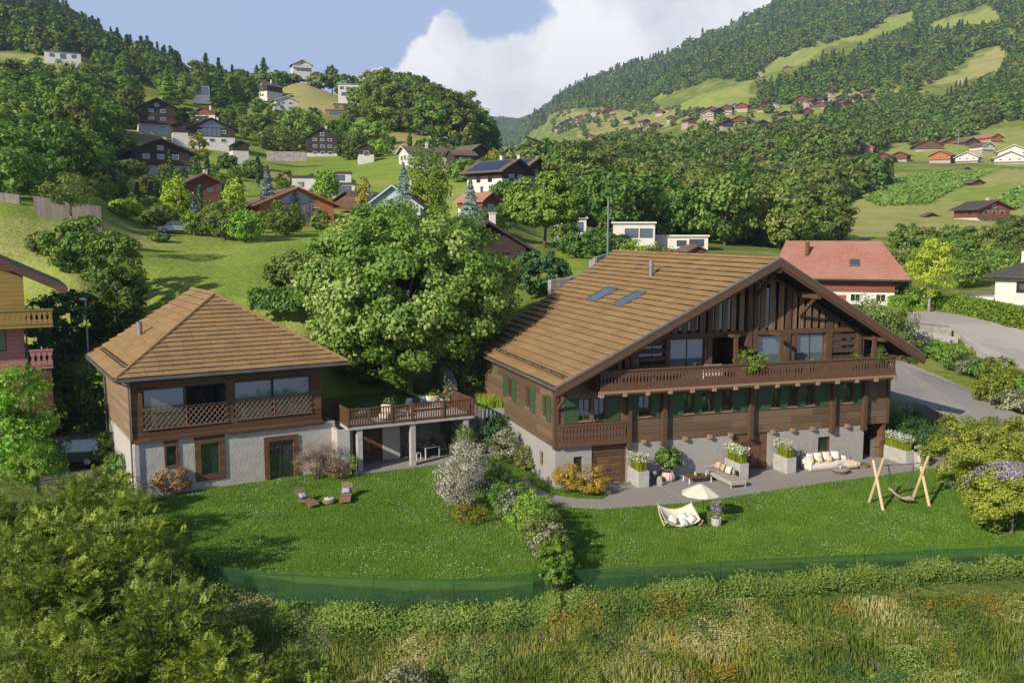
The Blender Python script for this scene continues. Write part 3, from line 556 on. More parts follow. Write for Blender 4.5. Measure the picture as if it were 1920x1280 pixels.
def forest(name, P, sc, rot, kk, protos, label, cat):
    me = bpy.data.meshes.new(name); me.vertices.add(len(P)); me.vertices.foreach_set('co', np.asarray(P, np.float32).ravel())
    a = me.attributes.new('s', 'FLOAT_VECTOR', 'POINT'); a.data.foreach_set('vector', np.asarray(sc, np.float32).ravel())
    a = me.attributes.new('r', 'FLOAT', 'POINT'); a.data.foreach_set('value', np.asarray(rot, np.float32))
    a = me.attributes.new('k', 'INT', 'POINT'); a.data.foreach_set('value', np.asarray(kk, np.int32))
    o = link(name, me); tag(o, label, cat, kind='stuff')
    gt = bpy.data.node_groups.new(name, 'GeometryNodeTree'); gt.interface.new_socket('Geometry', in_out='INPUT', socket_type='NodeSocketGeometry'); gt.interface.new_socket('Geometry', in_out='OUTPUT', socket_type='NodeSocketGeometry')
    N = gt.nodes; L = gt.links; gi = N.new('NodeGroupInput'); go = N.new('NodeGroupOutput'); jn = N.new('GeometryNodeJoinGeometry')
    def attr(nm, dt):
        n = N.new('GeometryNodeInputNamedAttribute'); n.data_type = dt; n.inputs['Name'].default_value = nm; return n.outputs['Attribute']
    ak = attr('k', 'INT'); asc = attr('s', 'FLOAT_VECTOR'); ar = attr('r', 'FLOAT'); ce = N.new('ShaderNodeCombineXYZ'); L.new(ar, ce.inputs[2])
    for i, pr in enumerate(protos):
        cp = N.new('FunctionNodeCompare'); cp.data_type = 'INT'; cp.operation = 'EQUAL'; L.new(ak, cp.inputs[2]); cp.inputs[3].default_value = i
        oi = N.new('GeometryNodeObjectInfo'); oi.inputs['Object'].default_value = pr; oi.inputs['As Instance'].default_value = True; oi.transform_space = 'ORIGINAL'
        ip = N.new('GeometryNodeInstanceOnPoints'); L.new(gi.outputs[0], ip.inputs['Points']); L.new(cp.outputs[0], ip.inputs['Selection']); L.new(oi.outputs['Geometry'], ip.inputs['Instance'])
        L.new(ce.outputs[0], ip.inputs['Rotation']); L.new(asc, ip.inputs['Scale']); L.new(ip.outputs[0], jn.inputs[0])
    L.new(jn.outputs[0], go.inputs[0]); md = o.modifiers.new('scatter', 'NODES'); md.node_group = gt; return o
# ------------------------------------------------------------------ garden sheets
GZ = -0.45
M_P0 = (2.53, 52.12); M_A = R(18); L_P0 = (-21.22, 50.0); L_A = R(31.5); T_P0 = (-10.1, 55.1); T_A = R(27)
def loc2w(P0, a, u, v, z=0.0): return (P0[0] + u * math.cos(a) - v * math.sin(a), P0[1] + u * math.sin(a) + v * math.cos(a), z)
def MW(u, v, z=0.0): return loc2w(M_P0, M_A, u, v, z)
def sheet(name, pts, z, mat, thick=None, kind='structure', sub=None):
    mb = MB(); n = len(pts)
    if thick: mb.prism([(q[0], q[1]) for q in pts], z - thick, z, 'z')
    else: mb.add([(q[0], q[1], z) for q in pts], [tuple(range(n))])
    o = mb.build(name, mat, fix=bool(thick)); tag(o, kind=kind); return o
pm('lawn', (.085, .145, .018), (.13, .20, .03), scale=1.1, detail=8, rough=.95, bump=.05, bscale=14, coord='Object', spec=.1, big=(.22, (.10, .165, .024)))
pm('paving', (.30, .275, .25), (.25, .23, .21), scale=5, detail=8, rough=.9, bump=.008, bscale=25, big=(.5, (.27, .25, .225)))
pm('asphalt', (.42, .38, .34), (.35, .315, .285), scale=1.2, detail=8, rough=.92, bump=.01, bscale=20, big=(.12, (.47, .42, .37)))
pm('asphalt_lot', (.25, .235, .22), (.21, .2, .185), scale=1.5, detail=8, rough=.92, bump=.01, bscale=20, big=(.2, (.28, .26, .24)))
def Gp(lst, z=GZ): return [tuple(G(x, y, z)[:2]) for x, y in lst]
def clipped(pts): return pts
lawn_pts = Gp([(60, 1010), (230, 880), (300, 820), (640, 800), (900, 800), (1010, 870), (1100, 900), (1700, 850), (2000, 820), (2100, 1020), (1920, 1035), (1500, 1048), (1300, 1057), (1080, 1068), (1000, 1092), (700, 1088), (500, 1080), (400, 1068), (300, 1040), (150, 1040)])
sheet('lawn', lawn_pts, GZ + .035, MT['lawn'], thick=.4)
# terrace paving in front of the large chalet, with the path leading off to the left
terr = Gp([(968, 900), (985, 925), (1010, 940), (1060, 951), (1130, 955), (1200, 950), (1300, 942), (1400, 928), (1500, 912), (1600, 899), (1700, 886), (1790, 872), (1850, 862), (1850, 852), (1760, 858), (1700, 852), (1640, 800), (1560, 800), (1100, 800), (1100, 905), (1142, 930), (1130, 938), (1080, 936), (1030, 928), (1000, 912), (985, 895)])
sheet('terrace', terr, GZ + .075, MT['paving'], thick=.3)
# joints of the large paving slabs
pm('deck_dark', (.05, .035, .025), (.035, .025, .018), rough=1)  # roof deck coloured dark so gaps under the shingle courses read as shade
pm('joint', (.36, .33, .3), (.32, .29, .26), rough=.95)
mb = MB()
for u in (6.1, 10.6, 14.6):
    mb.box(u, u + .05, -4.2, -.3, 0, .004)
o = mb.build('paving_joint', MT['joint']); o.location = MW(0, 0, GZ + .078); o.rotation_euler = (0, 0, M_A); tag(o, kind='structure')
# parking area and road behind the chalet
lot = [tuple(G(x, y, z)) for x, y, z in [(1640, 700, 2.5), (1640, 660, 3.0), (1668, 675, 2.9), (1700, 682, 2.8), (1760, 706, 2.4), (1820, 735, 1.9), (1870, 762, 1.7), (1960, 800, 1.6), (1990, 850, 1.4), (1860, 800, 1.4), (1780, 775, 1.5), (1640, 735, 1.9)]]
mb = MB(); n = len(lot); mb.add([(q[0], q[1], q[2] + .12) for q in lot] + [(q[0], q[1], q[2] - 2.5) for q in lot], [tuple(range(n))] + [(i, i + n, (i + 1) % n + n, (i + 1) % n) for i in range(n)])
tag(mb.build('parking_area', MT['asphalt_lot'], fix=False), kind='structure')
mb = MB(); a = Vector(G(1700, 741, 1.8)); b_ = Vector(G(1764, 778, 1.4)); mb.beam(a + Vector((0, 0, .13)), b_ + Vector((0, 0, .13)), .25, .12); tag(mb.build('kerb', MT['concrete_light']), kind='structure')
road = [(1700, 588, 5.0), (1760, 580, 5.1), (1830, 596, 4.8), (1880, 606, 4.6), (2100, 650, 3.8), (2300, 760, 2.8), (2100, 770, 2.4), (1960, 735, 2.75), (1890, 700, 3.1), (1850, 668, 3.7), (1810, 645, 4.2), (1800, 628, 4.5), (1760, 612, 4.9), (1705, 606, 5.0)]
rp = [tuple(G(*q)) for q in road]; mb = MB(); n = len(rp); mb.add([(q[0], q[1], q[2] + .1) for q in rp] + [(q[0], q[1], q[2] - .8) for q in rp], [tuple(range(n))] + [(i, i + n, (i + 1) % n + n, (i + 1) % n) for i in range(n)])
tag(mb.build('road', MT['asphalt'], fix=False), kind='structure')
# upper garden behind the covered patio, held by walls
up = [loc2w(T_P0, T_A, u, v)[:2] for u, v in [(.2, 2.6), (4.1, 2.6), (4.1, 4.41), (8.56, 4.41), (9.2, 6), (9.5, 16), (-6, 16), (-4.5, 6), (-2.6, 2.2)]]
mb = MB(); mb.prism(up, -1.0, 2.58, 'z'); tag(mb.build('upper_lawn', MT['lawn']), kind='structure')
# dark stone bank rising beside the chalet
# ------------------------------------------------------------------ roofs of shingle courses
def tilemat():
    m = bpy.data.materials.new('shingle'); nt, N, L = nodes(m); out = N.new('ShaderNodeOutputMaterial'); b = N.new('ShaderNodeBsdfPrincipled'); L.new(b.outputs[0], out.inputs[0])
    b.inputs['Roughness'].default_value = .8; b.inputs['Specular IOR Level'].default_value = .2
    at = N.new('ShaderNodeAttribute'); at.attribute_name = 'cv'; tc = N.new('ShaderNodeTexCoord')
    n = N.new('ShaderNodeTexNoise'); n.inputs['Scale'].default_value = 7; n.inputs['Detail'].default_value = 8; n.inputs['Roughness'].default_value = .75; L.new(tc.outputs['Object'], n.inputs['Vector'])
    n2 = N.new('ShaderNodeTexNoise'); n2.inputs['Scale'].default_value = .35; n2.inputs['Detail'].default_value = 5; L.new(tc.outputs['Object'], n2.inputs['Vector'])
    mr = N.new('ShaderNodeMapRange'); mr.inputs['From Min'].default_value = .35; mr.inputs['From Max'].default_value = .65; L.new(n.outputs['Fac'], mr.inputs['Value'])
    c = mixc(N, L, mr.outputs[0], (.315, .198, .09), (.21, .13, .058)); c = mixc(N, L, math_n(N, L, 'MULTIPLY', at.outputs['Fac'], .5), c, (.36, .24, .115))
    mr2 = N.new('ShaderNodeMapRange'); mr2.inputs['From Min'].default_value = .45; mr2.inputs['From Max'].default_value = .7; mr2.inputs['To Max'].default_value = .4; L.new(n2.outputs['Fac'], mr2.inputs['Value'])
    c = mixc(N, L, mr2.outputs[0], c, (.21, .13, .065)); L.new(c, b.inputs['Base Color'])
    bp = N.new('ShaderNodeBump'); bp.inputs['Strength'].default_value = .8; bp.inputs['Distance'].default_value = .012; L.new(n.outputs['Fac'], bp.inputs['Height']); L.new(bp.outputs[0], b.inputs['Normal'])
    MT['shingle'] = m; return m
tilemat()
def tiled(name, O, U, Vv, poly, course, width, lift, parent, mat=None, gap=.012, seed=0, stag=True):
    """tiles on the plane O + a*U + b*Vv (b runs up the slope) clipped to a polygon of (a, b)"""
    O = np.array(O, float); U = np.array(U, float); Vv = np.array(Vv, float); Nn = np.cross(U, Vv); Nn /= np.linalg.norm(Nn); rg = random.Random(seed)
    def clip(pl, c, i, sgn):
        o = []
        for k in range(len(pl)):
            a, b = pl[k], pl[(k + 1) % len(pl)]; da, db = sgn * (a[i] - c), sgn * (b[i] - c)
            if da >= 0: o.append(a)
            if (da >= 0) != (db >= 0): t = da / (da - db); o.append((a[0] + t * (b[0] - a[0]), a[1] + t * (b[1] - a[1])))
        return o
    vs = []; fs = []; cv = []
    b0 = min(q[1] for q in poly); b1 = max(q[1] for q in poly); row = 0; b = b0
    while b < b1 - .02:
        strip = clip(clip(poly, b, 1, 1), min(b1, b + course), 1, -1)
        if len(strip) >= 3:
            a0 = min(q[0] for q in strip); a1 = max(q[0] for q in strip); a = a0 - (width * .5 if (row % 2 and stag) else 0) - rg.uniform(0, .08)
            while a < a1:
                wd = width * rg.uniform(.93, 1.07); t = clip(clip(strip, a + gap / 2, 0, 1), a + wd - gap / 2, 0, -1)
                if len(t) >= 3:
                    n = len(t); o = len(vs); lj = lift * rg.uniform(.85, 1.15); c = rg.random()
                    e_ = lambda q: lj * (1 - (q[1] - b) / course); top = [O + q[0] * U + (q[1] - (.10 * course if q[1] < b + .01 else 0)) * Vv + Nn * (e_(q) + .012) for q in t]; bot = [O + q[0] * U + (q[1] - (.10 * course if q[1] < b + .01 else 0)) * Vv + Nn * (e_(q) - .016) for q in t]
                    vs += top + bot; fs.append(list(range(o, o + n))); cv.append(c)
                    for k in range(n): fs.append([o + k, o + n + k, o + n + (k + 1) % n, o + (k + 1) % n]); cv.append(c)
                a += wd
        b += course; row += 1
    me = bpy.data.meshes.new(name); me.from_pydata([tuple(q) for q in vs], [], fs); at = me.attributes.new('cv', 'FLOAT', 'FACE'); at.data.foreach_set('value', cv); me.materials.append(mat or MT['shingle']); me.update()
    return link(name, me, parent)
def skylight(par, O, U, Vv, Nn, a0, a1, b0, b1, name='skylight'):
    mb = MB(); O, U, Vv, Nn = map(Vector, (O, U, Vv, Nn))
    def P(a, b, h): return O + U * a + Vv * b + Nn * h
    t = .09
    for (x0, x1, y0, y1) in ((a0, a1, b0, b0 + t * 1.6), (a0, a1, b1 - t * 1.6, b1), (a0, a0 + t, b0 + t * 1.6, b1 - t * 1.6), (a1 - t, a1, b0 + t * 1.6, b1 - t * 1.6)):
        mb.hexa([P(x0, y0, 0), P(x1, y0, 0), P(x1, y1, 0), P(x0, y1, 0)], [P(x0, y0, .14), P(x1, y0, .14), P(x1, y1, .14), P(x0, y1, .14)])
    f = mb.build(name, MT['zinc'], par); g_ = MB(); x0, x1, y0, y1 = a0 + t, a1 - t, b0 + t * 1.6, b1 - t * 1.6
    g_.hexa([P(x0, y0, .03), P(x1, y0, .03), P(x1, y1, .03), P(x0, y1, .03)], [P(x0, y0, .1), P(x1, y0, .1), P(x1, y1, .1), P(x0, y1, .1)]); g_.build('pane', MT['blue_glass'], f); return f
# carved balustrade boards with almond-shaped cut-outs
def carved(mb, u0, u1, z0, z1, v, t, pitch=.235, style=0, axis='x'):
    n = max(1, round((u1 - u0) / pitch)); pw = (u1 - u0) / n; h = z1 - z0
    if style == 0: prof = [(0, .49), (.05, .44), (.09, .49), (.13, .47), (.17, .36), (.20, .47), (.26, .49), (.30, .44), (.42, .27), (.55, .21), (.66, .30), (.72, .42), (.76, .49), (.80, .40), (.83, .34), (.86, .44), (.90, .49), (1, .49)]
    else: prof = [(0, .49), (.1, .49), (.16, .34), (.20, .49), (.28, .44), (.36, .30), (.46, .44), (.56, .49), (.64, .38), (.72, .26), (.8, .44), (.86, .36), (.9, .49), (1, .49)]
    for i in range(n):
        c = u0 + (i + .5) * pw; sh = .14 * pw if style else 0
        pl = [(c - w_ * pw + sh * math.sin(q * 9), z0 + q * h) for q, w_ in prof] + [(c + w_ * pw + sh * math.sin(q * 9), z0 + q * h) for q, w_ in reversed(prof)]
        # strips keep every face convex
        k = len(prof)
        for j in range(k - 1):
            zA, zB = z0 + prof[j][0] * h, z0 + prof[j + 1][0] * h; sA, sB = sh * math.sin(prof[j][0] * 9), sh * math.sin(prof[j + 1][0] * 9); wA, wB = prof[j][1] * pw, prof[j + 1][1] * pw
            q4 = [(c - wA + sA, zA), (c + wA + sA, zA), (c + wB + sB, zB), (c - wB + sB, zB)]
            X = (lambda a, t_, z_: (a, t_, z_)) if axis == 'x' else (lambda a, t_, z_: (t_, a, z_))
            vs = [X(a, v, z_) for a, z_ in q4] + [X(a, v + t, z_) for a, z_ in q4]
            mb.add(vs, [(0, 1, 2, 3), (7, 6, 5, 4), (1, 5, 6, 2), (0, 3, 7, 4)])
    return mb
def window(par, u0, u1, z0, z1, v, name='window', fr='post_wood', gl='window_glass', t=.07, mull=1, trans=0, depth=.09, curtain=None, axis='y', sg=1):
    """casement set in a reveal; v is the outer face, glass behind it"""
    mb = MB(); mb.frame(u0, u1, z0, z1, t, v, v + depth * sg, axis)
    for k in range(1, mull + 1):
        if mull: c = u0 + (u1 - u0) * k / (mull + 1); (mb.box(c - t * .35, c + t * .35, min(v + .01 * sg, v + (depth - .01) * sg), max(v + .01 * sg, v + (depth - .01) * sg), z0 + t, z1 - t) if axis == 'y' else mb.box(min(v + .01 * sg, v + (depth - .01) * sg), max(v + .01 * sg, v + (depth - .01) * sg), c - t * .35, c + t * .35, z0 + t, z1 - t))
    for k in range(trans):
        zz = z0 + (z1 - z0) * (k + 1) / (trans + 1); (mb.box(u0 + t, u1 - t, min(v + .02 * sg, v + (depth - .02) * sg), max(v + .02 * sg, v + (depth - .02) * sg), zz - .015, zz + .015) if axis == 'y' else mb.box(min(v + .02 * sg, v + (depth - .02) * sg), max(v + .02 * sg, v + (depth - .02) * sg), u0 + t, u1 - t, zz - .015, zz + .015))
    f = mb.build(name, MT[fr], par); g_ = MB(); a, b = v + depth * .5 * sg, v + depth * .62 * sg
    if axis == 'y': g_.box(u0 + t, u1 - t, min(a, b), max(a, b), z0 + t, z1 - t)
    else: g_.box(min(a, b), max(a, b), u0 + t, u1 - t, z0 + t, z1 - t)
    g_.build('pane', MT[gl], f)
    return f
def shutter(par, u0, u1, z0, z1, v, axis='y', sg=-1):
    mb = MB(); T = .045
    def bx(a, b, c, d, e, f_):
        lo, hi = min(v + c * sg, v + d * sg), max(v + c * sg, v + d * sg)
        mb.box(a, b, lo, hi, e, f_) if axis == 'y' else mb.box(lo, hi, a, b, e, f_)
    w_ = u1 - u0; st = .085
    bx(u0, u1, 0, T * .6, z0, z1)
    bx(u0, u0 + st, T * .6, T, z0, z1); bx(u1 - st, u1, T * .6, T, z0, z1)
    mz = z0 + (z1 - z0) * .58
    for a, b in ((z0, z0 + st), (mz, mz + st), (z1 - st, z1)): bx(u0 + st, u1 - st, T * .6, T * .98, a, b)
    for a, b in ((z0 + st + .03, mz - .03), (mz + st + .03, z1 - st - .03)):
        n = max(3, int((b - a) / .07))
        for k in range(n): zz = a + (b - a) * k / n; bx(u0 + st + .01, u1 - st - .01, T * .6, T * .82, zz, zz + (b - a) / n * .6)
    return mb.build('shutter', MT['green_paint'], par)
# ------------------------------------------------------------------ the large chalet
ch = empty('chalet', MW(0, 0, 0), M_A, 'large brown timber chalet with broad shingled gable roof, green shutters and carved balcony', 'house')
UW = 23.4; VB = 15.0
EL = (-.57, 5.93); AP = (13.45, 12.9); ER = (24.2, 6.78)
sL = (AP[1] - EL[1]) / (AP[0] - EL[0]); sR = (AP[1] - ER[1]) / (ER[0] - AP[0])
def roofz(u): return EL[1] + (u - EL[0]) * sL if u < AP[0] else AP[1] - (u - AP[0]) * sR
# rendered base with door recesses
mb = MB(); mb.wall(0, 2.3, -1, 2.0, [(1.15, 1.72, .45, 1.4)], 0, .35); mb.wall(4.55, 11.8, -1, 2.0, [], 0, .35); mb.wall(14.35, 21.65, -1, 2.0, [(18.13, 19.04, .42, 1.4)], 0, .35)
mb.box(21.3, 21.648, .352, 8, -1, 1.998); mb.wall(.352, 15, -1, 2.0, [(2.1, 2.7, .4, 1.3)], .0, .35, axis='x'); mb.box(2.0, 2.298, .352, .9, -1, 1.99); mb.box(4.552, 4.85, .352, .9, -1, 1.99); mb.box(11.5, 11.798, .352, .9, -1, 1.99); mb.box(14.352, 14.65, .352, .9, -1, 1.99)
mb.build('stone_base', MT['render_wall'], ch)
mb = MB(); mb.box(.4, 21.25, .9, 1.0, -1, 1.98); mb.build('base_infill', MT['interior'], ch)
# doors
def plankdoor(par, u0, u1, z0, z1, v, leaves_=2):
    fr = MB(); fr.wall(u0, u1, z0, z1, [(u0 + .16, u1 - .16, z0 - .01, z1 - .2)], v, v + .14); d = fr.build('door', MT['post_wood'], par)
    w_ = (u1 - u0 - .32) / leaves_
    for k in range(leaves_):
        a = u0 + .16 + k * w_; l_ = MB(); l_.frame(a + .01, a + w_ - .01, z0 + .02, z1 - .21, .11, v + .045, v + .1); l_.box(a + .1, a + w_ - .1, v + .06, v + .09, z0 + .11, z1 - .3)
        l_.box(a + .1, a + w_ - .1, v + .05, v + .06, (z0 + z1) / 2 - .12, (z0 + z1) / 2 - .02); lo = l_.build('door_leaf', MT['door_wood'], d)
        h = MB(); x = a + (w_ - .09 if k == 0 else .06); h.box(x, x + .03, v + .01, v + .044, .35, .5); h.build('handle', MT['dark_metal'], lo)
    return d
mb = MB(); mb.box(2.31, 4.54, .06, .3, 1.5, 1.995); mb.box(2.31, 2.42, .06, .2, -.5, 1.5); mb.box(4.45, 4.54, .06, .2, -.5, 1.5); mb.build('door_surround', MT['door_wood'], ch); mb = MB(); mb.box(11.81, 14.34, .06, .3, 1.42, 1.995); mb.box(11.81, 12.45, .06, .2, -.5, 1.42); mb.box(14.0, 14.34, .06, .2, -.5, 1.42); mb.build('door_surround', MT['door_wood'], ch)
plankdoor(ch, 2.43, 4.44, GZ + .03, 1.5, .1); plankdoor(ch, 12.46, 13.99, GZ + .03, 1.42, .1)
window(ch, 1.15, 1.72, .45, 1.4, .12, name='cellar_window', mull=0); window(ch, 18.13, 19.04, .42, 1.4, .12, name='cellar_window', mull=0, t=.1)
mb = MB(); mb.frame(18.135, 19.035, .425, 1.395, .05, .03, .115); mb.build('window_surround', MT['rail_red'], ch)
window(ch, 2.1, 2.7, .4, 1.3, .12, name='cellar_window', axis='x', mull=0)
# log storey
wins = [(1.42, 2.2), (2.4, 3.14), (5.3, 6.1), (8.3, 9.0), (9.58, 10.4), (10.97, 11.68), (14.48, 15.1), (15.72, 16.4), (17.02, 17.66), (19.85, 20.62)]
shut = [(0.5, 1.4), (3.18, 4.03), (4.77, 5.28), (6.13, 6.65), (7.3, 8.27), (9.05, 9.55), (10.42, 10.93), (11.7, 12.68), (13.47, 14.46), (15.13, 15.7), (16.43, 17.0), (17.69, 18.68), (19.3, 19.82), (20.64, 21.22)]
WZ = (3.55, 4.85); UZ = (6.55, 8.15)
front_holes = [(a, b, *WZ) for a, b in wins]
mb = MB(); mb.wall(-.04, UW, 2.002, 5.5, front_holes, -.04, .22); mb.build('log_wall_front', MT['log_wall'], ch)
side_w = [(1.45, 2.15), (4.45, 5.2), (8.05, 8.95)]
mb = MB(); mb.wall(.222, VB - .3, 2.002, 5.75, [(a, b, *WZ) for a, b in side_w], -.04, .22, axis='x'); mb.build('log_wall_side', MT['log_wall'], ch)
mb = MB(); mb.box(UW - .25, UW - .002, .222, 16, 2.0, 6.6); mb.box(-.04, UW - .26, 14.7, 14.9, -1, 5.9); mb.build('log_wall_back', MT['log_wall'], ch)
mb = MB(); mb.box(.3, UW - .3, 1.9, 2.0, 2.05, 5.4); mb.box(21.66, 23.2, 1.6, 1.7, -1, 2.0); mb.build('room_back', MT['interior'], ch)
mb = MB(); mb.box(-.0, UW - .01, .225, 1.89, 1.999, 2.04); mb.box(23.2, UW, .05, 8, -1, 1.99); mb.build('floor_slab', MT['log_wall_dark'], ch)
for a, b in wins: 
    wf = window(ch, a, b, *WZ, .06)
for a, b in wins:
    s_ = MB(); s_.box(a - .03, b + .03, -.12, -.042, WZ[0] - .07, WZ[0] - .005); s_.build('window_sill', MT['beam_end'], ch)
for a, b in ((2.42, 2.75), (2.85, 3.1), (9.62, 9.95), (15.8, 16.3)):
    c_ = MB(); nn = 8; c_.add([(a + (b - a) * k / nn, .24 + .03 * (k % 2), z) for z in (WZ[0], WZ[1]) for k in range(nn + 1)], [(k, k + 1, k + nn + 2, k + nn + 1) for k in range(nn)]); c_.build('curtain', MT['curtain'], ch, fix=False)
for a, b in side_w: window(ch, a, b, *WZ, .06, axis='x')
for a, b in side_w:
    s_ = MB(); s_.box(-.13, -.042, a - .05, b + .05, WZ[0] - .07, WZ[0] - .005); s_.build('window_sill', MT['beam_end'], ch)
for a, b in shut: shutter(ch, a, b, 3.42, 4.9, -.045)
for a, b in ((.6, 1.35), (3.4, 4.3), (7.2, 7.95), (9.1, 9.95)): shutter(ch, a, b, 3.42, 4.95, -.045, axis='x')
# posts, joist ends, corner boards
for u in (4.45, 6.8, 12.8, 18.85, 21.3):
    mb = MB(); mb.box(u, u + .27, -.36, -.09, 1.85, 5.15); mb.box(u - .03, u + .3, -.39, -.06, 1.72, 1.848); mb.box(u + .06, u + .21, -.088, -.042, 2.05, 2.3); mb.build('post', MT['post_wood'], ch)
mb = MB(); mb.box(-.13, .16, -.13, .16, 1.95, 5.35); mb.build('corner_post', MT['post_wood'], ch); mb = MB(); mb.box(UW - .12, UW + .1, -.13, .1, 2.0, 5.2); mb.build('corner_post', MT['post_wood'], ch)
for u in (5.6, 8.4, 10.1, 11.55, 14.6, 16.05, 17.55, 20.2):
    mb = MB(); mb.box(u - .13, u + .13, -.3, -.042, 1.93, 2.15); mb.build('joist_end', MT['beam_end'], ch, bevel=.015)
# false balcony panel on the left bay
mb = MB(); carved(mb, .2, 4.4, 2.2, 3.3, -.3, .04, .21, style=1); mb.box(.12, 4.44, -.34, -.22, 3.3, 3.42); mb.box(.12, 4.44, -.34, -.22, 2.08, 2.2); mb.build('carved_panel', MT['rail_wood'], ch)
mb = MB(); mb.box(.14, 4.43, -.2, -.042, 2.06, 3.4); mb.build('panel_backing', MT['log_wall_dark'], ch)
# balcony
BV = -1.4; B0, B1 = 2.1, 22.75
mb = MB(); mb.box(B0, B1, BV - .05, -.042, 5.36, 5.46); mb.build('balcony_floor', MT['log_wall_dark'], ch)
mb = MB(); mb.box(B0 - .04, B1 + .04, BV - .14, BV - .052, 5.33, 5.47)
mb.build('balcony_edge', MT['beam_end'], ch)
mb = MB(); n = 105
for k in range(n):
    a = B0 + (B1 - B0) * k / n; b = B0 + (B1 - B0) * (k + 1) / n
    mb.prism([(a, 5.33), (a, 5.26), ((a + b) / 2, 5.2), (b, 5.26), (b, 5.33)], BV - .1, BV - .075)
mb.build('scalloped_valance', MT['rail_wood'], ch)
for k in range(15):
    u = 2.25 + k * 1.455; mb = MB(); mb.box(u - .12, u + .12, BV - .2, -.05, 5.12, 5.32); mb.build('balcony_joist', MT['beam_end'], ch, bevel=.012)
mb = MB(); carved(mb, B0 + .05, B1 - .05, 5.52, 6.56, BV - .06, .035, .215, 0)
for a in (B0, B1): carved(mb, BV + .1, -.1, 5.52, 6.56, a - .02, .035, .215, 0, axis='y')
mb.build('balustrade', MT['rail_wood'], ch)
mb = MB(); mb.box(B0 - .03, B1 + .03, BV - .13, BV + .07, 6.58, 6.68); mb.box(B0 - .06, B0 + .07, BV + .071, -.05, 6.58, 6.68); mb.box(B1 - .07, B1 + .06, BV + .071, -.05, 6.58, 6.68); mb.box(B0, B1, BV - .1, BV - .062, 5.47, 5.53); mb.build('handrail', MT['rail_wood'], ch)
# upper storey
big_open = [(7.34, 9.7, 6.2, UZ[1]), (10.2, 12.6, 5.55, UZ[1]), (13.38, 15.3, 5.6, UZ[1]), (16.2, 18.35, 5.8, UZ[1]), (18.9, 20.65, 6.3, UZ[1]), (5.3, 7.1, 6.3, UZ[1]), (21.35, 22.1, 5.6, 7.7), (3.2, 4.4, 5.6, 7.0)]
def wallcut(mb, u0, u1, z0, holes, v0, v1, drop):
    """wall up to the roof underside, in narrow columns so its top follows the slope"""
    us = sorted(set([u0, u1, AP[0]] + [x for h in holes for x in h[:2]] + list(np.arange(u0, u1, .9))))
    us = [a for a in us if u0 <= a <= u1]
    for a, b in zip(us[:-1], us[1:]):
        if b - a < 1e-4: continue
        hs = sorted([(h[2], h[3]) for h in holes if h[0] - 1e-6 <= a and b <= h[1] + 1e-6]); z = z0
        for h0, h1 in hs + [(99, 99)]:
            ta, tb = min(h0, roofz(a) - drop), min(h0, roofz(b) - drop)
            if ta > z or tb > z: ta = max(ta, z); tb = max(tb, z); mb.hexa([(a, v0, z), (b, v0, z), (b, v1, z), (a, v1, z)], [(a, v0, ta), (b, v0, tb), (b, v1, tb), (a, v1, ta)])
            z = h1
    return mb
mb = MB(); wallcut(mb, .2, UW - .2, 5.502, big_open + [(0, 30, UZ[1] + .05, 99)], 0, .2, .42); mb.build('upper_wall', MT['log_wall'], ch)
mb = MB(); wallcut(mb, 4.5, 21.5, 8.2, [], .55, .6, .35); mb.build('gable_glazing', MT['window_glass'], ch)
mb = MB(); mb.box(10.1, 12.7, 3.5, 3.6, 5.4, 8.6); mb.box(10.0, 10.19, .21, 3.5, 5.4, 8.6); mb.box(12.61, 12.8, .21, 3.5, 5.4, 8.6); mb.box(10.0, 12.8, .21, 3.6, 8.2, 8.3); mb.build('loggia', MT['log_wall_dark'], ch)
# window bays
for (a, b, z0, z1) in (big_open[0], big_open[2], big_open[3]):
    window(ch, a, b, z0, z1, .1, t=.08, mull=1 if b - a > 2 else 0, name='glazed_bay', gl='pale_glass')
for a, b in ((13.5, 13.75), (17.0, 17.25), (9.4, 9.6)):
    c_ = MB(); nn = 8; c_.add([(a + (b - a) * k / nn, .26 + .03 * (k % 2), z) for z in (5.6, UZ[1]) for k in range(nn + 1)], [(k, k + 1, k + nn + 2, k + nn + 1) for k in range(nn)]); c_.build('curtain', MT['curtain'], ch, fix=False)
for (a, b, z0, z1) in (big_open[4], big_open[5]):
    f_ = window(ch, a, b, z0, z1, .12, t=.05, mull=1, name='louvred_window'); mb = MB()
    for k in range(4): zz = z0 + .1 + k * .46; mb.box(a + .02, b - .02, -.02, .1, zz, zz + .26)
    mb.build('louvre', MT['post_wood'], f_)
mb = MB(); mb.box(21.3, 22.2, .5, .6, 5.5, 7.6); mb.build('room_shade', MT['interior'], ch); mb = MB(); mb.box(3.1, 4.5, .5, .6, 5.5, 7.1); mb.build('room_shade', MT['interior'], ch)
# beams and posts of the gable
mb = MB(); mb.box(4.9, 12.55, -.12, .19, 8.2, 8.48); mb.box(13.35, 20.9, -.12, .19, 8.2, 8.48); mb.build('gable_beam', MT['beam_wood'], ch)
for u, w_, z0 in ((9.85, .3, 5.46), (12.56, .34, 5.46), (13.0, .32, 5.46), (15.4, .3, 5.46), (15.95, .25, 5.46), (18.42, .42, 5.46), (7.0, .22, 5.46), (20.8, .3, 5.46), (4.7, .2, 5.46)):
    t = min(roofz(u), roofz(u + w_)) - .5; mb = MB()
    if u in (12.56, 13.0): mb.box(u, u + w_, -.16, .18, z0, t)
    elif u in (15.4, 18.42, 9.85): mb.box(u, u + w_, -.1, .17, z0, 8.19); mb.box(u, u + w_, -.1, .17, 8.49, t) if t > 8.6 else None
    else: mb.box(u, u + w_, -.1, .17, z0, min(8.19, t))
    mb.build('gable_post', MT['post_wood'], ch)
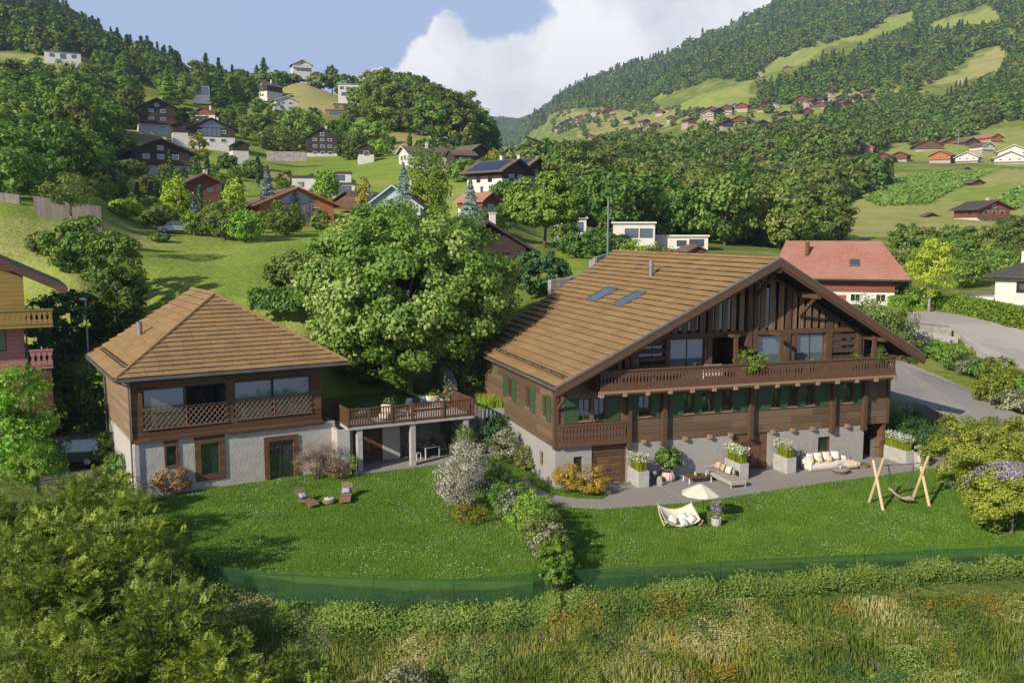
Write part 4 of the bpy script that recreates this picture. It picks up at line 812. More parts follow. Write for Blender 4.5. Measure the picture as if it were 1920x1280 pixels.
for c in (11.02, 14.2, 21.06, 3.4):
    mb = MB(); t = min(8.3, roofz(c) - .55); mb.box(c - .1, c + .1, BV - .02, BV + .18, 5.47, t); mb.box(c - .22, c + .22, BV - .05, BV + .21, t, t + .12) if c < 20 and c > 5 else None; mb.build('balcony_post', MT['post_wood'], ch)
for c in (11.02, 14.2): mb = MB(); mb.box(c - .09, c + .09, BV + .22, -.13, 8.22, 8.42); mb.build('tie_beam', MT['beam_wood'], ch)
slats = []
for a, b in ((4.9, 9.8), (10.2, 12.5), (13.4, 15.35), (15.75, 18.38), (18.88, 21.0)):
    n = max(1, round((b - a) / .58)); 
    for k in range(n): slats.append((a + (b - a) * (k + .21) / n, a + (b - a) * (k + .79) / n))
for a, b in slats:
    ta, tb = roofz(a) - .62, roofz(b) - .62
    if min(ta, tb) < 8.6: continue
    mb = MB(); mb.hexa([(a, .0, 8.485), (b, .0, 8.485), (b, .08, 8.485), (a, .08, 8.485)], [(a, .0, ta), (b, .0, tb), (b, .08, tb), (a, .08, ta)]); mb.build('gable_board', MT['slat_wood'], ch)
mb = MB()
for (ua, ub) in ((4.6, 12.5), (13.4, 21.6)): mb.beam((ua, .04, roofz(ua) - .57), (ub, .04, roofz(ub) - .57), .2, .22)
mb.build('rake_beam', MT['beam_wood'], ch)
# purlins carrying the overhang
for u, z, h, w_ in ((AP[0], 12.2, .42, .36), (10.3, 10.78, .36, .34), (16.35, 10.72, .38, .36), (4.25, 7.72, .3, .3), (21.35, 7.85, .34, .34), (.35, 5.45, .26, .26)):
    mb = MB(); z = roofz(u) - .38 - h / 2; mb.box(u - w_ / 2, u + w_ / 2, -1.93, .3, z - h / 2, z + h / 2); mb.build('purlin', [MT['beam_wood']], ch, bevel=.02)
mb = MB(); mb.beam((12.95, -.12, 10.5), (13.4, -1.6, 12.05), .16, .18); mb.build('brace', MT['post_wood'], ch); mb = MB(); mb.beam((.1, -.1, 4.3), (.3, -.9, 5.25), .12, .14); mb.build('brace', MT['post_wood'], ch); mb = MB(); mb.beam((16.3, -.1, 9.3), (16.35, -1.5, 10.45), .16, .18); mb.build('brace', MT['post_wood'], ch)
# roof
def slope_pts(side):
    if side == 'L': O = Vector((EL[0], -2.0, EL[1])); V_ = Vector((AP[0] - EL[0], 0, AP[1] - EL[1])); U_ = Vector((0, 1, 0))
    else: O = Vector((ER[0], -2.0, ER[1])); V_ = Vector((AP[0] - ER[0], 0, AP[1] - ER[1])); U_ = Vector((0, 1, 0))
    return O, U_, V_.normalized(), V_.length
rf = empty('roof', (0, 0, 0)); rf.parent = ch
mb = MB()
for (e, th) in ((EL, .3), (ER, .3)):
    mb.hexa([(e[0], -1.95, e[1] - th), (AP[0], -1.95, AP[1] - th), (AP[0], 22.0, AP[1] - th), (e[0], 16.6, e[1] - th)] if e is EL else [(AP[0], -1.95, AP[1] - th), (e[0], -1.95, e[1] - th), (e[0], 22.0, e[1] - th), (AP[0], 22, AP[1] - th)],
            [(e[0], -1.95, e[1] - .02), (AP[0], -1.95, AP[1] - .02), (AP[0], 22.0, AP[1] - .02), (e[0], 16.6, e[1] - .02)] if e is EL else [(AP[0], -1.95, AP[1] - .02), (e[0], -1.95, e[1] - .02), (e[0], 22.0, e[1] - .02), (AP[0], 22, AP[1] - .02)])
mb.build('roof_deck', MT['deck_dark'], rf)
O, U_, V_, ln = slope_pts('L'); ll = ln
polyL = [(0, 0), (18.5, 0), (22.2, ll), (0, ll)]
tiled('shingles', O, -U_ if False else U_, V_, polyL, .60, 1.15, .075, rf, seed=1) if False else None
# U must give an upward normal: for the left slope use (V, U) order by mirroring the along-ridge axis
def slope(side, poly, seed):
    O, U_, V_, ln = slope_pts(side)
    if side == 'L': return tiled('shingles', O, (0, -1, 0), V_, [(-a, b) for a, b in poly][::-1], .60, 1.15, .115, rf, seed=seed)
    return tiled('shingles', O, (0, 1, 0), V_, poly, .60, 1.15, .115, rf, seed=seed)
slope('L', [(.12, 0), (18.4, 0), (23.6, ll), (.12, ll)], 1)
O2, _, V2, lr = slope_pts('R'); slope('R', [(.12, 0), (24, 0), (24, lr), (.12, lr)], 2)
mb = MB(); mb.tube([(AP[0], -1.95, AP[1] + .05), (AP[0], 22, AP[1] + .05)], .11, 8); mb.build('ridge_cap', MT['shingle'], rf)
# barge boards with zinc flashing
for e in (EL, ER):
    mb = MB(); sg = -1 if e is EL else 1
    d = Vector((e[0] - AP[0], 0, e[1] - AP[1])).normalized(); tip = Vector((e[0], 0, e[1])) + d * .25
    A0, A1 = Vector((AP[0], 0, AP[1] + .06)), Vector((tip.x, 0, tip.z + .06))
    for (v0, v1, zt, zb, nm, mt) in ((-2.1, -2.02, 0, -.46, 'barge_board', 'beam_wood'), (-2.019, -1.955, -.12, -.6, 'inner_board', 'post_wood')):
        m2 = MB(); q = [(A0.x, A0.z + zb), (A1.x, A1.z + zb), (A1.x, A1.z + zt), (A0.x, A0.z + zt)]; m2.prism(q if sg > 0 else q[::-1], v0, v1); m2.build(nm, MT[mt], rf)
    m2 = MB(); q = [(A0.x, A0.z + .003), (A1.x, A1.z + .003), (A1.x, A1.z + .075), (A0.x, A0.z + .075)]; m2.prism(q if sg > 0 else q[::-1], -2.13, -1.86); m2.build('flashing', MT['zinc'], rf)
mb = MB(); mb.beam((EL[0] - .1, -1.9, EL[1] - .1), (EL[0] - .1, 16.5, EL[1] - .1), .17, .16); mb.build('gutter', MT['zinc'], rf)
mb = MB()
Nl = Vector((-V_.z, 0, V_.x))
for k in (0, 1):
    q = O + V_ * (.62 + .16 * k) + Nl * (.2 + .05 * k); mb.tube([q + Vector((0, .5, 0)), q + Vector((0, 13.5, 0))], .035, 6)
for j in range(8): q = O + V_ * .7 + Vector((0, .9 + j * 1.7, 0)); mb.beam(q + Nl * .02, q + Nl * .26, .04, .04)
mb.build('snow_guard', MT['dark_metal'], rf)
for (u0, u1, v0, v1) in ((6.85, 8.6, 10.05, 12.0), (6.8, 8.6, 5.7, 7.25)):
    b0 = (u0 - EL[0]) / V_.x; b1 = (u1 - EL[0]) / V_.x; skylight(rf, O + Vector((0, 2.0, 0)) + Nl * .06, (0, 1, 0), V_, Nl, v0, v1, b0, b1)
mb = MB(); cz = roofz(10.41); mb.lathe([(.17, cz - .3), (.17, cz + 1.15), (.19, cz + 1.16), (.19, cz + 1.2)], 14, 10.45, 8.95); mb.build('flue', MT['grey_metal'], rf, smooth=False)
mb = MB(); mb.box(21.36, 21.6, -.5, .3, 1.7, 1.98) if False else None
# ------------------------------------------------------------------ the smaller chalet with the hipped roof
lc = empty('chalet', loc2w(L_P0, L_A, 0, 0), L_A, 'smaller house with hipped shingle roof and lattice balconies over a rough rendered ground floor', 'house')
LW = 11.0; LB = 9.6; z0, z1 = 2.78, 6.35
op = [(.6, 5.27, 3.45, 5.8), (5.65, 10.4, 3.48, 5.84)]
mb = MB(); mb.wall(0, LW, z0, z1, op, 0, .25); mb.build('timber_wall', MT['log_wall_dark'], lc)
wood('board_side', (.24, .16, .10), (.15, .10, .065), (.28, .19, .125), plank=.3, axis='x', off=.1)
mb = MB(); mb.wall(.252, LB, z0, z1, [], 0, .22, axis='x'); mb.wall(.252, LB, z0, z1, [], LW - .22, LW, axis='x'); mb.box(.222, LW - .222, LB - .2, LB - .002, z0, z1); mb.build('side_wall', MT['board_side'], lc)
mb = MB(); mb.wall(.1, 11.9, -1, z0 - .003, [(1.66, 2.42, 1.15, 2.9), (3.34, 5.06, .1, 2.9), (7.38, 9.5, GZ, 2.22)], .12, .45); mb.wall(.452, LB, -1.4, z0 - .003, [], .1, .4, axis='x'); mb.wall(.452, LB, -1, z0 - .003, [], 11.6, 11.9, axis='x'); mb.box(.402, 11.6, LB - .3, LB - .002, -1, z0 - .01)
pm('rough_render', (.44, .415, .385), (.38, .355, .33), scale=2, rough=.95, bump=.06, bscale=9); mb.build('rendered_base', MT['rough_render'], lc)
mb = MB(); mb.box(.05, .098, .3, LB, -1.2, 2.6); mb.build('side_plinth', MT['rough_render'], lc)
mb = MB(); mb.box(.3, LW - .3, 3.2, 3.3, z0 + .02, 6.2); mb.box(.23, LW - .23, .26, 3.2, z0 - .002, z0 + .08); mb.box(5.28, 5.5, .26, 3.2, z0 + .1, 6.1); mb.box(.3, LW - .3, .26, 3.2, 6.1, 6.2); mb.box(.45, 11.5, 1.4, 1.5, -1, 2.7); mb.build('interior_wall', MT['interior'], lc)
# sliding glazing: left pane closed, second open; right bay two panes
for i, (a, b, q) in enumerate(((.66, 2.9, 0), (5.72, 7.98, 0), (8.02, 10.34, 0))):
    window(lc, a, b, 3.5, 5.76, .1, t=.06, mull=0, name='sliding_window', gl='pale_glass', fr='dark_metal' if i else 'post_wood')
mb = MB(); mb.frame(.6, 5.27, 3.45, 5.8, .05, .02, .09); mb.frame(5.65, 10.4, 3.48, 5.84, .05, .02, .09); mb.box(2.9, 3.0, .1, .2, 3.5, 5.75); mb.build('opening_frame', MT['post_wood'], lc)
def lattice(par, u0, u1, z0, z1, v):
    mb = MB(); h = z1 - z0; st = .3
    k = -int(h / st) - 1
    while u0 + k * st < u1:
        for sg, vv in ((1, v), (-1, v + .024)):
            a = u0 + k * st; p0 = [a, z0]; p1 = [a + h * .85, z1]
            if sg < 0: p0, p1 = [a + h * .85, z0], [a, z1]
            # clip to the panel
            (xa, za), (xb, zb) = p0, p1
            def at(x): return za + (x - xa) * (zb - za) / (xb - xa)
            lo, hi = max(u0, min(xa, xb)), min(u1, max(xa, xb))
            if hi - lo > .05: mb.beam((lo, vv, at(lo)), (hi, vv, at(hi)), .022, .045, up=(0, 1, 0)) if False else mb.beam((lo, vv, at(lo)), (hi, vv, at(hi)), .022, .05)
        k += 1
    mb.box(u0 - .02, u1 + .02, v - .03, v + .05, z1, z1 + .06); mb.box(u0 - .02, u1 + .02, v - .03, v + .05, z0 - .06, z0); mb.box((u0 + u1) / 2 - .03, (u0 + u1) / 2 + .03, v - .028, v - .012, z0, z1)
    return mb.build('lattice_railing', MT['rail_lattice'], par)
wood('rail_lattice', (.25, .15, .10), (.17, .10, .065), (.22, .135, .09), axis='z')
lattice(lc, .62, 5.25, 3.52, 4.62, -.06); lattice(lc, 5.68, 10.38, 3.55, 4.62, -.06)
# surrounds of ground floor windows
for (a, b, c, d, t, m_) in ((1.66, 2.42, 1.15, 2.9, .1, 0), (3.34, 5.06, .1, 2.9, .34, 0), (7.38, 9.5, GZ + .04, 2.22, .3, 1)):
    mb = MB(); zz0 = c + (.5 if a < 2 else 0); mb.wall(a, b, c, d - .02, [(a + t, b - t, c + (t if a < 6 else -.01), d - (t * (1 if a > 6 else 1.8)) - (.35 if a < 2 else 0))], .04, .3); mb.build('window_surround', MT['door_wood'], lc)
    window(lc, a + t, b - t, c + (t if a < 6 else .02), d - (t * (1 if a > 6 else 1.8)) - (.35 if a < 2 else 0), .18, t=.05, mull=m_, fr='dark_metal', name='window' if a < 6 else 'glazed_door')
mb = MB(); mb.box(-.05, LW + .05, -.08, -.002, z0 - .02, z0 + .18); mb.box(5.4, 11.2, -.06, .11, z0 - .12, z0 - .022); mb.build('sill_beam', MT['door_wood'], lc)
# hipped roof with its ridge running back
e0, e1, f0, bk = -.85, 12.45, -.95, 10.6; rz_ = 10.65; rx = 5.8; rv = 4.2; ez = 6.6
lr_ = empty('roof'); lr_.parent = lc
mb = MB(); mb.add([(e0, f0, ez), (e1, f0, ez), (e1, bk, ez), (e0, bk, ez), (rx, rv, rz_), (rx, bk, rz_), (e0, f0, ez - .22), (e1, f0, ez - .22), (e1, bk, ez - .22), (e0, bk, ez - .22)],
                  [(0, 1, 4), (1, 2, 5, 4), (3, 0, 4, 5), (2, 3, 5), (6, 9, 8, 7), (0, 6, 7, 1), (1, 7, 8, 2), (2, 8, 9, 3), (3, 9, 6, 0)]); mb.build('roof_deck', MT['deck_dark'], lr_)
V1 = Vector((0, rv - f0, rz_ - ez)); l1 = V1.length; V1n = V1.normalized(); tiled('shingles', (e0, f0, ez + .03), (1, 0, 0), V1n, [(0, 0), (e1 - e0, 0), (rx - e0, l1)], .37, .82, .075, lr_, seed=5)
V3 = Vector((rx - e0, 0, rz_ - ez)); l3 = V3.length; V3n = V3.normalized(); tiled('shingles', (e0, f0, ez + .03), (0, -1, 0), V3n, [(-0.0, 0), (-(rv - f0), l3), (-(bk - f0), l3), (-(bk - f0), 0)], .55, 1.15, .11, lr_, seed=6)
V4 = Vector((rx - e1, 0, rz_ - ez)); l4 = V4.length; tiled('shingles', (e1, f0, ez + .03), (0, 1, 0), V4.normalized(), [(0, 0), (bk - f0, 0), (bk - f0, l4), (rv - f0, l4)], .55, 1.15, .11, lr_, seed=7)
for a, b in (((e0, f0, ez + .06), (rx, rv, rz_ + .09)), ((e1, f0, ez + .06), (rx, rv, rz_ + .09)), ((rx, rv, rz_ + .09), (rx, bk, rz_ + .09))):
    mb = MB(); mb.tube([a, b], .1, 8); mb.build('ridge_cap', MT['shingle'], lr_)
mb = MB(); mb.beam((e0 - .1, f0 - .06, ez - .08), (e1 + .06, f0 - .06, ez - .08), .15, .17); mb.beam((e0 - .07, f0 + .02, ez - .08), (e0 - .07, bk, ez - .08), .15, .17); mb.build('gutter', MT['zinc'], lr_)
N3 = Vector((-V3n.z, 0, V3n.x)); mb = MB()
for k in (0, 1): q = Vector((e0, f0, ez)) + V3n * (.75 + .14 * k) + N3 * (.2 + .04 * k); mb.tube([q + Vector((0, .8, 0)), q + Vector((0, 10.5, 0))], .032, 6)
mb.build('snow_guard', MT['dark_metal'], lr_)
mb = MB(); mb.lathe([(.17, 7.4), (.17, 9.0), (.2, 9.01), (.2, 9.05)], 12, 1.6, 5.9); mb.build('flue', MT['grey_metal'], lr_)
mb = MB(); mb.tube([(-.75, -.85, ez - .2), (-.12, -.1, ez - .6), (-.1, -.06, 3.2), (-.1, -.06, .2)], .05, 8); mb.tube([(-.75, 9.4, ez - .2), (-.1, 9.5, ez - .7), (-.1, 9.5, 1.2)], .05, 8); mb.build('downpipe', MT['zinc'], lc)
# ------------------------------------------------------------------ covered patio with the roof terrace
tp = empty('covered_patio', loc2w(T_P0, T_A, 0, 0), T_A, 'open concrete patio on three columns with wooden railed roof terrace beside the smaller house', 'pavilion')
mb = MB(); mb.box(0, 8.55, 0, 4.4, 2.40, 2.56); mb.build('roof_slab', MT['concrete_light'], tp)
mb = MB(); mb.box(.4, 8.6, -.15, 4.3, GZ - .3, GZ + .12); mb.build('patio_floor', MT['paving'], tp)
for u in (.62, 4.14, 7.86): mb = MB(); mb.box(u, u + .34, .1, .44, GZ + .121, 2.399); mb.build('column', MT['concrete_light'], tp, bevel=.01)
mb = MB(); mb.wall(-.6, 4.2, GZ + .12, 2.399, [(1.0, 3.0, GZ + .1, 1.95)], 2.3, 2.5); mb.box(4.0, 4.199, 2.502, 4.3, GZ + .121, 2.398); mb.wall(.3, 2.299, -1, 2.399, [], -.6, -.4, axis='x'); mb.box(-.398, .2, .3, .5, -1, 2.398); mb.build('patio_wall', MT['render_pale'], tp)
mb = MB(); mb.box(4.2, 8.6, 4.2, 4.35, GZ + .121, 2.398); mb.box(8.5, 8.6, 2.0, 4.199, GZ + .121, 2.398); mb.build('back_wall', MT['stone'], tp)
def door2(par, u0, u1, z0, z1, v):
    fr = MB(); fr.wall(u0, u1, z0, z1, [(u0 + .1, u1 - .1, z0 - .01, z1 - .12)], v, v + .12); d = fr.build('door', MT['rail_red'], par); w_ = (u1 - u0 - .2) / 2
    for k in range(2):
        a = u0 + .1 + k * w_; l_ = MB(); l_.frame(a + .01, a + w_ - .01, z0 + .02, z1 - .13, .1, v + .04, v + .09); l_.box(a + .1, a + w_ - .1, v + .05, v + .08, z0 + .1, z1 - .2); lo = l_.build('door_leaf', MT['log_wall_dark'], d)
        h = MB(); x = a + (w_ - .08 if k == 0 else .05); h.box(x, x + .03, v, v + .039, .3, 1.0); h.build('handle', MT['grey_metal'], lo)
door2(tp, 1.0, 3.0, GZ + .125, 1.95, 2.33)
mb = MB(); rzt = 3.72
def baluster_run(mb, P, Q, z0, z1, n, w=.085, t=.03):
    P = Vector(P); Q = Vector(Q)
    for k in range(n):
        c = P.lerp(Q, (k + .5) / n); d = (Q - P).normalized(); mb.beam(c + Vector((0, 0, z0)) , c + Vector((0, 0, z1)), w, t, up=(-d.y, d.x, 0))
runs = [((0.06, .06), (8.49, .06), 50), ((.06, 2.9), (.06, .06), 18), ((8.49, .06), (8.49, 4.5), 27)]
for a, b, n in runs: baluster_run(mb, (*a, 0), (*b, 0), 2.58, rzt - .08, n)
mb.build('baluster_row', MT['rail_red'], tp)
mb = MB()
for a, b, n in runs: mb.beam((*a, rzt - .04), (*b, rzt - .04), .13, .07); mb.beam((*a, 2.68), (*b, 2.68), .06, .08)
mb.build('handrail', MT['rail_red'], tp)
for u, v in ((.06, .06), (2.87, .06), (4.28, .06), (6.4, .06), (8.49, .06), (8.49, 2.3), (8.49, 4.5), (.06, 2.9)): mb = MB(); mb.box(u - .07, u + .07, v - .07, v + .07, 2.561, rzt + .02); mb.build('newel_post', MT['rail_red'], tp)
mb = MB(); baluster_run(mb, (-1.9, 2.9, 0), (.0, 2.9, 0), 2.3, rzt - .08, 14, w=.11); mb.beam((-1.9, 2.9, rzt - .04), (0, 2.9, rzt - .04), .13, .07); mb.build('bridge_railing', MT['rail_red'], tp)
# steps up between the two houses
st = empty('stairs', loc2w(T_P0, T_A, 9.1, .4), T_A, 'grey stone steps climbing between the patio and the large chalet', 'stairs')
mb = MB()
for k in range(14): mb.box(0, 1.7, k * .34, 5.2, GZ + k * .215, GZ + (k + 1) * .215)
mb.build('step_flight', MT['concrete'], st); mb = MB(); mb.box(-.2, -.002, -.2, 5.1, -1, GZ + .9); mb.build('side_wall', MT['concrete'], st)
# ------------------------------------------------------------------ garden furniture
TZt = GZ + .079
def TW(u, v, z=0.0): return loc2w(T_P0, T_A, u, v, z)
def planter(u, v, w, d, h, label, group='concrete planters along the terrace', off=0):
    r = empty('planter', MW(u, v, TZt), M_A + off, label, 'planter', group); mb = MB(); t = .07
    mb.box(0, w, 0, t, 0, h); mb.box(0, w, d - t, d, 0, h); mb.box(0, t, t, d - t, 0, h); mb.box(w - t, w, t, d - t, 0, h); mb.build('planter_wall', MT['concrete_light'], r, bevel=.012)
    m2 = MB(); m2.box(t, w - t, t, d - t, 0, h - .08); m2.build('soil', MT['soil'], r); return r
pm('soil', (.05, .035, .025), (.03, .022, .016), scale=14, rough=1, bump=.03, bscale=20)
planter(4.62, -1.55, .7, 1.5, .98, 'concrete planter of white flowers beside the left cellar door')
planter(11.25, -1.8, .62, 1.75, .98, 'concrete planter of white flowers behind the grey sofa')
planter(14.75, -1.55, .68, 1.5, 1.0, 'concrete planter of white flowers between middle door and white sofa')
planter(23.35, -2.0, .7, 2.5, .9, 'long concrete planter of white flowers at the right end of the terrace')
planter(23.75, -2.9, .62, .62, .9, 'small square concrete planter at the far right terrace corner')
LM['stalk'] = leafmat('leaf_stalk', [(.16, .22, .015), (.25, .32, .02), (.34, .4, .03), (.42, .46, .05)], trans=.4, rvar=.05)
LM['whiteflower'] = leafmat('leaf_whiteflower', [(.12, .2, .05), (.35, .4, .22), (.7, .7, .6), (.85, .84, .76)], trans=.3, rvar=.05)
def blades(P, hgt, wid, lean, cv, rg, tip=1.0):
    """thin upright blades: P roots (n,3); returns verts, faces, cv"""
    n = len(P); a = rg.uniform(0, 2 * np.pi, n); dx = np.stack([np.cos(a), np.sin(a), 0 * a], 1); b = rg.uniform(0, 2 * np.pi, n); ld = np.stack([np.cos(b), np.sin(b), 0 * b], 1) * (lean * rg.uniform(.2, 1, n))[:, None]
    h = (hgt * rg.uniform(.6, 1.15, n))[:, None]; w_ = (wid * rg.uniform(.7, 1.2, n))[:, None]; up_ = np.array([0, 0, 1.0])
    v = np.stack([P - dx * w_ / 2, P + dx * w_ / 2, P + dx * w_ * .35 + up_ * h * .6 + ld * h * .35, P - dx * w_ * .35 + up_ * h * .6 + ld * h * .35, P + up_ * h + ld * h + dx * w_ * .08 * tip, P + up_ * h + ld * h - dx * w_ * .08 * tip], 1).reshape(-1, 3)
    i = np.arange(n)[:, None] * 6; f = np.concatenate([i + np.array([0, 1, 2, 3]), i + np.array([3, 2, 4, 5])], 0); return v, f, np.concatenate([cv, cv])
def flowerbed(u, v, w, d, z0, label, seed, h=.8, group='white flowering plants in the terrace planters'):
    rg = np.random.default_rng(seed); r = empty('flowering_plant', MW(u, v, z0), M_A, label, 'plant', group)
    n = int(900 * w * d / .9); P = np.stack([rg.uniform(.08, w - .08, n), rg.uniform(.08, d - .08, n), 0 * rg.random(n)], 1); V, F_, c = blades(P, h, .03, .18, rg.random(n), rg); npmesh('stalks', V, F_, LM['stalk'], attr=c, parent=r)
    n = int(620 * w * d / .9); P = np.stack([rg.uniform(-.08, w + .12, n), rg.uniform(-.05, d + .08, n), h * rg.uniform(.75, 1.3, n)], 1); leaves('blossom', P, np.tile([0, -.3, 1.0], (n, 1)), .055, np.clip(rg.random(n) * .8 + .2, 0, 1), LM['whiteflower'], .8, r, rg=rg); return r
flowerbed(4.66, -1.5, .62, 1.4, TZt + .88, 'white flowers on green stalks in the planter by the left cellar door', 1)
flowerbed(11.29, -1.75, .54, 1.65, TZt + .88, 'white flowers on green stalks in the planter behind the grey sofa', 2)
flowerbed(14.8, -1.5, .58, 1.4, TZt + .9, 'white flowers on green stalks in the planter left of the white sofa', 3)
flowerbed(23.4, -1.95, .6, 2.4, TZt + .8, 'white flowers on green stalks in the long planter at the right end', 4)
flowerbed(23.8, -2.85, .52, .52, TZt + .8, 'feathery cream grass in the small square planter at the right', 5, h=.4)
# ribbed pot with a broad shrub
r = empty('plant_pot', MW(7.05, -.55, TZt), 0, 'ribbed pale pink pot under a round shrub against the grey wall', 'pot'); mb = MB(); n = 28
vs = []; prof = [(.30, 0), (.40, .08), (.44, .2), (.43, .32), (.36, .46), (.31, .56)]
for rr, z in prof:
    for k in range(n): q = rr * (1 + (.05 if k % 2 else -.03)); vs.append((q * math.cos(2 * math.pi * k / n), q * math.sin(2 * math.pi * k / n), z))
mb.add(vs, [(i * n + j, i * n + (j + 1) % n, (i + 1) * n + (j + 1) % n, (i + 1) * n + j) for i in range(5) for j in range(n)] + [tuple(range(n - 1, -1, -1))]); mb.build('pot_body', MT['pot_pink'] if 'pot_pink' in MT else pm('pot_pink', (.55, .42, .36), (.48, .36, .3), rough=.8), r, fix=False)
m2 = MB(); m2.lathe([(.30, .40), (.30, .50)], 20); m2.build('soil', MT['soil'], r)
make_tree('round', 1.6, 1.7, MW(7.1, -.5, TZt + .48), 'round green shrub in the ribbed pot against the grey wall', 'shrub', None, n=2600, leaf=.09, mat='broad', name='potted_shrub', seed=31, limbs=5, bare=.12, tr=.02, k=8)
LM['broad']
# serving cart / grill in the corner
r = empty('fire_tool_rack', MW(5.85, -1.15, TZt), M_A, 'small dark grill stand with pale handles beside the left planter', 'grill'); mb = MB(); mb.lathe([(.05, .5), (.18, .52), (.24, .62), (.24, .68)], 16); mb.build('bowl', MT['dark_metal'], r)
mb = MB()
for a in (0, 2.1, 4.2): mb.tube([(.05 * math.cos(a), .05 * math.sin(a), .52), (.2 * math.cos(a), .2 * math.sin(a), 0)], .015, 6)
mb.build('leg_frame', MT['dark_metal'], r)
for k in range(3): m2 = MB(); m2.tube([(-.08 + k * .07, -.1, .64), (-.1 + k * .07, -.12, .86)], .014, 6); m2.build('handle', MT['white_metal'], r)
r = empty('paddle', MW(6.05, -1.5, TZt), M_A, 'rounded grey board leaning by the dark grill stand', 'board'); mb = MB(); mb.prism([(-.14, 0), (.14, 0), (.18, .25), (.14, .5), (0, .6), (-.14, .5), (-.18, .25)], 0, .03); mb.build('board_body', MT['concrete_light'], r, bevel=.008); r.rotation_euler = (-.15, 0, M_A)
# grey corner sofa
def rbox(name, a, mat, par, bev=.06): mb = MB(); mb.box(*a); return mb.build(name, MT[mat], par, bevel=bev, smooth=False)
def pillow(name, loc, rot, w, d, h, mat, label, group=None):
    mb = placed(cushion(w, d, h), (0, 0, 0), (0, 0, 0)); o = mb.build(name, MT[mat], None, smooth=True); o.location = tuple(loc); o.rotation_euler = rot; tag(o, label, 'cushion', group); return o
s = empty('outdoor_sofa', MW(9.72, -3.3, TZt), M_A, 'grey sectional sofa with chaise end on the terrace by the middle planter', 'sofa')
rbox('seat', (0, 1.12, 0, 1.55, .14, .42), 'fabric_grey', s); rbox('seat', (0, 1.12, 1.56, 3.15, .14, .42), 'fabric_grey', s); rbox('backrest', (.94, 1.14, 1.3, 3.15, .43, .78), 'fabric_grey', s); rbox('armrest', (0, .93, 2.98, 3.15, .43, .68), 'fabric_grey', s)
for x in (.08, 1.04):
    for y in (.08, 3.05): mb = MB(); mb.box(x - .02, x + .02, y - .02, y + .02, 0, .14); mb.build('leg', MT['white_metal'], s)
for k, (v, m_, lb) in enumerate(((-.55, 'fabric_sand', 'sand square cushion at the back end of the grey sofa'), (-1.12, 'fabric_sand', 'sand patterned cushion in the middle of the grey sofa'), (-1.75, 'fabric_cream', 'pale cushion at the front end of the grey sofa back'))):
    pillow('cushion', MW(10.48, v, TZt + .68), (R(90 - 18), 0, M_A + R(-90 + (6, -8, 10)[k])), .52, .5, .17, m_, lb, 'cushions on the grey sofa')
t = empty('coffee_table', MW(7.85, -1.75, TZt), M_A, 'low wooden table with pale legs in front of the grey sofa', 'table'); rbox('tabletop', (0, 1.55, 0, .8, .36, .4), 'door_wood', t, .01)
for x in (.04, 1.51):
    for y in (.04, .76): mb = MB(); mb.box(x - .025, x + .025, y - .025, y + .025, 0, .358); mb.build('leg', MT['white_metal'], t)
o = MB().lathe([(.07, 0), (.10, .03), (.10, .2), (.085, .24)], 16).build('lantern', MT['fabric_sand'], smooth=False); o.location = MW(8.5, -1.35, TZt + .402); tag(o, 'small tan lantern pot on the low wooden table', 'lantern')
o = MB().lathe([(.04, 0), (.045, .01), (.045, .16)], 12).build('candle', MT['white_metal']); o.location = MW(9.1, -1.55, TZt + .402); tag(o, 'white candle on the low wooden table', 'candle')
r = empty('flower_vase', MW(9.2, -1.2, TZt + .402), 0, 'vase with mauve sprigs on the low wooden table', 'vase'); MB().lathe([(.04, 0), (.06, .06), (.03, .16), (.035, .18)], 12).build('vase_body', MT['grey_metal'], r)
rg = np.random.default_rng(4); P = rg.normal(0, .11, (160, 3)) + [0, 0, .38]; leaves('sprigs', P, np.tile([0, 0, 1.0], (160, 1)), .04, rg.random(160), LM['lilac'], .6, r, rg=rg)
# white sofa with yellow cushions
s = empty('outdoor_sofa', MW(16.45, -1.55, TZt), M_A, 'long cream sofa with open chaise end under the small cellar window', 'sofa')
rbox('seat', (.2, 2.2, .0, 1.0, .12, .42), 'fabric_white', s); rbox('seat', (2.21, 3.6, -.25, 1.0, .12, .4), 'fabric_white', s); rbox('armrest', (0, .19, -.02, 1.02, .1, .64), 'fabric_white', s); rbox('backrest', (.2, 2.9, .86, 1.04, .43, .74), 'fabric_white', s); rbox('armrest', (2.91, 3.1, .5, 1.04, .42, .66), 'fabric_white', s)
rbox('base', (.02, 3.58, .0, .98, .03, .119), 'fabric_sand', s, .01)
for k, (u, lb) in enumerate(((16.95, 'large white cushion at the left arm of the cream sofa'), (17.55, 'large white cushion second from the left on the cream sofa'), (18.2, 'large white cushion right of centre on the cream sofa'), (18.85, 'large white cushion at the right end of the cream sofa'))):
    pillow('cushion', MW(u, -.82, TZt + .72), (R(90 - 16), 0, M_A + R((4, -5, 3, -8)[k])), .6, .58, .2, 'fabric_white', lb, 'cushions on the cream sofa')
for u, lb in ((16.82, 'small yellow cushion tucked in the left corner of the cream sofa'), (17.5, 'small yellow patterned cushion in the middle of the cream sofa'), (18.2, 'small yellow patterned cushion toward the chaise of the cream sofa')):
    pillow('cushion', MW(u, -1.1, TZt + .63), (R(90 - 24), 0, M_A + R(u * 40 % 16 - 8)), .42, .42, .16, 'fabric_yellow', lb, 'cushions on the cream sofa')
mb = MB(); rg = random.Random(2); n = 14; vs = []
for i in range(n + 1):
    for j in range(n + 1):
        a, b = i / n, j / n; x = 2.6 + a * .75 + .1 * b; y = -.33 + b * .9; z = .425 + .018 * math.sin(a * 17 + b * 5) + .012 * math.sin(b * 22) if b > .08 else .425 - (.08 - b) * 4; vs.append((x, y, z))
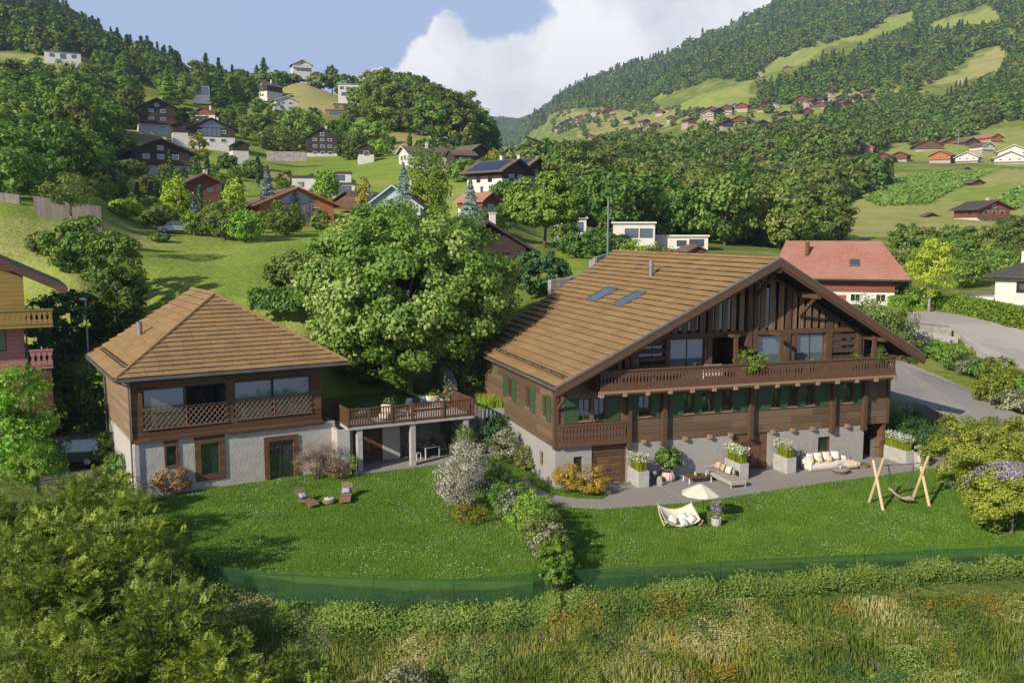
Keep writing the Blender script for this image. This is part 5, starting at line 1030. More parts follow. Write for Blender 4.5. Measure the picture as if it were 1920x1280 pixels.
mb.add(vs, [(i * (n + 1) + j, (i + 1) * (n + 1) + j, (i + 1) * (n + 1) + j + 1, i * (n + 1) + j + 1) for i in range(n) for j in range(n)]); o = mb.build('throw_blanket', MT['fabric_yellow'], smooth=True, fix=False); md = o.modifiers.new('thick', 'SOLIDIFY'); md.thickness = .012; md.offset = 1; o.location = MW(16.45, -1.55, TZt); o.rotation_euler = (0, 0, M_A); tag(o, 'yellow fringed blanket draped over the chaise of the cream sofa', 'blanket')
o = MB().lathe([(.5, 0), (.52, .04), (.52, .12), (.45, .18), (.2, .2)], 24).build('pouf', MT['wicker'], smooth=False); o.location = MW(20.45, -1.35, TZt); tag(o, 'flat brown wicker pouf at the right end of the cream sofa', 'pouf')
o = MB().lathe([(.035, 0), (.035, .18), (.013, .23), (.013, .3)], 12).build('bottle', MT['window_glass']); o.location = MW(19.75, -1.15, TZt + .402); tag(o, 'dark bottle standing on the chaise of the cream sofa', 'bottle')
t = empty('round_table', MW(18.15, -2.3, TZt), 0, 'round dark wooden drum table in front of the cream sofa', 'table'); MB().lathe([(.4, .02), (.47, .05), (.47, .22)], 28).build('drum', MT['door_wood'], t); MB().lathe([(.5, .221), (.5, .27)], 28).build('tabletop', MT['concrete'], t)
r = empty('flower_vase', MW(18.15, -2.25, TZt + .272), 0, 'small vase with pink flowers on the round drum table', 'vase'); MB().lathe([(.03, 0), (.05, .05), (.028, .13), (.032, .15)], 12).build('vase_body', MT['white_metal'], r)
rg = np.random.default_rng(5); P = rg.normal(0, .09, (120, 3)) + [0, 0, .27]; leaves('flowers', P, np.tile([0, 0, 1.0], (120, 1)), .04, rg.random(120), LM['blossom'], .7, r, rg=rg)
# firewood rack at the open corner
r = empty('firewood_rack', MW(22.75, .35, TZt), M_A, 'narrow rack of split firewood under the open right corner of the chalet', 'rack'); mb = MB(); mb.frame(0, .55, 0, 1.35, .04, 0, .4); mb.box(.04, .51, .02, .38, .66, .7); mb.build('rack_frame', MT['grey_metal'], r)
mb = MB(); rg = random.Random(3)
for i in range(5):
    for j in range(13):
        z = .09 + j * .096
        if .6 < z < .76 or z > 1.26: continue
        mb.tube([(.09 + i * .093 + rg.uniform(-.01, .01), -.02 + rg.uniform(-.02, .02), z), (.09 + i * .093, .37, z)], .043, 6)
mb.build('logs', MT['beam_end'], r); r['label'] = 'narrow rack of split firewood under the open right corner of the chalet'
# parasol on the lawn
bx = G(1321, 976, GZ); r = empty('parasol', (bx[0], bx[1], GZ), 0, 'cream parasol with eight panels standing on the lawn by the hammock', 'parasol')
MB().tube([(0, 0, 0), (-.12, 0, 1.2), (-.26, 0, 2.02)], .018, 8).build('pole', MT['dark_metal'], r)
mb = MB(); K = 8; Rr = 1.02; vs = [(-.26, 0, 2.0)]
for ring in range(1, 6):
    q = ring / 5
    for k in range(K * 4):
        a = 2 * math.pi * k / (K * 4) + .2; ph = (k % 4) / 4; sc = 1 - .045 * math.sin(math.pi * ph) * q; sag = .035 * math.sin(math.pi * ph) * q
        vs.append((-.26 + .02 * q + Rr * q * sc * math.cos(a), Rr * q * sc * math.sin(a), 2.0 - .52 * q ** 1.15 - sag))
fs = [(0, 1 + k, 1 + (k + 1) % 32) for k in range(32)] + [(1 + i * 32 + k, 1 + (i + 1) * 32 + k, 1 + (i + 1) * 32 + (k + 1) % 32, 1 + i * 32 + (k + 1) % 32) for i in range(4) for k in range(32)]
mb.add(vs, fs); o = mb.build('canopy', MT['fabric_cream'], r, fix=False); md = o.modifiers.new('thick', 'SOLIDIFY'); md.thickness = .01
MB().tube([(-.26, 0, 2.0), (-.265, 0, 2.07)], [.02, .008], 8).build('finial', MT['dark_metal'], r)
for k in range(8): a = 2 * math.pi * k / 8 + .2; m2 = MB(); m2.tube([(-.25, 0, 1.96), (-.25 + .98 * math.cos(a), .98 * math.sin(a), 1.455)], .006, 5); m2.build('rib', MT['dark_metal'], r)
# cloth hammock on curved wooden runners
def W3(px, py, d): return Vector(Dp(px, py, d))
r = empty('hammock_lounger', (8.6, 45.2, GZ), 0, 'cream cloth hammock seat with raised corners on curved wooden runners on the lawn', 'hammock'); o3 = Vector((8.6, 45.2, GZ))
BL, BR, FL, FR = W3(1232, 943, 46.2) - o3, W3(1296, 941, 46.4) - o3, W3(1247, 977, 44.9) - o3, W3(1314, 976, 45.1) - o3
FL.z = max(.45, FL.z); FR.z = max(.45, FR.z)
mb = MB(); n = 16; vs = []
for i in range(n + 1):
    for j in range(n + 1):
        a, b = i / n, j / n; q = BL.lerp(BR, a).lerp(FL.lerp(FR, a), b); e = (math.sin(math.pi * a) ** .8) * (.35 + .65 * math.sin(math.pi * min(1, b * .62 + .25))); q = q + Vector((0, .18 * math.sin(math.pi * b), -.62 * e * (1 - .35 * (1 - b)))); q.z = max(q.z, .1); vs.append(q)
mb.add(vs, [(i * (n + 1) + j, (i + 1) * (n + 1) + j, (i + 1) * (n + 1) + j + 1, i * (n + 1) + j + 1) for i in range(n) for j in range(n)]); c = mb.build('cloth', MT['fabric_cream'], r, smooth=True, fix=False); md = c.modifiers.new('thick', 'SOLIDIFY'); md.thickness = .015
for A, B in ((BL, FL), (BR, FR)):
    mb = MB(); pts = [A + Vector((0, 0, .05)), A.lerp(B, .45) + Vector((0, .1, -.3)), B + Vector((0, .12, -.34)), B + Vector((0, -.28, -.1)), B + Vector((0, -.5, .12))]
    for q in pts: q.z = max(q.z, .03)
    mb.tube(pts, [.022, .035, .04, .035, .025], 8); mb.build('runner', MT['pale_pole'], r, smooth=True)
mb = MB(); mb.tube([BL.lerp(FL, .8) + Vector((0, .1, -.3)), BR.lerp(FR, .8) + Vector((0, .1, -.3))], .03, 8); mb.build('crossbar', MT['pale_pole'], r)
for k, (x, y, z, ry, lb) in enumerate(((8.25, 45.25, .42, .5, 'white round cushion at the left of the lawn hammock'), (8.75, 45.4, .48, -.1, 'white patterned cushion at the back of the lawn hammock'), (8.75, 44.95, .34, .2, 'white cushion at the front of the lawn hammock'), (9.15, 45.2, .44, -.5, 'grey white cushion at the right of the lawn hammock'))):
    pillow('cushion', (x, y, GZ + z), (R(42), ry, .2 * k), .5, .44, .18, 'fabric_white', lb, 'cushions in the lawn hammock')
# fluted pot with a small blossoming plant
b = G(1343, 986, GZ); r = empty('plant_pot', (b[0], b[1], GZ), 0, 'fluted grey concrete pot on the lawn right of the parasol', 'pot'); mb = MB(); n = 24; vs = []
for rr, z in [(.2, 0), (.24, .1), (.26, .42), (.26, .46), (.22, .46), (.22, .38)]:
    for k in range(n): q = rr * (1 + (.035 if k % 2 else -.02)); vs.append((q * math.cos(2 * math.pi * k / n), q * math.sin(2 * math.pi * k / n), z))
mb.add(vs, [(i * n + j, i * n + (j + 1) % n, (i + 1) * n + (j + 1) % n, (i + 1) * n + j) for i in range(5) for j in range(n)] + [tuple(range(n - 1, -1, -1))]); mb.build('pot_body', MT['concrete_light'], r, fix=False); MB().lathe([(.2, .34), (.2, .40)], 16).build('soil', MT['soil'], r)
r = empty('potted_plant', (b[0], b[1], GZ + .4), 0, 'small plant with pale pink blossom in the fluted pot on the lawn', 'plant'); rg = np.random.default_rng(8); P = rg.normal(0, 1, (260, 3)) * [.17, .17, .2] + [0, 0, .62]; leaves('blossom', P, P - [0, 0, .5], .035, rg.random(260), LM['lilac'], .7, r, rg=rg)
mb = MB()
for k in range(6): a = k * 1.05; mb.tube([(0, 0, -.05), (.06 * math.cos(a), .06 * math.sin(a), .3), (.14 * math.cos(a), .14 * math.sin(a), .62)], [.012, .009, .004], 5)
mb.build('stem', MT['bark_pale'], r)
# wooden swing frame
r = empty('garden_swing', (21.4, 48.9, GZ), 0, 'pale wooden swing frame of crossed poles with a hanging curved nest seat on the lawn', 'swing'); o3 = Vector((21.4, 48.9, GZ))
f1, f2, f3, f4 = (Vector((19.91, 49.45, GZ)) - o3, Vector((20.1, 47.95, GZ)) - o3, Vector((22.55, 49.95, GZ)) - o3, Vector((22.95, 48.7, GZ)) - o3)
tops = [W3(1657, 859, 48.2) - o3, W3(1637, 862, 49.2) - o3, W3(1741, 855, 48.9) - o3, W3(1722, 854, 49.8) - o3]
for a, b in zip((f1, f2, f3, f4), tops): MB().tube([a, b], [.085, .075], 10).build('pole', MT['pale_pole'], r, smooth=False)
ba = (f1.lerp(tops[0], .86) + f2.lerp(tops[1], .86)) / 2; bb = (f3.lerp(tops[2], .86) + f4.lerp(tops[3], .86)) / 2; ba.z = bb.z = (ba.z + bb.z) / 2
d = (bb - ba).normalized(); MB().tube([ba - d * .15, bb + d * .15], .035, 8).build('crossbar', MT['grey_metal'], r)
h1 = ba.lerp(bb, .22); h2 = ba.lerp(bb, .8); mb = MB(); seat0 = W3(1668, 920, 48.8) - o3; seat1 = W3(1710, 936, 48.8) - o3; nrm = Vector((-d.y, d.x, 0)); n = 12; vs = []
for i in range(n + 1):
    for j in range(7):
        a = i / n; bq = (j / 6 - .5); q = seat0.lerp(seat1, a) + Vector((0, 0, -.16 * math.sin(math.pi * a) + .12 * (2 * a - 1) ** 2 + .05 * (abs(bq) * 2) ** 2)) + nrm * bq * .42 * math.sin(math.pi * (a * .9 + .05)) ** .4; vs.append(q)
mb.add(vs, [(i * 7 + j, (i + 1) * 7 + j, (i + 1) * 7 + j + 1, i * 7 + j + 1) for i in range(n) for j in range(6)]); c = mb.build('nest_seat', MT['fabric_sand'], r, smooth=True, fix=False); md = c.modifiers.new('thick', 'SOLIDIFY'); md.thickness = .07; md.offset = 0
for hh, rng_i in ((h1, range(0, 6)), (h2, range(7, 13))):
    mb = MB()
    for i in rng_i: mb.tube([hh, Vector(vs[i * 7 + (0 if i % 2 else 6)])], .007, 4)
    mb.build('rope', MT['dark_metal'], r)
# sun loungers
def lounger(foot, head, label):
    a = math.atan2(head[1] - foot[1], head[0] - foot[0]); r = empty('sun_lounger', (foot[0], foot[1], GZ), a, label, 'lounger', 'sun loungers on the lawn'); mb = MB()
    prof = [(0, .22), (.25, .28), (.55, .36), (.8, .33), (1.05, .24), (1.2, .3), (1.45, .55), (1.75, .82)]
    k = len(prof); vs = [(x, y, z - t) for t in (0, .05) for x, z in prof for y in (-.31, .31)]
    fs = [(i * 2, i * 2 + 1, i * 2 + 3, i * 2 + 2) for i in range(k - 1)] + [(2 * k + i * 2, 2 * k + i * 2 + 2, 2 * k + i * 2 + 3, 2 * k + i * 2 + 1) for i in range(k - 1)]
    fs += [(i * 2, i * 2 + 2, 2 * k + i * 2 + 2, 2 * k + i * 2) for i in range(k - 1)] + [(i * 2 + 1, 2 * k + i * 2 + 1, 2 * k + i * 2 + 3, i * 2 + 3) for i in range(k - 1)] + [(0, 2 * k, 2 * k + 1, 1), (2 * k - 2, 2 * k - 1, 4 * k - 1, 4 * k - 2)]
    mb.add(vs, fs); mb.build('lounger_shell', MT['wicker'], r)
    for x, z in ((.2, .2), (1.3, .3)):
        for y in (-.24, .24): m2 = MB(); m2.box(x - .03, x + .03, y - .03, y + .03, -.02, z); m2.build('leg', MT['wicker'], r)
    return r, a
l1, a1 = lounger((-10.75, 48.35), (-12.1, 49.85), 'left brown wicker sun lounger angled on the lawn by the wicker pouf'); l2, a2 = lounger((-9.25, 49.0), (-9.45, 51.0), 'right brown wicker sun lounger pointing toward the house, right of the wicker pouf')
for (fx, fy, a, lb) in ((-10.75, 48.35, a1, 'pale blue cushion on the left sun lounger'), (-9.25, 49.0, a2, 'pale blue cushion on the right sun lounger')):
    x = 1.28; pillow('cushion', (fx + x * math.cos(a), fy + x * math.sin(a), GZ + .48), (0, R(-38), a), .36, .48, .14, 'fabric_blue', lb, 'blue cushions on the sun loungers')
b = G(617, 944, GZ); o = MB().lathe([(.2, 0), (.34, .06), (.38, .16), (.34, .26), (.3, .28)], 24).build('pouf', MT['wicker'], smooth=True); o.location = (b[0], b[1], GZ); tag(o, 'round wicker pouf table between the two sun loungers', 'pouf')
o = MB().lathe([(.26, 0), (.27, .015), (.27, .045), (.24, .05)], 24).build('tray', MT['white_metal']); o.location = (b[0], b[1], GZ + .283); tag(o, 'round white tray on the wicker pouf between the loungers', 'tray')
o = MB().lathe([(.04, 0), (.05, .03), (.03, .09), (.02, .1)], 12).build('teapot', MT['fabric_dark']); o.location = (b[0] + .02, b[1], GZ + .335); tag(o, 'tiny dark pot on the white tray between the loungers', 'pot')
# yellow planter on legs at the patio corner
c = TW(.25, -.05, GZ + .13); r = empty('plant_pot', c, T_A, 'square yellow green planter on white legs at the left patio column', 'pot'); rbox('pot_body', (-.2, .2, -.2, .2, .3, .62), 'fabric_lime' if 'fabric_lime' in MT else pm('fabric_lime', (.36, .38, .08), (.3, .33, .07), rough=.6).name, r, .02)
for x in (-.17, .17):
    for y in (-.17, .17): m2 = MB(); m2.box(x - .015, x + .015, y - .015, y + .015, 0, .3); m2.build('leg', MT['white_metal'], r)
make_tree('bush', .6, .5, (c[0], c[1], c[2] + .6), 'round lime green plant in the yellow planter by the patio column', 'plant', None, n=350, leaf=.05, mat='bright', name='potted_plant', seed=33, k=5)
# dining table under the patio
FZ = GZ + .121
t = empty('dining_table', TW(5.55, 1.2, FZ), T_A + R(8), 'long white legged dining table laid for a meal under the patio roof', 'table'); rbox('tabletop', (0, 1.15, 0, 2.6, .72, .76), 'concrete', t, .01)
for x in (.05, 1.1):
    for y in (.05, 2.55): m2 = MB(); m2.box(x - .03, x + .03, y - .03, y + .03, 0, .719); m2.build('leg', MT['white_metal'], t)
bn = empty('bench', TW(4.95, 1.25, FZ), T_A + R(8), 'grey bench along the left side of the dining table', 'bench'); rbox('seat', (0, .38, 0, 2.2, .42, .47), 'concrete', bn, .01)
for x in (.04, .34):
    for y in (.05, 2.15): m2 = MB(); m2.box(x - .025, x + .025, y - .025, y + .025, 0, .419); m2.build('leg', MT['white_metal'], bn)
plates = ['nearest the lawn on the left', 'in the middle on the left', 'far end on the left', 'nearest the lawn on the right', 'in the middle on the right', 'far end on the right']; a8 = T_A + R(8)
def TT8(x, y, z): p_ = TW(5.55, 1.2, FZ); return (p_[0] + x * math.cos(a8) - y * math.sin(a8), p_[1] + x * math.sin(a8) + y * math.cos(a8), p_[2] + z)
for k in range(6):
    x = .25 if k < 3 else .9; y = .45 + (k % 3) * .85
    o = MB().lathe([(.08, 0), (.14, .012), (.14, .018)], 18).build('plate', MT['white_metal']); o.location = TT8(x, y, .765); tag(o, 'white plate on the dining table, ' + plates[k], 'plate', 'plates on the dining table')
def chair(loc, rz, label, group):
    r = empty('dining_chair', loc, rz, label, 'chair', group); rbox('seat', (-.23, .23, -.22, .22, .42, .46), 'fabric_sand', r, .015); mb = MB(); n = 8; vs = []
    for i in range(n + 1):
        a = math.pi * (i / n); x, y = .25 * math.cos(a), .05 + .2 * math.sin(a)
        vs += [(x, y, .5), (x, y, .82 - .12 * abs(math.cos(a)) ** 2)]
    mb.add(vs, [(2 * i, 2 * i + 2, 2 * i + 3, 2 * i + 1) for i in range(n)]); c = mb.build('backrest', MT['wicker'], r, fix=False); md = c.modifiers.new('t', 'SOLIDIFY'); md.thickness = .03
    for x in (-.19, .19):
        for y in (-.18, .18): m2 = MB(); m2.tube([(x, y, 0), (x * .9, y * .9, .42)], .014, 6); m2.build('leg', MT['dark_metal'], r)
    return r
for k, (x, y, rz, lb) in enumerate(((1.6, .5, -90, 'wicker chair on the right of the dining table nearest the lawn'), (1.6, 1.3, -90, 'wicker chair in the middle of the right side of the dining table'), (1.6, 2.1, -90, 'wicker chair at the far end of the right side of the dining table'), (.55, 3.0, 0, 'wicker chair at the back head of the dining table'))):
    q = TT8(x, y, 0); chair((q[0], q[1], FZ), a8 + R(rz), lb, 'wicker chairs round the dining table')
# furniture on the roof terrace
UZt = 2.581
s = empty('outdoor_sofa', TW(5.1, 2.75, UZt), T_A, 'white framed grey sofa on the roof terrace near the right railing', 'sofa')
rbox('seat', (.06, 2.44, .06, .8, .26, .44), 'fabric_grey', s); rbox('backrest', (.06, 2.44, .8, .95, .3, .82), 'fabric_white', s)
mb = MB(); mb.frame(0, .055, .0, .6, .04, 0, .9) if False else mb.box(0, .055, 0, .95, .56, .61)
mb.box(0, .055, 0, .055, 0, .56); mb.box(0, .055, .895, .95, 0, .56); mb.build('armrest', MT['white_metal'], s)
mb = MB(); mb.box(2.445, 2.5, 0, .95, .56, .61); mb.box(2.445, 2.5, 0, .055, 0, .56); mb.box(2.445, 2.5, .895, .95, 0, .56); mb.build('armrest', MT['white_metal'], s); rbox('seat_frame', (.056, 2.444, 0, .95, .18, .25), 'white_metal', s, .005)
for k, (u, m_, lb) in enumerate(((5.75, 'fabric_dark', 'dark blue cushion on the roof terrace sofa'), (6.25, 'fabric_blue', 'light blue cushion on the roof terrace sofa'), (6.75, 'fabric_white', 'white cushion on the roof terrace sofa'), (7.15, 'fabric_sand', 'sand cushion at the right end of the roof terrace sofa'))):
    pillow('cushion', TW(u, 3.38, UZt + .68), (R(70), 0, T_A + R(k * 5 - 8)), .48, .46, .16, m_, lb, 'cushions on the roof terrace sofa')
s = empty('armchair', TW(1.0, 2.6, UZt), T_A - R(62), 'slate grey armchair with white frame at the left of the roof terrace', 'armchair', 'armchairs on the roof terrace'); rbox('seat', (.06, .74, .06, .74, .26, .44), 'fabric_grey', s); rbox('backrest', (.06, .74, .74, .86, .3, 1.0), 'fabric_dark', s)
for x in (0, .745): mb = MB(); mb.box(x, x + .05, 0, .86, .56, .61); mb.box(x, x + .05, 0, .05, 0, .56); mb.box(x, x + .05, .81, .86, 0, .56); mb.build('armrest', MT['white_metal'], s)
s = empty('armchair', TW(2.3, 1.2, UZt), T_A - R(40), 'low white cushioned armchair on the roof terrace beside the vase', 'armchair', 'armchairs on the roof terrace'); rbox('seat', (.0, .7, .0, .7, .12, .42), 'fabric_cream', s, .09); rbox('backrest', (.0, .7, .6, .76, .43, .95), 'fabric_cream', s, .07)
t = empty('coffee_table', TW(3.2, 1.5, UZt), T_A, 'low white coffee table in the middle of the roof terrace', 'table'); rbox('tabletop', (0, 1.3, 0, .7, .36, .4), 'concrete_light', t, .01)
for x in (.04, 1.26):
    for y in (.04, .66): m2 = MB(); m2.box(x - .02, x + .02, y - .02, y + .02, 0, .359); m2.build('leg', MT['white_metal'], t)
r = empty('flower_vase', TW(3.3, 1.85, UZt + .402), 0, 'vase of pale eucalyptus branches on the roof terrace coffee table', 'vase'); MB().lathe([(.06, 0), (.09, .08), (.05, .22), (.06, .26)], 14).build('vase_body', MT['fabric_blue'], r)
rg = np.random.default_rng(9); P = rg.normal(0, 1, (220, 3)) * [.2, .2, .22] + [0, 0, .62]; leaves('sprigs', P, P - [0, 0, .3], .045, rg.random(220), LM['variegated'], .7, r, rg=rg)
# on the chalet balcony
BZ = 5.462
s = empty('outdoor_sofa', MW(9.4, -1.0, BZ), M_A, 'white lounge seat behind the chalet balcony railing', 'sofa'); rbox('seat', (0, 1.3, 0, .7, .1, .45), 'fabric_white', s, .08); rbox('backrest', (.0, 1.3, .5, .7, .46, 1.08), 'fabric_white', s, .06)
def balcony_plant(u, h, w, mat, label, n=700, seed=1):
    p_ = MW(u, -1.05, BZ); r = empty('plant_pot', p_, 0, 'dark tub under ' + label, 'pot', 'tubs on the chalet balcony'); MB().lathe([(.15, 0), (.22, .05), (.25, .45), (.21, .45), (.2, .4)], 16).build('pot_body', MT['dark_metal'], r)
    make_tree('bush', h, w, (p_[0], p_[1], BZ + .42), label, 'plant', None, n=n, leaf=.06, mat=mat, name='balcony_plant', seed=seed, k=7)
balcony_plant(12.3, 1.75, 2.3, 'bright', 'the spreading shrub on the balcony centre', 1500, 41); balcony_plant(20.0, 1.2, .8, 'olive', 'the small shrub near the balcony right end', 500, 42); balcony_plant(21.7, 1.6, 1.3, 'broad', 'the leafy shrub at the balcony right corner', 900, 43)
for k, (u, m_, lb) in enumerate(((14.9, 'lilac', 'small tuft of pink flowers above the railing at the balcony centre'), (5.6, 'lilac', 'small tuft of flowers above the railing at the balcony left'), (16.6, 'blossom', 'small white flowers above the railing right of centre'))):
    p_ = MW(u, -1.15, BZ); make_tree('bush', 1.35, .35, p_, lb, 'plant', 'flower tufts on the chalet balcony', n=260, leaf=.05, mat=m_, name='balcony_flower', seed=50 + k, k=4)
# upper planter with orange flowers beside the large chalet
r = empty('planter', (-2.1, 61.0, 1.6), R(14), 'raised grey planter bed with orange flowers beside the large chalet wall', 'planter'); rbox('planter_wall', (0, 2.7, 0, 2.6, -2.2, .98), 'concrete', r, .01)
r = empty('flowering_plant', (-2.0, 61.1, 2.58), R(14), 'orange daylilies and grass in the raised bed beside the large chalet', 'plant'); rg = np.random.default_rng(12); n = 1500; P = np.stack([rg.uniform(0, 2.5, n), rg.uniform(0, 2.4, n), 0 * rg.random(n)], 1); V, F_, c = blades(P, .7, .035, .5, rg.random(n), rg); npmesh('stalks', V, F_, LM['bright'], attr=c, parent=r)
LM['orange'] = leafmat('leaf_orange', [(.35, .1, .03), (.5, .15, .04), (.6, .22, .05), (.65, .3, .1)], trans=.3, rvar=.05)
n = 420; P = np.stack([rg.uniform(-.1, 2.6, n), rg.uniform(0, 2.5, n), rg.uniform(.45, .85, n)], 1); leaves('blossom', P, np.tile([0, 0, 1.0], (n, 1)), .05, rg.random(n), LM['orange'], .6, r, rg=rg)
# ------------------------------------------------------------------ houses of the hillside
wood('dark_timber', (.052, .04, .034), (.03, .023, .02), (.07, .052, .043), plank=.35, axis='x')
wood('brown_timber', (.12, .065, .04), (.075, .04, .026), (.16, .09, .055), plank=.3, axis='x')
wood('orange_timber', (.42, .15, .065), (.33, .115, .05), (.46, .18, .08), plank=.3, axis='x')
wood('red_timber', (.19, .07, .04), (.13, .05, .03), (.22, .085, .05), plank=.3, axis='x')
wood('ochre_timber', (.30, .20, .055), (.22, .145, .04), (.34, .23, .07), plank=.28, axis='x')
wood('pink_timber', (.40, .17, .155), (.33, .135, .125), (.44, .2, .18), plank=.28, axis='x')
pm('tile_red', (.40, .185, .135), (.30, .13, .095), scale=5, rough=.85, bump=.03, bscale=10, big=(.25, (.36, .2, .15)))
pm('tile_brown', (.21, .135, .10), (.15, .095, .07), scale=5, rough=.85, bump=.03, bscale=10)
pm('red_paint', (.45, .05, .04), (.38, .04, .035), rough=.6); pm('pink_wall', (.5, .2, .22), (.44, .17, .19), rough=.9); pm('brick_wall', (.34, .2, .16), (.27, .15, .125), scale=6, rough=.9)
def roofed(par, W, Lg, z, pitch, ov, mat, th=.22, ovy=None, under='brown_timber', front=True):
    ovy = ov if ovy is None else ovy; h = (W / 2 + ov) * pitch; zt = z + (W / 2) * pitch; mb = MB(); ye, yb = -ovy, Lg + ovy; X = W / 2 + ov; ze = z - ov * pitch
    for sg in (-1, 1):
        e0, e1 = sorted((0, sg * X)); 
        def zz(x): return zt - abs(x) * pitch
        mb.hexa([(e0, ye, zz(e0) + .02), (e1, ye, zz(e1) + .02), (e1, yb, zz(e1) + .02), (e0, yb, zz(e0) + .02)], [(e0, ye, zz(e0) + th), (e1, ye, zz(e1) + th), (e1, yb, zz(e1) + th), (e0, yb, zz(e0) + th)])
    r = mb.build('roof', MT[mat], par); m2 = MB()
    for sg in (-1, 1): m2.beam((sg * .02, ye - .03, zt + th * .4), (sg * X, ye - .03, zt - X * pitch + th * .4), .05, th * 1.1)
    m2.build('barge_board', MT[under], r); return r, zt
def chalet(label, px, pyb, d, W, Lg, hb, hw, pitch=.45, ov=1.0, yaw=0.0, base='white_wall', wall='dark_timber', roof='brown_roof', rows=2, cols=3, chim=1, balc=0, group=None, door=False, name='chalet', glaz=False, side=2, shutters=None, drop=3.5, solar=False, zoff=0):
    P = Dp(px, pyb, d); r = empty(name, (P[0], P[1], P[2] + zoff), R(yaw) - math.atan2(P[0], P[1]), label, 'house', group)
    mb = MB()
    if hb > 0: mb.box(-W / 2, W / 2, 0, Lg, -drop, hb); mb.build('ground_floor', MT[base], r)
    m2 = MB(); x0, x1 = -W / 2 - .06, W / 2 + .06; zt = hb + hw
    m2.hexa([(x0, -.06, hb), (x1, -.06, hb), (x1, Lg + .06, hb), (x0, Lg + .06, hb)], [(x0, -.06, zt), (x1, -.06, zt), (x1, Lg + .06, zt), (x0, Lg + .06, zt)])
    m2.add([(x0, -.06, zt), (x1, -.06, zt), (0, -.06, zt + W / 2 * pitch)], [(0, 1, 2)]); m2.add([(x0, Lg, zt), (x1, Lg, zt), (0, Lg, zt + W / 2 * pitch)], [(0, 2, 1)]); m2.build('wall', MT[wall], r)
    roofo, ztop = roofed(r, W, Lg, zt, pitch, ov, roof, under='dark_timber' if wall == 'dark_timber' else wall)
    fh = (zt) / max(1, rows)
    def win(u, z, w_, h_, v=-.1, ax='y', nm='window'):
        f = MB()
        if ax == 'y': f.frame(u - w_ / 2, u + w_ / 2, z, z + h_, .08, v, v + .06)
        else: f.frame(u - w_ / 2, u + w_ / 2, z, z + h_, .08, v - .06, v, axis='x')
        fo = f.build(nm, MT['white_metal' if base == 'white_wall' else 'brown_timber'], r); g_ = MB()
        if ax == 'y': g_.box(u - w_ / 2 + .08, u + w_ / 2 - .08, v + .02, v + .05, z + .08, z + h_ - .08)
        else: g_.box(v - .05, v - .02, u - w_ / 2 + .08, u + w_ / 2 - .08, z + .08, z + h_ - .08)
        g_.build('pane', MT['window_glass'], fo)
        if shutters:
            for sg in (-1, 1): s_ = MB(); s_.box(u + sg * (w_ / 2 + .27) - .24, u + sg * (w_ / 2 + .27) + .24, v + .01, v + .05, z, z + h_); s_.build('shutter', MT[shutters], r)
    for j in range(rows):
        for i in range(cols):
            u = -W / 2 + W * (i + 1) / (cols + 1); z = j * fh + fh * .32
            win(u, z, min(1.5, W / cols * .42), fh * .42)
    if rows >= 1 and W * pitch / 2 > 2: win(0, zt + .15, 1.3, 1.1)
    for s_i in range(side):
        v = Lg * (s_i + 1) / (side + 1)
        for sg in (-1, 1):
            f = MB(); X = sg * (W / 2 + .08); z = zt - fh * .68; f.box(min(X, X + sg * .03), max(X, X + sg * .03), v - .5, v + .5, z, z + fh * .42); f.build('side_window', MT['window_glass'], r)
    if balc:
        m3 = MB(); zb = hb + .1; m3.box(-W / 2 - .3, W / 2 + .3, -1.3, -.07, zb - .15, zb); bo = m3.build('balcony', MT[wall], r); m4 = MB(); m4.box(-W / 2 - .3, W / 2 + .3, -1.32, -1.24, zb + .86, zb + .96)
        n = int(W * 3)
        for k in range(n): a = -W / 2 - .3 + (W + .6) * (k + .2) / n; m4.box(a, a + (W + .6) / n * .6, -1.3, -1.26, zb, zb + .86)
        m4.build('railing', MT[wall if wall != 'dark_timber' else 'brown_timber'], bo)
    if glaz:
        m5 = MB(); m5.box(-W * .2, W * .2, -.12, -.07, hb + .2, zt - .1); fo = m5.build('glazed_front', MT['blue_glass'], r); m6 = MB()
        for k in range(5): u = -W * .2 + W * .4 * k / 4; m6.box(u - .06, u + .06, -.16, -.121, hb + .2, zt - .1)
        m6.build('mullion', MT[wall], fo); m7 = MB(); m7.add([(-W * .3, -.1, zt + .1), (-.1, -.1, zt + .1), (-.1, -.1, zt + W * .5 * pitch - .4)], [(0, 1, 2)]); m7.add([(W * .3, -.1, zt + .1), (.1, -.1, zt + .1), (.1, -.1, zt + W * .5 * pitch - .4)], [(2, 1, 0)]); m7.build('gable_glazing', MT['blue_glass'], r)
    if chim: m8 = MB(); m8.box(W * .15, W * .15 + .6, Lg * .5, Lg * .5 + .6, ztop - W * .2 * pitch - .5, ztop + 1.0); m8.box(W * .15 - .08, W * .15 + .68, Lg * .5 - .08, Lg * .5 + .68, ztop + 1.001, ztop + 1.12); m8.build('chimney', MT['white_wall'], roofo)
    if solar:
        m9 = MB(); th = .22; a, b = .6, W / 2 + ov - .5
        for sg in (-1,): m9.hexa([(sg * b, .5, ztop - b * pitch + th + .03), (sg * a, .5, ztop - a * pitch + th + .03), (sg * a, Lg - .5, ztop - a * pitch + th + .03), (sg * b, Lg - .5, ztop - b * pitch + th + .03)], [(sg * b, .5, ztop - b * pitch + th + .1), (sg * a, .5, ztop - a * pitch + th + .1), (sg * a, Lg - .5, ztop - a * pitch + th + .1), (sg * b, Lg - .5, ztop - b * pitch + th + .1)])
        m9.build('solar_panel', MT['solar'], roofo)
    return r
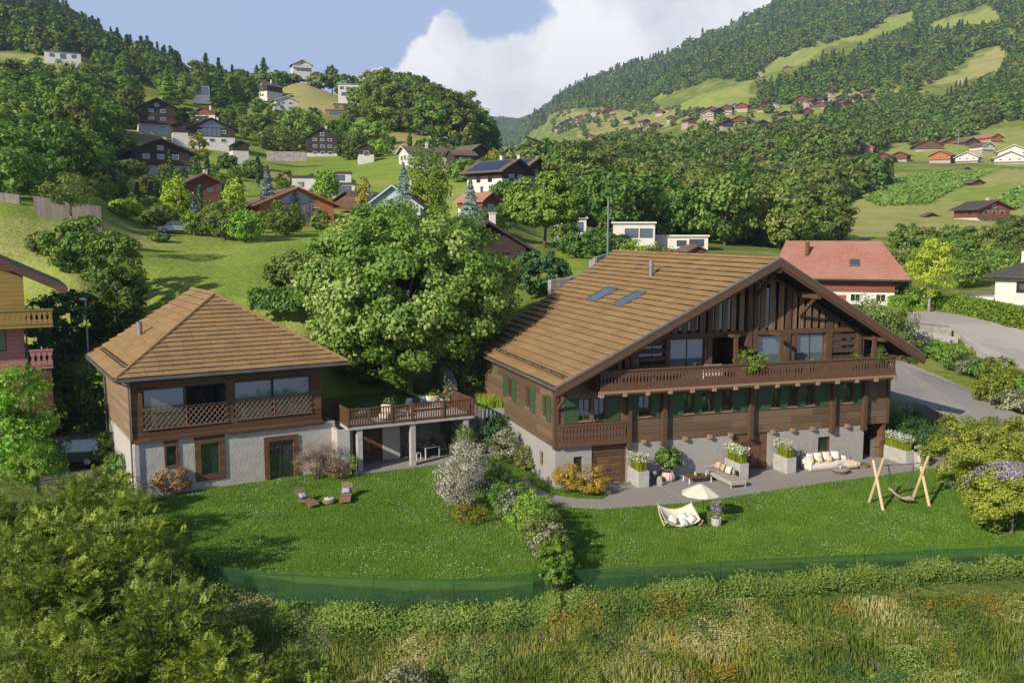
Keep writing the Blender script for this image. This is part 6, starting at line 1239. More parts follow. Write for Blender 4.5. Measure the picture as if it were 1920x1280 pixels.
def flat_house(label, px, pyb, d, blocks, yaw=0, name='modern_house', wall='white_wall', roofm='dark_slate', drop=3, group=None):
    """blocks: (x0, x1, y0, y1, z0, z1, windows[(u0,u1,z0,z1)])"""
    P = Dp(px, pyb, d); r = empty(name, tuple(P), R(yaw) - math.atan2(P[0], P[1]), label, 'house', group)
    for (x0, x1, y0, y1, z0_, z1_, ws) in blocks:
        mb = MB(); mb.wall(x0, x1, z0_ - (drop if z0_ == 0 else 0), z1_, [w_ for w_ in ws], y0, y0 + .3); mb.box(x0, x0 + .3, y0 + .302, y1, z0_ - (drop if z0_ == 0 else 0), z1_); mb.box(x1 - .3, x1, y0 + .302, y1, z0_ - (drop if z0_ == 0 else 0), z1_); mb.box(x0 + .302, x1 - .302, y1 - .3, y1 - .002, z0_, z1_); mb.build('wall', MT[wall], r)
        m2 = MB(); m2.box(x0 - .25, x1 + .25, y0 - .35, y1 + .25, z1_ + .002, z1_ + .28); m2.build('roof', MT[roofm], r)
        for w_ in ws: window(r, w_[0], w_[1], w_[2], w_[3], y0 + .08, t=.08, mull=max(0, round((w_[1] - w_[0]) / 1.6) - 1), fr='dark_metal', gl='blue_glass', depth=.12)
    return r
flat_house('white flat roofed bungalow high on the left hillside below the forest', 118, 112, 400, [(-7, 7, 0, 8, 0, 3.0, [(-5, -3, .8, 2.3), (-1, 1.4, .2, 2.4), (3.4, 5.4, .8, 2.3)])], roofm='brown_roof')
chalet('white gabled modern house at the far left edge of the hillside', 14, 176, 330, 12, 9, 0, 5.5, .3, .5, 12, wall='white_wall', roof='white_wall', rows=2, cols=3, chim=0)
chalet('grey metal clad house behind the white one at the far left', 78, 152, 350, 11, 9, 0, 5, .3, .4, 25, wall='concrete', roof='grey_metal', rows=1, cols=2, chim=0)
flat_house('small pale grey house between trees on the far left slope', 138, 166, 335, [(-3.4, 3.4, 0, 6, 0, 3.6, [(-1.5, 1.5, 1, 2.6)])])
chalet('tall dark timber chalet with white pillared ground floor beside the wood', 296, 246, 290, 10.5, 10, 2.3, 5.0, .5, 1.2, 8, rows=3, cols=2, glaz=False, balc=1)
flat_house('small glass fronted cube house high on the slope left of the ridge', 377, 181, 400, [(-3.6, 3.6, 0, 6, 0, 4.6, [(-3, 3, .7, 3.8)])], wall='grey_metal')
chalet('small brown and white cottage between the two dark chalets', 381, 230, 330, 8.5, 6, 2.6, .8, .4, .6, -20, wall='red_timber', rows=1, cols=2)
chalet('tiny dark timber shed on a white base beside the wide dark chalet', 339, 259, 272, 4.2, 5, 1.6, 2.2, .45, .6, 5, rows=0, cols=0, chim=0, side=0)
chalet('wide dark timber chalet with white garage base on the middle slope', 398, 271, 275, 13, 11, 2.2, 2.6, .42, 1.0, 5, rows=2, cols=3, glaz=True)
chalet('small stone shed with dark pointed roof above the cypress trees', 452, 302, 236, 4.0, 4, 2.6, 1.4, .5, .4, 12, wall='dark_timber', rows=0, cols=0, chim=0, side=0)
chalet('broad dark grey timber chalet on a white base above the cypresses', 303, 328, 206, 12.2, 12, 2.2, 3.0, .42, 1.4, 10, rows=2, cols=3, balc=1, shutters=None)
chalet('narrow dark brown chalet half hidden among cypresses and bright maples', 384, 394, 160, 6.4, 8, 1.6, 2.9, .5, .8, 12, wall='red_timber', base='orange_timber', rows=2, cols=2, balc=1)
chalet('tall narrow dark barn chalet standing alone above the green meadow', 605, 293, 300, 9.4, 9, 1.0, 5.2, .62, .5, 5, rows=3, cols=3)
chalet('bright white gabled house below the ridge houses', 538, 208, 380, 9.2, 8, 0, 4.0, .38, .6, 14, wall='white_wall', roof='dark_slate', rows=2, cols=2, chim=1)
chalet('brown and white chalet alone on the hill crest against the sky', 567, 136, 488, 9.5, 8, 2.2, 1.8, .5, 1.0, 10, wall='white_wall', roof='dark_slate', rows=2, cols=3, balc=1)
chalet('dark roofed house hidden behind ridge trees left of the crest chalet', 490, 176, 430, 8, 9, 1, 2.5, .55, .6, -50, rows=1, cols=1)
flat_house('long white modern house on the crest beside the round wooded hill', 661, 183, 430, [(-6.5, 5, 0, 8, 0, 5.8, [(-5.6, -3.8, 3.4, 4.8), (-3, -1, 3.4, 4.8), (0, 2, 3.4, 4.8), (-5, 3, .6, 2.3)])], roofm='concrete')
flat_house('white square house just right of the long crest house', 701, 178, 440, [(-3.6, 3.6, 0, 7, 0, 4.4, [(-2.4, -.6, 1, 3), (.6, 2.4, 1, 3)])], roofm='concrete')
flat_house('pinkish brick apartment house with stepped terraces below the crest', 636, 219, 395, [(-5.4, 5.6, 0, 8, 0, 2.6, [(-4, 4, .6, 2)]), (-2.2, 5.4, 1.2, 8, 2.9, 5.4, [(-1.5, 0, 3.4, 4.8), (1.6, 3.4, 3.4, 4.8)])], wall='brick_wall', roofm='brown_roof')
flat_house('wide white modern house with dark flat roof above the orange chalet', 607, 366, 187, [(-6.2, -1.4, .5, 8, 0, 3.6, [(-5.2, -3.8, 1.6, 2.6)]), (-1.4, 6.2, 0, 8, 0, 2.3, [(-.6, 5.6, .4, 1.9)]), (-1.0, 5.6, 1.8, 8, 2.6, 4.6, [(0, 4.4, 3, 4.2)])])
chalet('bright orange timber chalet with a wide glazed gable', 558, 430, 152, 12.2, 12, 0, 4.2, .42, 1.3, 14, wall='orange_timber', roof='tile_brown', rows=2, cols=3, glaz=True, balc=1)
chalet('small dark roofed annexe right behind the orange chalet', 652, 392, 165, 6, 8, 0, 1.6, .5, .6, -40, wall='brown_timber', roof='brown_roof', rows=0, cols=0)
chalet('steep grey roofed house with pale blue gable and white chimney', 738, 404, 145, 8.5, 9, 0, 1.5, .72, .8, -14, wall='blue_wall' if 'blue_wall' in MT else pm('blue_wall', (.35, .45, .5), (.3, .4, .45), rough=.9).name, roof='brown_roof', rows=1, cols=1)
chalet('tiny pale cottage with dark gable left of the long brown roof', 687, 299, 262, 4.2, 5, 1.4, 1.8, .5, .4, 4, rows=1, cols=1, chim=0)
chalet('long brown roofed white house below the field by the round hill', 757, 308, 240, 8, 11, 2.0, 1.0, .36, .8, -72, wall='white_wall', roof='brown_roof', rows=1, cols=2)
chalet('small dark barn behind the bright oval tree', 845, 306, 235, 4.5, 6, 0, 2.0, .5, .5, -65, rows=0, cols=0, chim=0)
chalet('dark barn at the foot of the wooded hill', 899, 306, 240, 4.5, 7, 0, 3.4, .55, .8, 40, rows=0, cols=0, chim=0)
chalet('dark timber chalet with blue solar panels covering its roof', 967, 352, 172, 7.5, 9, 1.6, 1.6, .5, 1.1, 48, rows=1, cols=2, solar=True)
chalet('brown roofed chalet just behind the solar panelled one', 1005, 340, 190, 6, 9, 1, 2.2, .42, .8, 60, rows=1, cols=1, roof='tile_brown', solar=True)
chalet('small red roofed house behind the grey conifer', 920, 402, 135, 3.4, 5, 1.0, 1.0, .6, .5, 48, wall='red_timber', roof='tile_red', rows=1, cols=1)
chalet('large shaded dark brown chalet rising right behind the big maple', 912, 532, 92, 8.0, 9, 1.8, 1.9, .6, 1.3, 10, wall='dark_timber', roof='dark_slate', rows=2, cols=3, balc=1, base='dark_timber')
flat_house('white flat roofed modern house with wide dark windows left of the mast end', 1190, 452, 148, [(-3.5, 3.2, 0, 8, 0, 2.8, [(-1.6, .6, .5, 2.0), (.8, 2.9, .5, 2.0)])], roofm='white_wall')
flat_house('lower white modern annexe with square windows beside the flat roofed house', 1278, 468, 150, [(-6, 4.2, 0, 7, 0, 2.1, [(-.8, .8, .5, 1.5), (1.2, 3.6, .5, 1.7)])], roofm='white_wall')
flat_house('white and glass house with blue panes between the pine and the mast', 1070, 442, 142, [(-2.6, 2.4, 0, 6, 0, 2.6, [(-1.2, 2.0, .5, 2.1)])], roofm='white_wall')
chalet('small brown roof peeking above the large chalet ridge', 1306, 482, 128, 2.4, 3, 0, .9, .5, .4, 30, wall='brown_timber', roof='brown_roof', rows=0, cols=0, chim=0, side=0)
chalet('dark timber chalet on a white base alone in the right hand meadow', 1862, 424, 282, 11, 11, 2.6, 2.8, .42, 1.4, 38, base='white_wall', wall='red_timber', roof='dark_slate', rows=2, cols=3, balc=1)
# red roofed house behind the large chalet
P = Dp(1578, 566, 116); rh = empty('house', tuple(P), R(2) - math.atan2(P[0], P[1]) , 'big brown timber house with a broad pinkish red tiled roof behind the large chalet', 'house')
mb = MB(); mb.box(-7, 6.2, 0, 9, -3, 1.3); mb.build('ground_floor', MT['white_wall'], rh); mb = MB(); mb.box(-7, 6.2, -.05, 9, 1.3, 3.0); mb.build('wall', MT['red_timber'], rh)
mb = MB()
mb.hexa([(-8.8, -1.2, 2.8), (8.0, -1.2, 2.8), (8.0, 4.4, 2.8), (-8.8, 4.4, 2.8)], [(-8.8, -1.2, 2.95), (8.0, -1.2, 2.95), (4.6, 4.4, 7.6), (-7.2, 4.4, 7.6)]); mb.hexa([(-8.8, 4.402, 2.8), (8, 4.402, 2.8), (8, 10.2, 2.8), (-8.8, 10.2, 2.8)], [(-7.2, 4.402, 7.598), (4.6, 4.402, 7.598), (8, 10.2, 2.95), (-8.8, 10.2, 2.95)]); ro = mb.build('roof_deck', MT['red_timber'], rh)
V = Vector((0, 5.6, 4.68)); tiled('roof_tiles', (-8.8, -1.2, 2.98), (1, 0, 0), V.normalized(), [(0, 0), (16.8, 0), (13.4, V.length), (1.6, V.length)], .38, .34, .04, rh, mat=MT['tile_red'], seed=9)
mb = MB(); mb.beam((-8.8, -1.27, 2.86), (8, -1.27, 2.86), .14, .16); mb.build('gutter', MT['dark_metal'], rh); mb = MB(); mb.lathe([(.25, 4.5), (.25, 7.4), (.3, 7.45), (.3, 7.55)], 12, -4.4, 2.2); mb.build('chimney', MT['brown_timber'], rh)
skylight(rh, (-8.8, -1.2, 3.05), (1, 0, 0), V.normalized(), (0, -.64, .77), 9.6, 10.8, 2.3, 3.6)
for x in (-5, -1.5, 1.6, 4.6): window(rh, x - .6, x + .6, .1, 1.1, -.07, name='window', fr='white_metal')
mb = MB(); mb.box(-.9, .5, -.1, -.055, -1.4, .9); mb.build('door', MT['red_paint'], rh)
# white house with a terrace at the right edge
P = Dp(1878, 562, 112); wh = empty('house', tuple(P), R(-4) - math.atan2(P[0], P[1]), 'white house with dark hipped roof and raised terrace at the right edge behind the hedge', 'house')
mb = MB(); mb.wall(-.8, 12, -3, 3.0, [(1.5, 3.4, .9, 2.3), (6, 8, .9, 2.3)], 0, .3); mb.box(-.8, -.5, .302, 9, -3, 3.0); mb.build('wall', MT['white_wall'], wh); window(wh, 1.5, 3.4, .9, 2.3, .08); window(wh, 6, 8, .9, 2.3, .08)
mb = MB(); mb.add([(-2, -1.2, 3.0), (13, -1.2, 3.0), (13, 10, 3.0), (-2, 10, 3.0), (3.6, 4.4, 5.2), (8, 4.4, 5.2), (-2, -1.2, 2.8), (13, -1.2, 2.8), (13, 10, 2.8), (-2, 10, 2.8)], [(0, 1, 5, 4), (1, 2, 5), (2, 3, 4, 5), (3, 0, 4), (0, 6, 7, 1), (1, 7, 8, 2), (2, 8, 9, 3), (3, 9, 6, 0), (6, 9, 8, 7)]); ro = mb.build('roof', MT['dark_slate'], wh); mb = MB(); mb.box(1.6, 2.4, 4, 4.8, 3.5, 5.9); mb.build('chimney', MT['white_wall'], ro)
mb = MB(); mb.box(-4.6, -.81, -.8, 3.5, -2.4, .35); te = mb.build('terrace', MT['white_wall'], wh); mb = MB(); mb.box(-4.6, -.81, -.8, -.74, 1.15, 1.22); [mb.box(-4.6 + k * .2, -4.56 + k * .2, -.79, -.75, .35, 1.15) for k in range(19)]; mb.build('railing', MT['dark_metal'], te)
# ---- neighbour chalet at the left edge, pink below and ochre above
P = Dp(44, 640, 58); nb = empty('chalet', (P[0], P[1], 0), R(29), 'brightly painted chalet at the left edge, ochre above and pink below, under a dark roof', 'house')
mb = MB(); mb.wall(-9, .05, -1, 8.7, [(-2.2, -.95, 7.0, 8.45)], 0, .3); mb.box(-.25, .05, .302, 9, -1, 8.7); mb.build('wall', MT['pink_timber'], nb)
window(nb, -2.2, -.95, 7.0, 8.45, .08, fr='green_paint', gl='pale_glass')
mb = MB(); mb.hexa([(-9, -.06, 8.7), (.2, -.06, 8.7), (.2, 9, 8.7), (-9, 9, 8.7)], [(-9, -.06, 14.5), (.2, -.06, 11.75), (.2, 9, 11.75), (-9, 9, 14.5)]); mb.build('upper_wall', MT['ochre_timber'], nb)
mb = MB(); mb.beam((-9, 4.0, 16.9), (2.6, 4.0, 10.95), 10.6, .28, up=(.45, 0, .89)); mb.build('roof', MT['dark_slate'], nb); mb = MB(); mb.beam((-9, -1.34, 16.75), (2.6, -1.34, 10.8), .06, .4); mb.build('barge_board', MT['brown_timber'], nb)
mb = MB(); mb.box(-9, 1.7, -1.3, -.07, 8.55, 8.7); mb.box(.21, 1.7, -.069, 3, 8.55, 8.7); bo = mb.build('balcony', MT['ochre_timber'], nb); mb = MB(); carved(mb, -9, 1.7, 8.75, 9.6, -1.3, .05, .3, 0); mb.box(-9, 1.75, -1.36, -1.2, 9.61, 9.72); carved(mb, -1.2, 3, 8.75, 9.6, 1.66, .05, .3, 0, axis='y'); mb.build('railing', MT['ochre_timber'], bo)
mb = MB(); mb.box(.25, 1.6, -.4, 2.5, 5.8, 5.95); bo = mb.build('balcony', MT['pink_timber'], nb); mb = MB(); carved(mb, .3, 1.6, 6.0, 6.95, -.42, .05, .35, 0); mb.box(.25, 1.65, -.46, -.34, 6.96, 7.06); carved(mb, -.3, 2.5, 6.0, 6.95, 1.56, .05, .35, 0, axis='y'); mb.build('railing', MT['pink_timber'], bo)
mb = MB(); mb.box(.3, 1.5, -.3, 2.4, -1, 5.8); mb.build('porch', MT['brown_timber'], nb); mb = MB(); mb.tube([(.18, -.15, 8.5), (.18, -.15, 0)], .05, 8); mb.build('downpipe', MT['dark_metal'], nb)
# ---- vehicles
def car(loc, rz, label, paint, roofc=None, L_=4.3, W_=1.8, Hh=1.5, name='parked_car', van=False):
    r = empty(name, loc, rz, label, 'car'); hL = L_ / 2
    prof = [(-hL, .35), (-hL + .05, .75), (-hL + .9, .92), (-hL + 1.0, .95), (hL - .35, .95), (hL - .05, .85), (hL, .4), (hL - .1, .28), (-hL + .1, .28)]
    mb = MB(); mb.prism(prof, -W_ / 2, W_ / 2, 'y'); b = mb.build('body', MT[paint], r, bevel=.06)
    g0 = [(-hL + .95, .952), (-hL + 1.55, Hh - .06), (hL - .75, Hh - .06), (hL - .3, .952)] if not van else [(-hL + .5, .952), (-hL + .9, Hh - .06), (hL - .2, Hh - .06), (hL - .1, .952)]
    y = W_ / 2 - .08; mb = MB(); mb.hexa([(g0[0][0], -y, g0[0][1]), (g0[3][0], -y, g0[3][1]), (g0[3][0], y, g0[3][1]), (g0[0][0], y, g0[0][1])], [(g0[1][0], -y + .12, g0[1][1]), (g0[2][0], -y + .12, g0[2][1]), (g0[2][0], y - .12, g0[2][1]), (g0[1][0], y - .12, g0[1][1])]); mb.build('window', MT['blue_glass'], r)
    mb = MB(); mb.box(g0[1][0] - .03, g0[2][0] + .05, -y + .1, y - .1, Hh - .058, Hh); ro = mb.build('roof', MT[roofc or paint], r, bevel=.025); mb = MB()
    for sx in (0, 1):
        for sy in (-1, 1): mb.beam((g0[0][0] if sx == 0 else g0[3][0], sy * (y + .005), .95), (g0[1][0] if sx == 0 else g0[2][0], sy * (y - .115), Hh - .05), .05, .08)
    mb.build('pillar', MT[paint], r)
    for x in (-hL + .8, hL - .8):
        for sy in (-1, 1): mb = MB(); mb.tube([(x, sy * (W_ / 2 - .2), .32), (x, sy * (W_ / 2 + .01), .32)], .32, 18); wo = mb.build('wheel', MT['tyre'], r); m2 = MB(); m2.tube([(x, sy * (W_ / 2 + .012), .32), (x, sy * (W_ / 2 + .02), .32)], .2, 14); m2.build('rim', MT['grey_metal'], wo)
    for sy in (-1, 1): mb = MB(); mb.box(-hL - .01, -hL + .06, sy * (W_ / 2 - .35) - .18, sy * (W_ / 2 - .35) + .18, .6, .74); mb.build('headlight', MT['white_metal'], r)
    return r
pm('paint_dark_blue', (.02, .028, .045), (.022, .03, .05), rough=.2, spec=.8); pm('paint_silver', (.35, .36, .38), (.33, .34, .36), rough=.25, metal=.5, spec=.6); pm('paint_slate', (.07, .085, .11), (.06, .075, .10), rough=.35, spec=.6)
q = Dp(1768, 770, 68.5); car((q[0] + .3, q[1], q[2] - 1.1), R(165), 'dark blue car parked behind the shrubs at the near edge of the parking area', 'paint_dark_blue')
car((-28.6, 57.0, GZ + .25), R(14), 'dark van with a long grey blue roof parked left of the smaller house', 'paint_dark_blue', 'paint_slate', L_=4.6, Hh=1.75, name='parked_van', van=True)
q = Dp(328, 428, 122); car((q[0], q[1], float(TZ(q[0], q[1])) + .1), R(20), 'silver car half hidden by bushes on the hillside above the green field', 'paint_silver')
# ---- street lamps, masts
def lamp(px, pyt, pyb, d, label, arm=.0, head=True, r_=.06):
    a = Dp(px, pyb, d); b = Dp(px, pyt, d); r = empty('street_lamp' if head else 'mast', tuple(a), 0, label, 'street lamp' if head else 'mast'); h = b[2] - a[2]
    MB().tube([(0, 0, -2.5), (0, 0, h)], [r_ * 1.3, r_ * .8], 10).build('pole', MT['grey_metal'] if not head else MT['white_metal'], r)
    if head: MB().lathe([(.06, h - .02), (.26, h + .02), (.28, h + .1), (.12, h + .2)], 16, -.18, 0).build('lamp_head', MT['white_metal'], r); MB().tube([(0, 0, h - .1), (-.16, 0, h + .02)], .04, 6).build('bracket', MT['grey_metal'], r)
    else: MB().lathe([(.16, h * .0 + .0), (.2, .1), (.16, .5)], 12).build('base', MT['white_metal'], r)
    return r
lamp(167, 563, 690, 68, 'white street lamp standing between the pink chalet and the smaller house')
lamp(1139, 372, 492, 92, 'tall thin grey mast rising behind the large chalet roof', head=False, r_=.09)
lamp(1795, 238, 295, 520, 'thin distant mast above the houses on the right hand slope', head=False, r_=.15)
# lattice pylon on the far mountainside
P = Dp(1595, 42, 1750); r = empty('pylon', tuple(P), 0, 'steel lattice power pylon high on the right mountainside', 'pylon'); mb = MB(); hh = 34
for i in range(6):
    z0_, z1_ = hh * i / 6, hh * (i + 1) / 6; w0, w1 = 3.2 * (1 - i / 6.5), 3.2 * (1 - (i + 1) / 6.5)
    for sx in (-1, 1):
        for sy in (-1, 1): mb.beam((sx * w0, sy * w0, z0_), (sx * w1, sy * w1, z1_), .35, .35)
        mb.beam((sx * w0, -w0, z0_), (-sx * w1, -w1, z1_), .22, .22)
mb.build('lattice_tower', MT['white_metal'], r); mb = MB(); [mb.beam((-6 + k * 0, 0, z), (6, 0, z), .35, .35) for k, z in enumerate((hh * .7, hh * .85, hh * .99))]; mb.build('cross_arm', MT['white_metal'], r)
# ---- walls, kerbs and fences
def wallrun(name, pts, h, t, mat, label, cat='wall', capm=None, drop=1.5):
    r = empty(name, tuple(pts[0]), 0, label, cat); o3 = Vector(pts[0]); mb = MB()
    for a, b in zip(pts[:-1], pts[1:]):
        a = Vector(a) - o3; b = Vector(b) - o3; d = (b - a); n = Vector((-d.y, d.x, 0)).normalized() * t / 2; D_ = Vector((0, 0, drop)); U3 = Vector((0, 0, h))
        mb.hexa([a - n - D_, b - n - D_, b + n - D_, a + n - D_], [a - n + U3, b - n + U3, b + n + U3, a + n + U3])
    mb.build('wall_body', MT[mat], r); return r
wallrun('retaining_wall', [Dp(-40, 372, 104), Dp(38, 380, 104)], .9, .3, 'board_grey', 'weathered grey panel wall at the far left edge of the hillside meadow', drop=2.2)
wallrun('retaining_wall', [Dp(64, 388, 98), Dp(130, 400, 99), Dp(190, 408, 100)], 1.2, .3, 'board_grey', 'long weathered grey panel wall below the small crooked tree', drop=1.6)
wallrun('stone_wall', [Dp(1030, 545, 78), Dp(1065, 540, 79), Dp(1110, 528, 82)], .9, .5, 'stone', 'pale rough stone wall below the grass bank behind the large chalet')
wallrun('retaining_wall', [Dp(1104, 512, 90), Dp(1116, 505, 90), Dp(1142, 496, 98)], 1.2, .3, 'concrete', 'low grey concrete wall at the foot of the tall mast')
wallrun('stone_wall', [Dp(1700, 640, 86), Dp(1745, 640, 86), Dp(1792, 650, 86)], .9, .7, 'concrete_light', 'broken pale concrete wall between road and shrubs', drop=2.0)
wallrun('stone_wall', [Dp(1708, 614, 92), Dp(1780, 622, 91)], .5, 2.4, 'stone', 'low heap of weathered stone slabs beside the road')
wallrun('retaining_wall', [loc2w(T_P0, T_A, 9.3, 5.2, 2.2), loc2w(T_P0, T_A, 10.8, 12, 4.5)], 1.6, .6, 'stone', 'dark rough stone wall in the shade behind the steps', drop=4)
wallrun('stone_wall', [Dp(500, 292, 262), Dp(575, 293, 264)], 1.2, .5, 'stone', 'low stone wall at the top of the bright meadow')
wallrun('retaining_wall', [Dp(600, 722, 72), Dp(700, 716, 74), Dp(760, 712, 75)], .5, .3, 'concrete', 'low concrete edge of the upper garden behind the smaller house', drop=1.5)
# small outbuilding between chalet and parking
P = Dp(1692, 795, 65.5); r = empty('garage', (P[0], P[1], GZ), R(4), 'small grey outbuilding with green edged flat roof right of the large chalet', 'garage'); mb = MB(); mb.wall(-1.6, .75, 0, 2.55, [(-.35, 0, 1.5, 2.1)], 0, .25); mb.box(.5, .75, .252, 4, 0, 2.55); mb.build('wall', MT['render_wall'], r); window(r, -.35, 0, 1.5, 2.1, .1, t=.04, mull=0, fr='dark_metal')
pm('roof_moss', (.17, .22, .12), (.13, .17, .1), rough=.9); mb = MB(); mb.hexa([(-1.7, -.25, 2.56), (1.0, -.25, 2.56), (1.0, 4.2, 2.56), (-1.7, 4.2, 2.56)], [(-1.7, -.25, 2.95), (1.0, -.25, 2.72), (1.0, 4.2, 2.72), (-1.7, 4.2, 2.95)]); mb.build('roof', MT['roof_moss'], r)
# green mesh fence along the lower lawn edge
def meshmat():
    m = bpy.data.materials.new('green_mesh'); nt, N, L = nodes(m); out = N.new('ShaderNodeOutputMaterial'); b = N.new('ShaderNodeBsdfPrincipled'); b.inputs['Base Color'].default_value = (.012, .06, .022, 1); b.inputs['Roughness'].default_value = .8
    t = N.new('ShaderNodeBsdfTransparent'); t.inputs['Color'].default_value = (.75, .95, .8, 1); ms = N.new('ShaderNodeMixShader'); tc = N.new('ShaderNodeTexCoord'); n = N.new('ShaderNodeTexNoise'); n.inputs['Scale'].default_value = .8; L.new(tc.outputs['Object'], n.inputs['Vector'])
    L.new(math_n(N, L, 'MULTIPLY_ADD', n.outputs['Fac'], .3, .34), ms.inputs[0]); L.new(t.outputs[0], ms.inputs[1]); L.new(b.outputs[0], ms.inputs[2]); L.new(ms.outputs[0], out.inputs[0]); MT['green_mesh'] = m
meshmat()
def mesh_fence(pts, h, label):
    r = empty('mesh_fence', (*pts[0], GZ), 0, label, 'fence'); mb = MB(); P2 = []
    for a, b in zip(pts[:-1], pts[1:]):
        n = max(1, int(math.dist(a, b) / 1.0)); P2 += [(a[0] + (b[0] - a[0]) * k / n - pts[0][0], a[1] + (b[1] - a[1]) * k / n - pts[0][1]) for k in range(n)]
    P2.append((pts[-1][0] - pts[0][0], pts[-1][1] - pts[0][1])); rg = random.Random(4)
    vs = []
    for x, y in P2: t = h + rg.uniform(-.04, .04); vs += [(x, y, -.5), (x, y + .02, t)]
    mb.add(vs, [(2 * i, 2 * i + 2, 2 * i + 3, 2 * i + 1) for i in range(len(P2) - 1)]); mb.build('mesh', MT['green_mesh'], r, fix=False)
    for i in range(0, len(P2), 3): m2 = MB(); m2.tube([(P2[i][0], P2[i][1] + .04, -.5), (P2[i][0], P2[i][1] + .04, h)], .018, 6); m2.build('post', MT['green_paint'], r)
    mb = MB(); mb.tube([(x, y, vs[2 * i + 1][2]) for i, (x, y) in enumerate(P2)], .008, 4); mb.build('top_wire', MT['green_paint'], r)
fl = Gp([(330, 1048), (400, 1092), (500, 1108), (600, 1116), (700, 1120), (850, 1119), (1000, 1108), (1040, 1100)]); mesh_fence(fl, .8, 'translucent dark green mesh fence along the lower edge of the left lawn')
fr = Gp([(1068, 1098), (1300, 1086), (1500, 1074), (1700, 1062), (1920, 1052), (2100, 1045)]); mesh_fence(fr, .72, 'translucent dark green mesh fence along the lower edge of the right lawn')
# grey fence left of the smaller house
r = empty('panel_fence', (-24.9, 51.6, GZ), R(36), 'short grey wooden fence beside the parked van left of the smaller house', 'fence'); mb = MB()
for k in range(16): mb.box(-2.4 + k * .2, -2.22 + k * .2, 0, .03, 0, 1.25)
mb.box(-2.4, .8, -.03, 0, 1.05, 1.13); mb.box(-2.4, .8, -.03, 0, .25, .33); mb.build('panel', MT['board_grey'], r)
for x in (-2.45, -.8, .8): m2 = MB(); m2.box(x - .04, x + .04, -.05, .05, -.3, 1.35); m2.build('post', MT['grey_metal'], r)
pm('village_wall', (.42, .36, .30), (.36, .30, .25), rough=.9)
# ---- villages: every house a small gabled body with its roof
def tiny(px, py, d, W, wallm, roofm, label, group, seed=0, hb=2.0, hw=2.6):
    rg = random.Random(seed); P = Dp(px, py, d); z = float(TZ(P[0], P[1]))
    r = empty('chalet', (P[0], P[1], min(P[2], z + 1.5) - .2), R(rg.uniform(-45, 35)), label, 'house', group); mb = MB(); Lg = W * rg.uniform(.8, 1.2); mb.box(-W / 2, W / 2, 0, Lg, -6, hb); mb.build('ground_floor', MT['village_wall'], r)
    zt = hb + hw; mb = MB(); mb.box(-W / 2 - .05, W / 2 + .05, -.05, Lg + .05, hb, zt); mb.add([(-W / 2, -.06, zt), (W / 2, -.06, zt), (0, -.06, zt + W * .22)], [(0, 1, 2)]); w_ = mb.build('wall', MT[wallm], r)
    mb = MB(); mb.box(-W / 2 - .1, W / 2 + .1, -.8, -.06, hb, hb + .9); mb.build('balcony', MT[wallm], r) if d < 900 else None
    mb = MB()
    for k in range(3): x = -W * .3 + W * .3 * k; mb.box(x - .5, x + .5, -.09, -.055, zt - 1.9, zt - .7)
    mb.build('window', MT['window_glass'], r); roofed(r, W, Lg, zt, .45, 1.1, roofm, th=.3, under=wallm); return r
near_v = [(1297.7,213,),(1328,213),(1348,212),(1363,199),(1391,199),(1329,238),(1365,237),(1387,228),(1430,207),(1450,205),(1473,220),(1513,215),(1503,190),(1507,202),(1535,187),(1527,195),(1538,202),(1552,177),(1577,182),(1575,190),(1588,194),(1593,174),(1608,182),(1635,165),(1468,235),(1483,240),(1430,239),(1318,175),(1297,180)]
wm = ['red_timber', 'brown_timber', 'dark_timber', 'village_wall']; rm = ['brown_roof', 'tile_brown', 'dark_slate', 'tile_brown']
for i, (x, y) in enumerate(near_v): tiny(x, y + 3, 690 + (240 - y) * 3.2, 8.4 + (i * 37 % 5) * .5, wm[i * 7 % 4], rm[i * 5 % 4], 'small brown roofed chalet in the middle village on the opposite slope', 'chalets of the middle village on the opposite slope', i)
up_v = [(1477,97),(1423,123),(1618,47),(1687,27),(1772,50),(1800,43),(1830,38),(1847,32),(1865,117),(1893,115),(1822,148),(1780,155),(1762,163)]
for i, (x, y) in enumerate(up_v): tiny(x, y + 3, 1000 + (165 - y) * 4.5 if x > 1600 else 1150 + (130 - y) * 3, 10 + (i % 3), wm[i * 3 % 4], rm[i % 4], 'lone mountain chalet on a high clearing of the right mountainside', 'lone chalets on the high clearings', 100 + i)
rg = random.Random(11); k = 0
while k < 46:
    x = rg.uniform(1028, 1165); y = rg.uniform(206, 248)
    if not inpoly(np.array([x]), np.array([y]), [(1028, 222), (1080, 206), (1130, 207), (1168, 212), (1162, 228), (1120, 240), (1075, 250), (1050, 238)])[0]: continue
    tiny(x, y, 1250 + (250 - y) * 8, 9.5 + rg.random() * 2, wm[k * 3 % 4], rm[k % 4], 'tiny roof among the dense far village at the mouth of the valley', 'chalets of the dense far village', 200 + k); k += 1
k = 0; bx_ = [((1175, 212), (1290, 206), (1300, 246), (1205, 262)), ((1290, 205), (1480, 195), (1640, 168), (1640, 185), (1540, 222), (1400, 252), (1290, 252))]
while k < 34:
    pl_ = bx_[0 if k < 12 else 1]; x = rg.uniform(1175, 1640); y = rg.uniform(168, 262)
    if inpoly(np.array([x]), np.array([y]), pl_)[0]: tiny(x, y, (950 if k < 12 else 690) + (250 - y) * 4, 7.5 + rg.random() * 2, wm[k * 3 % 4], rm[k % 4], 'small chalet scattered loosely on the pale meadow slope across the valley', 'chalets scattered on the slope across the valley', 600 + k); k += 1
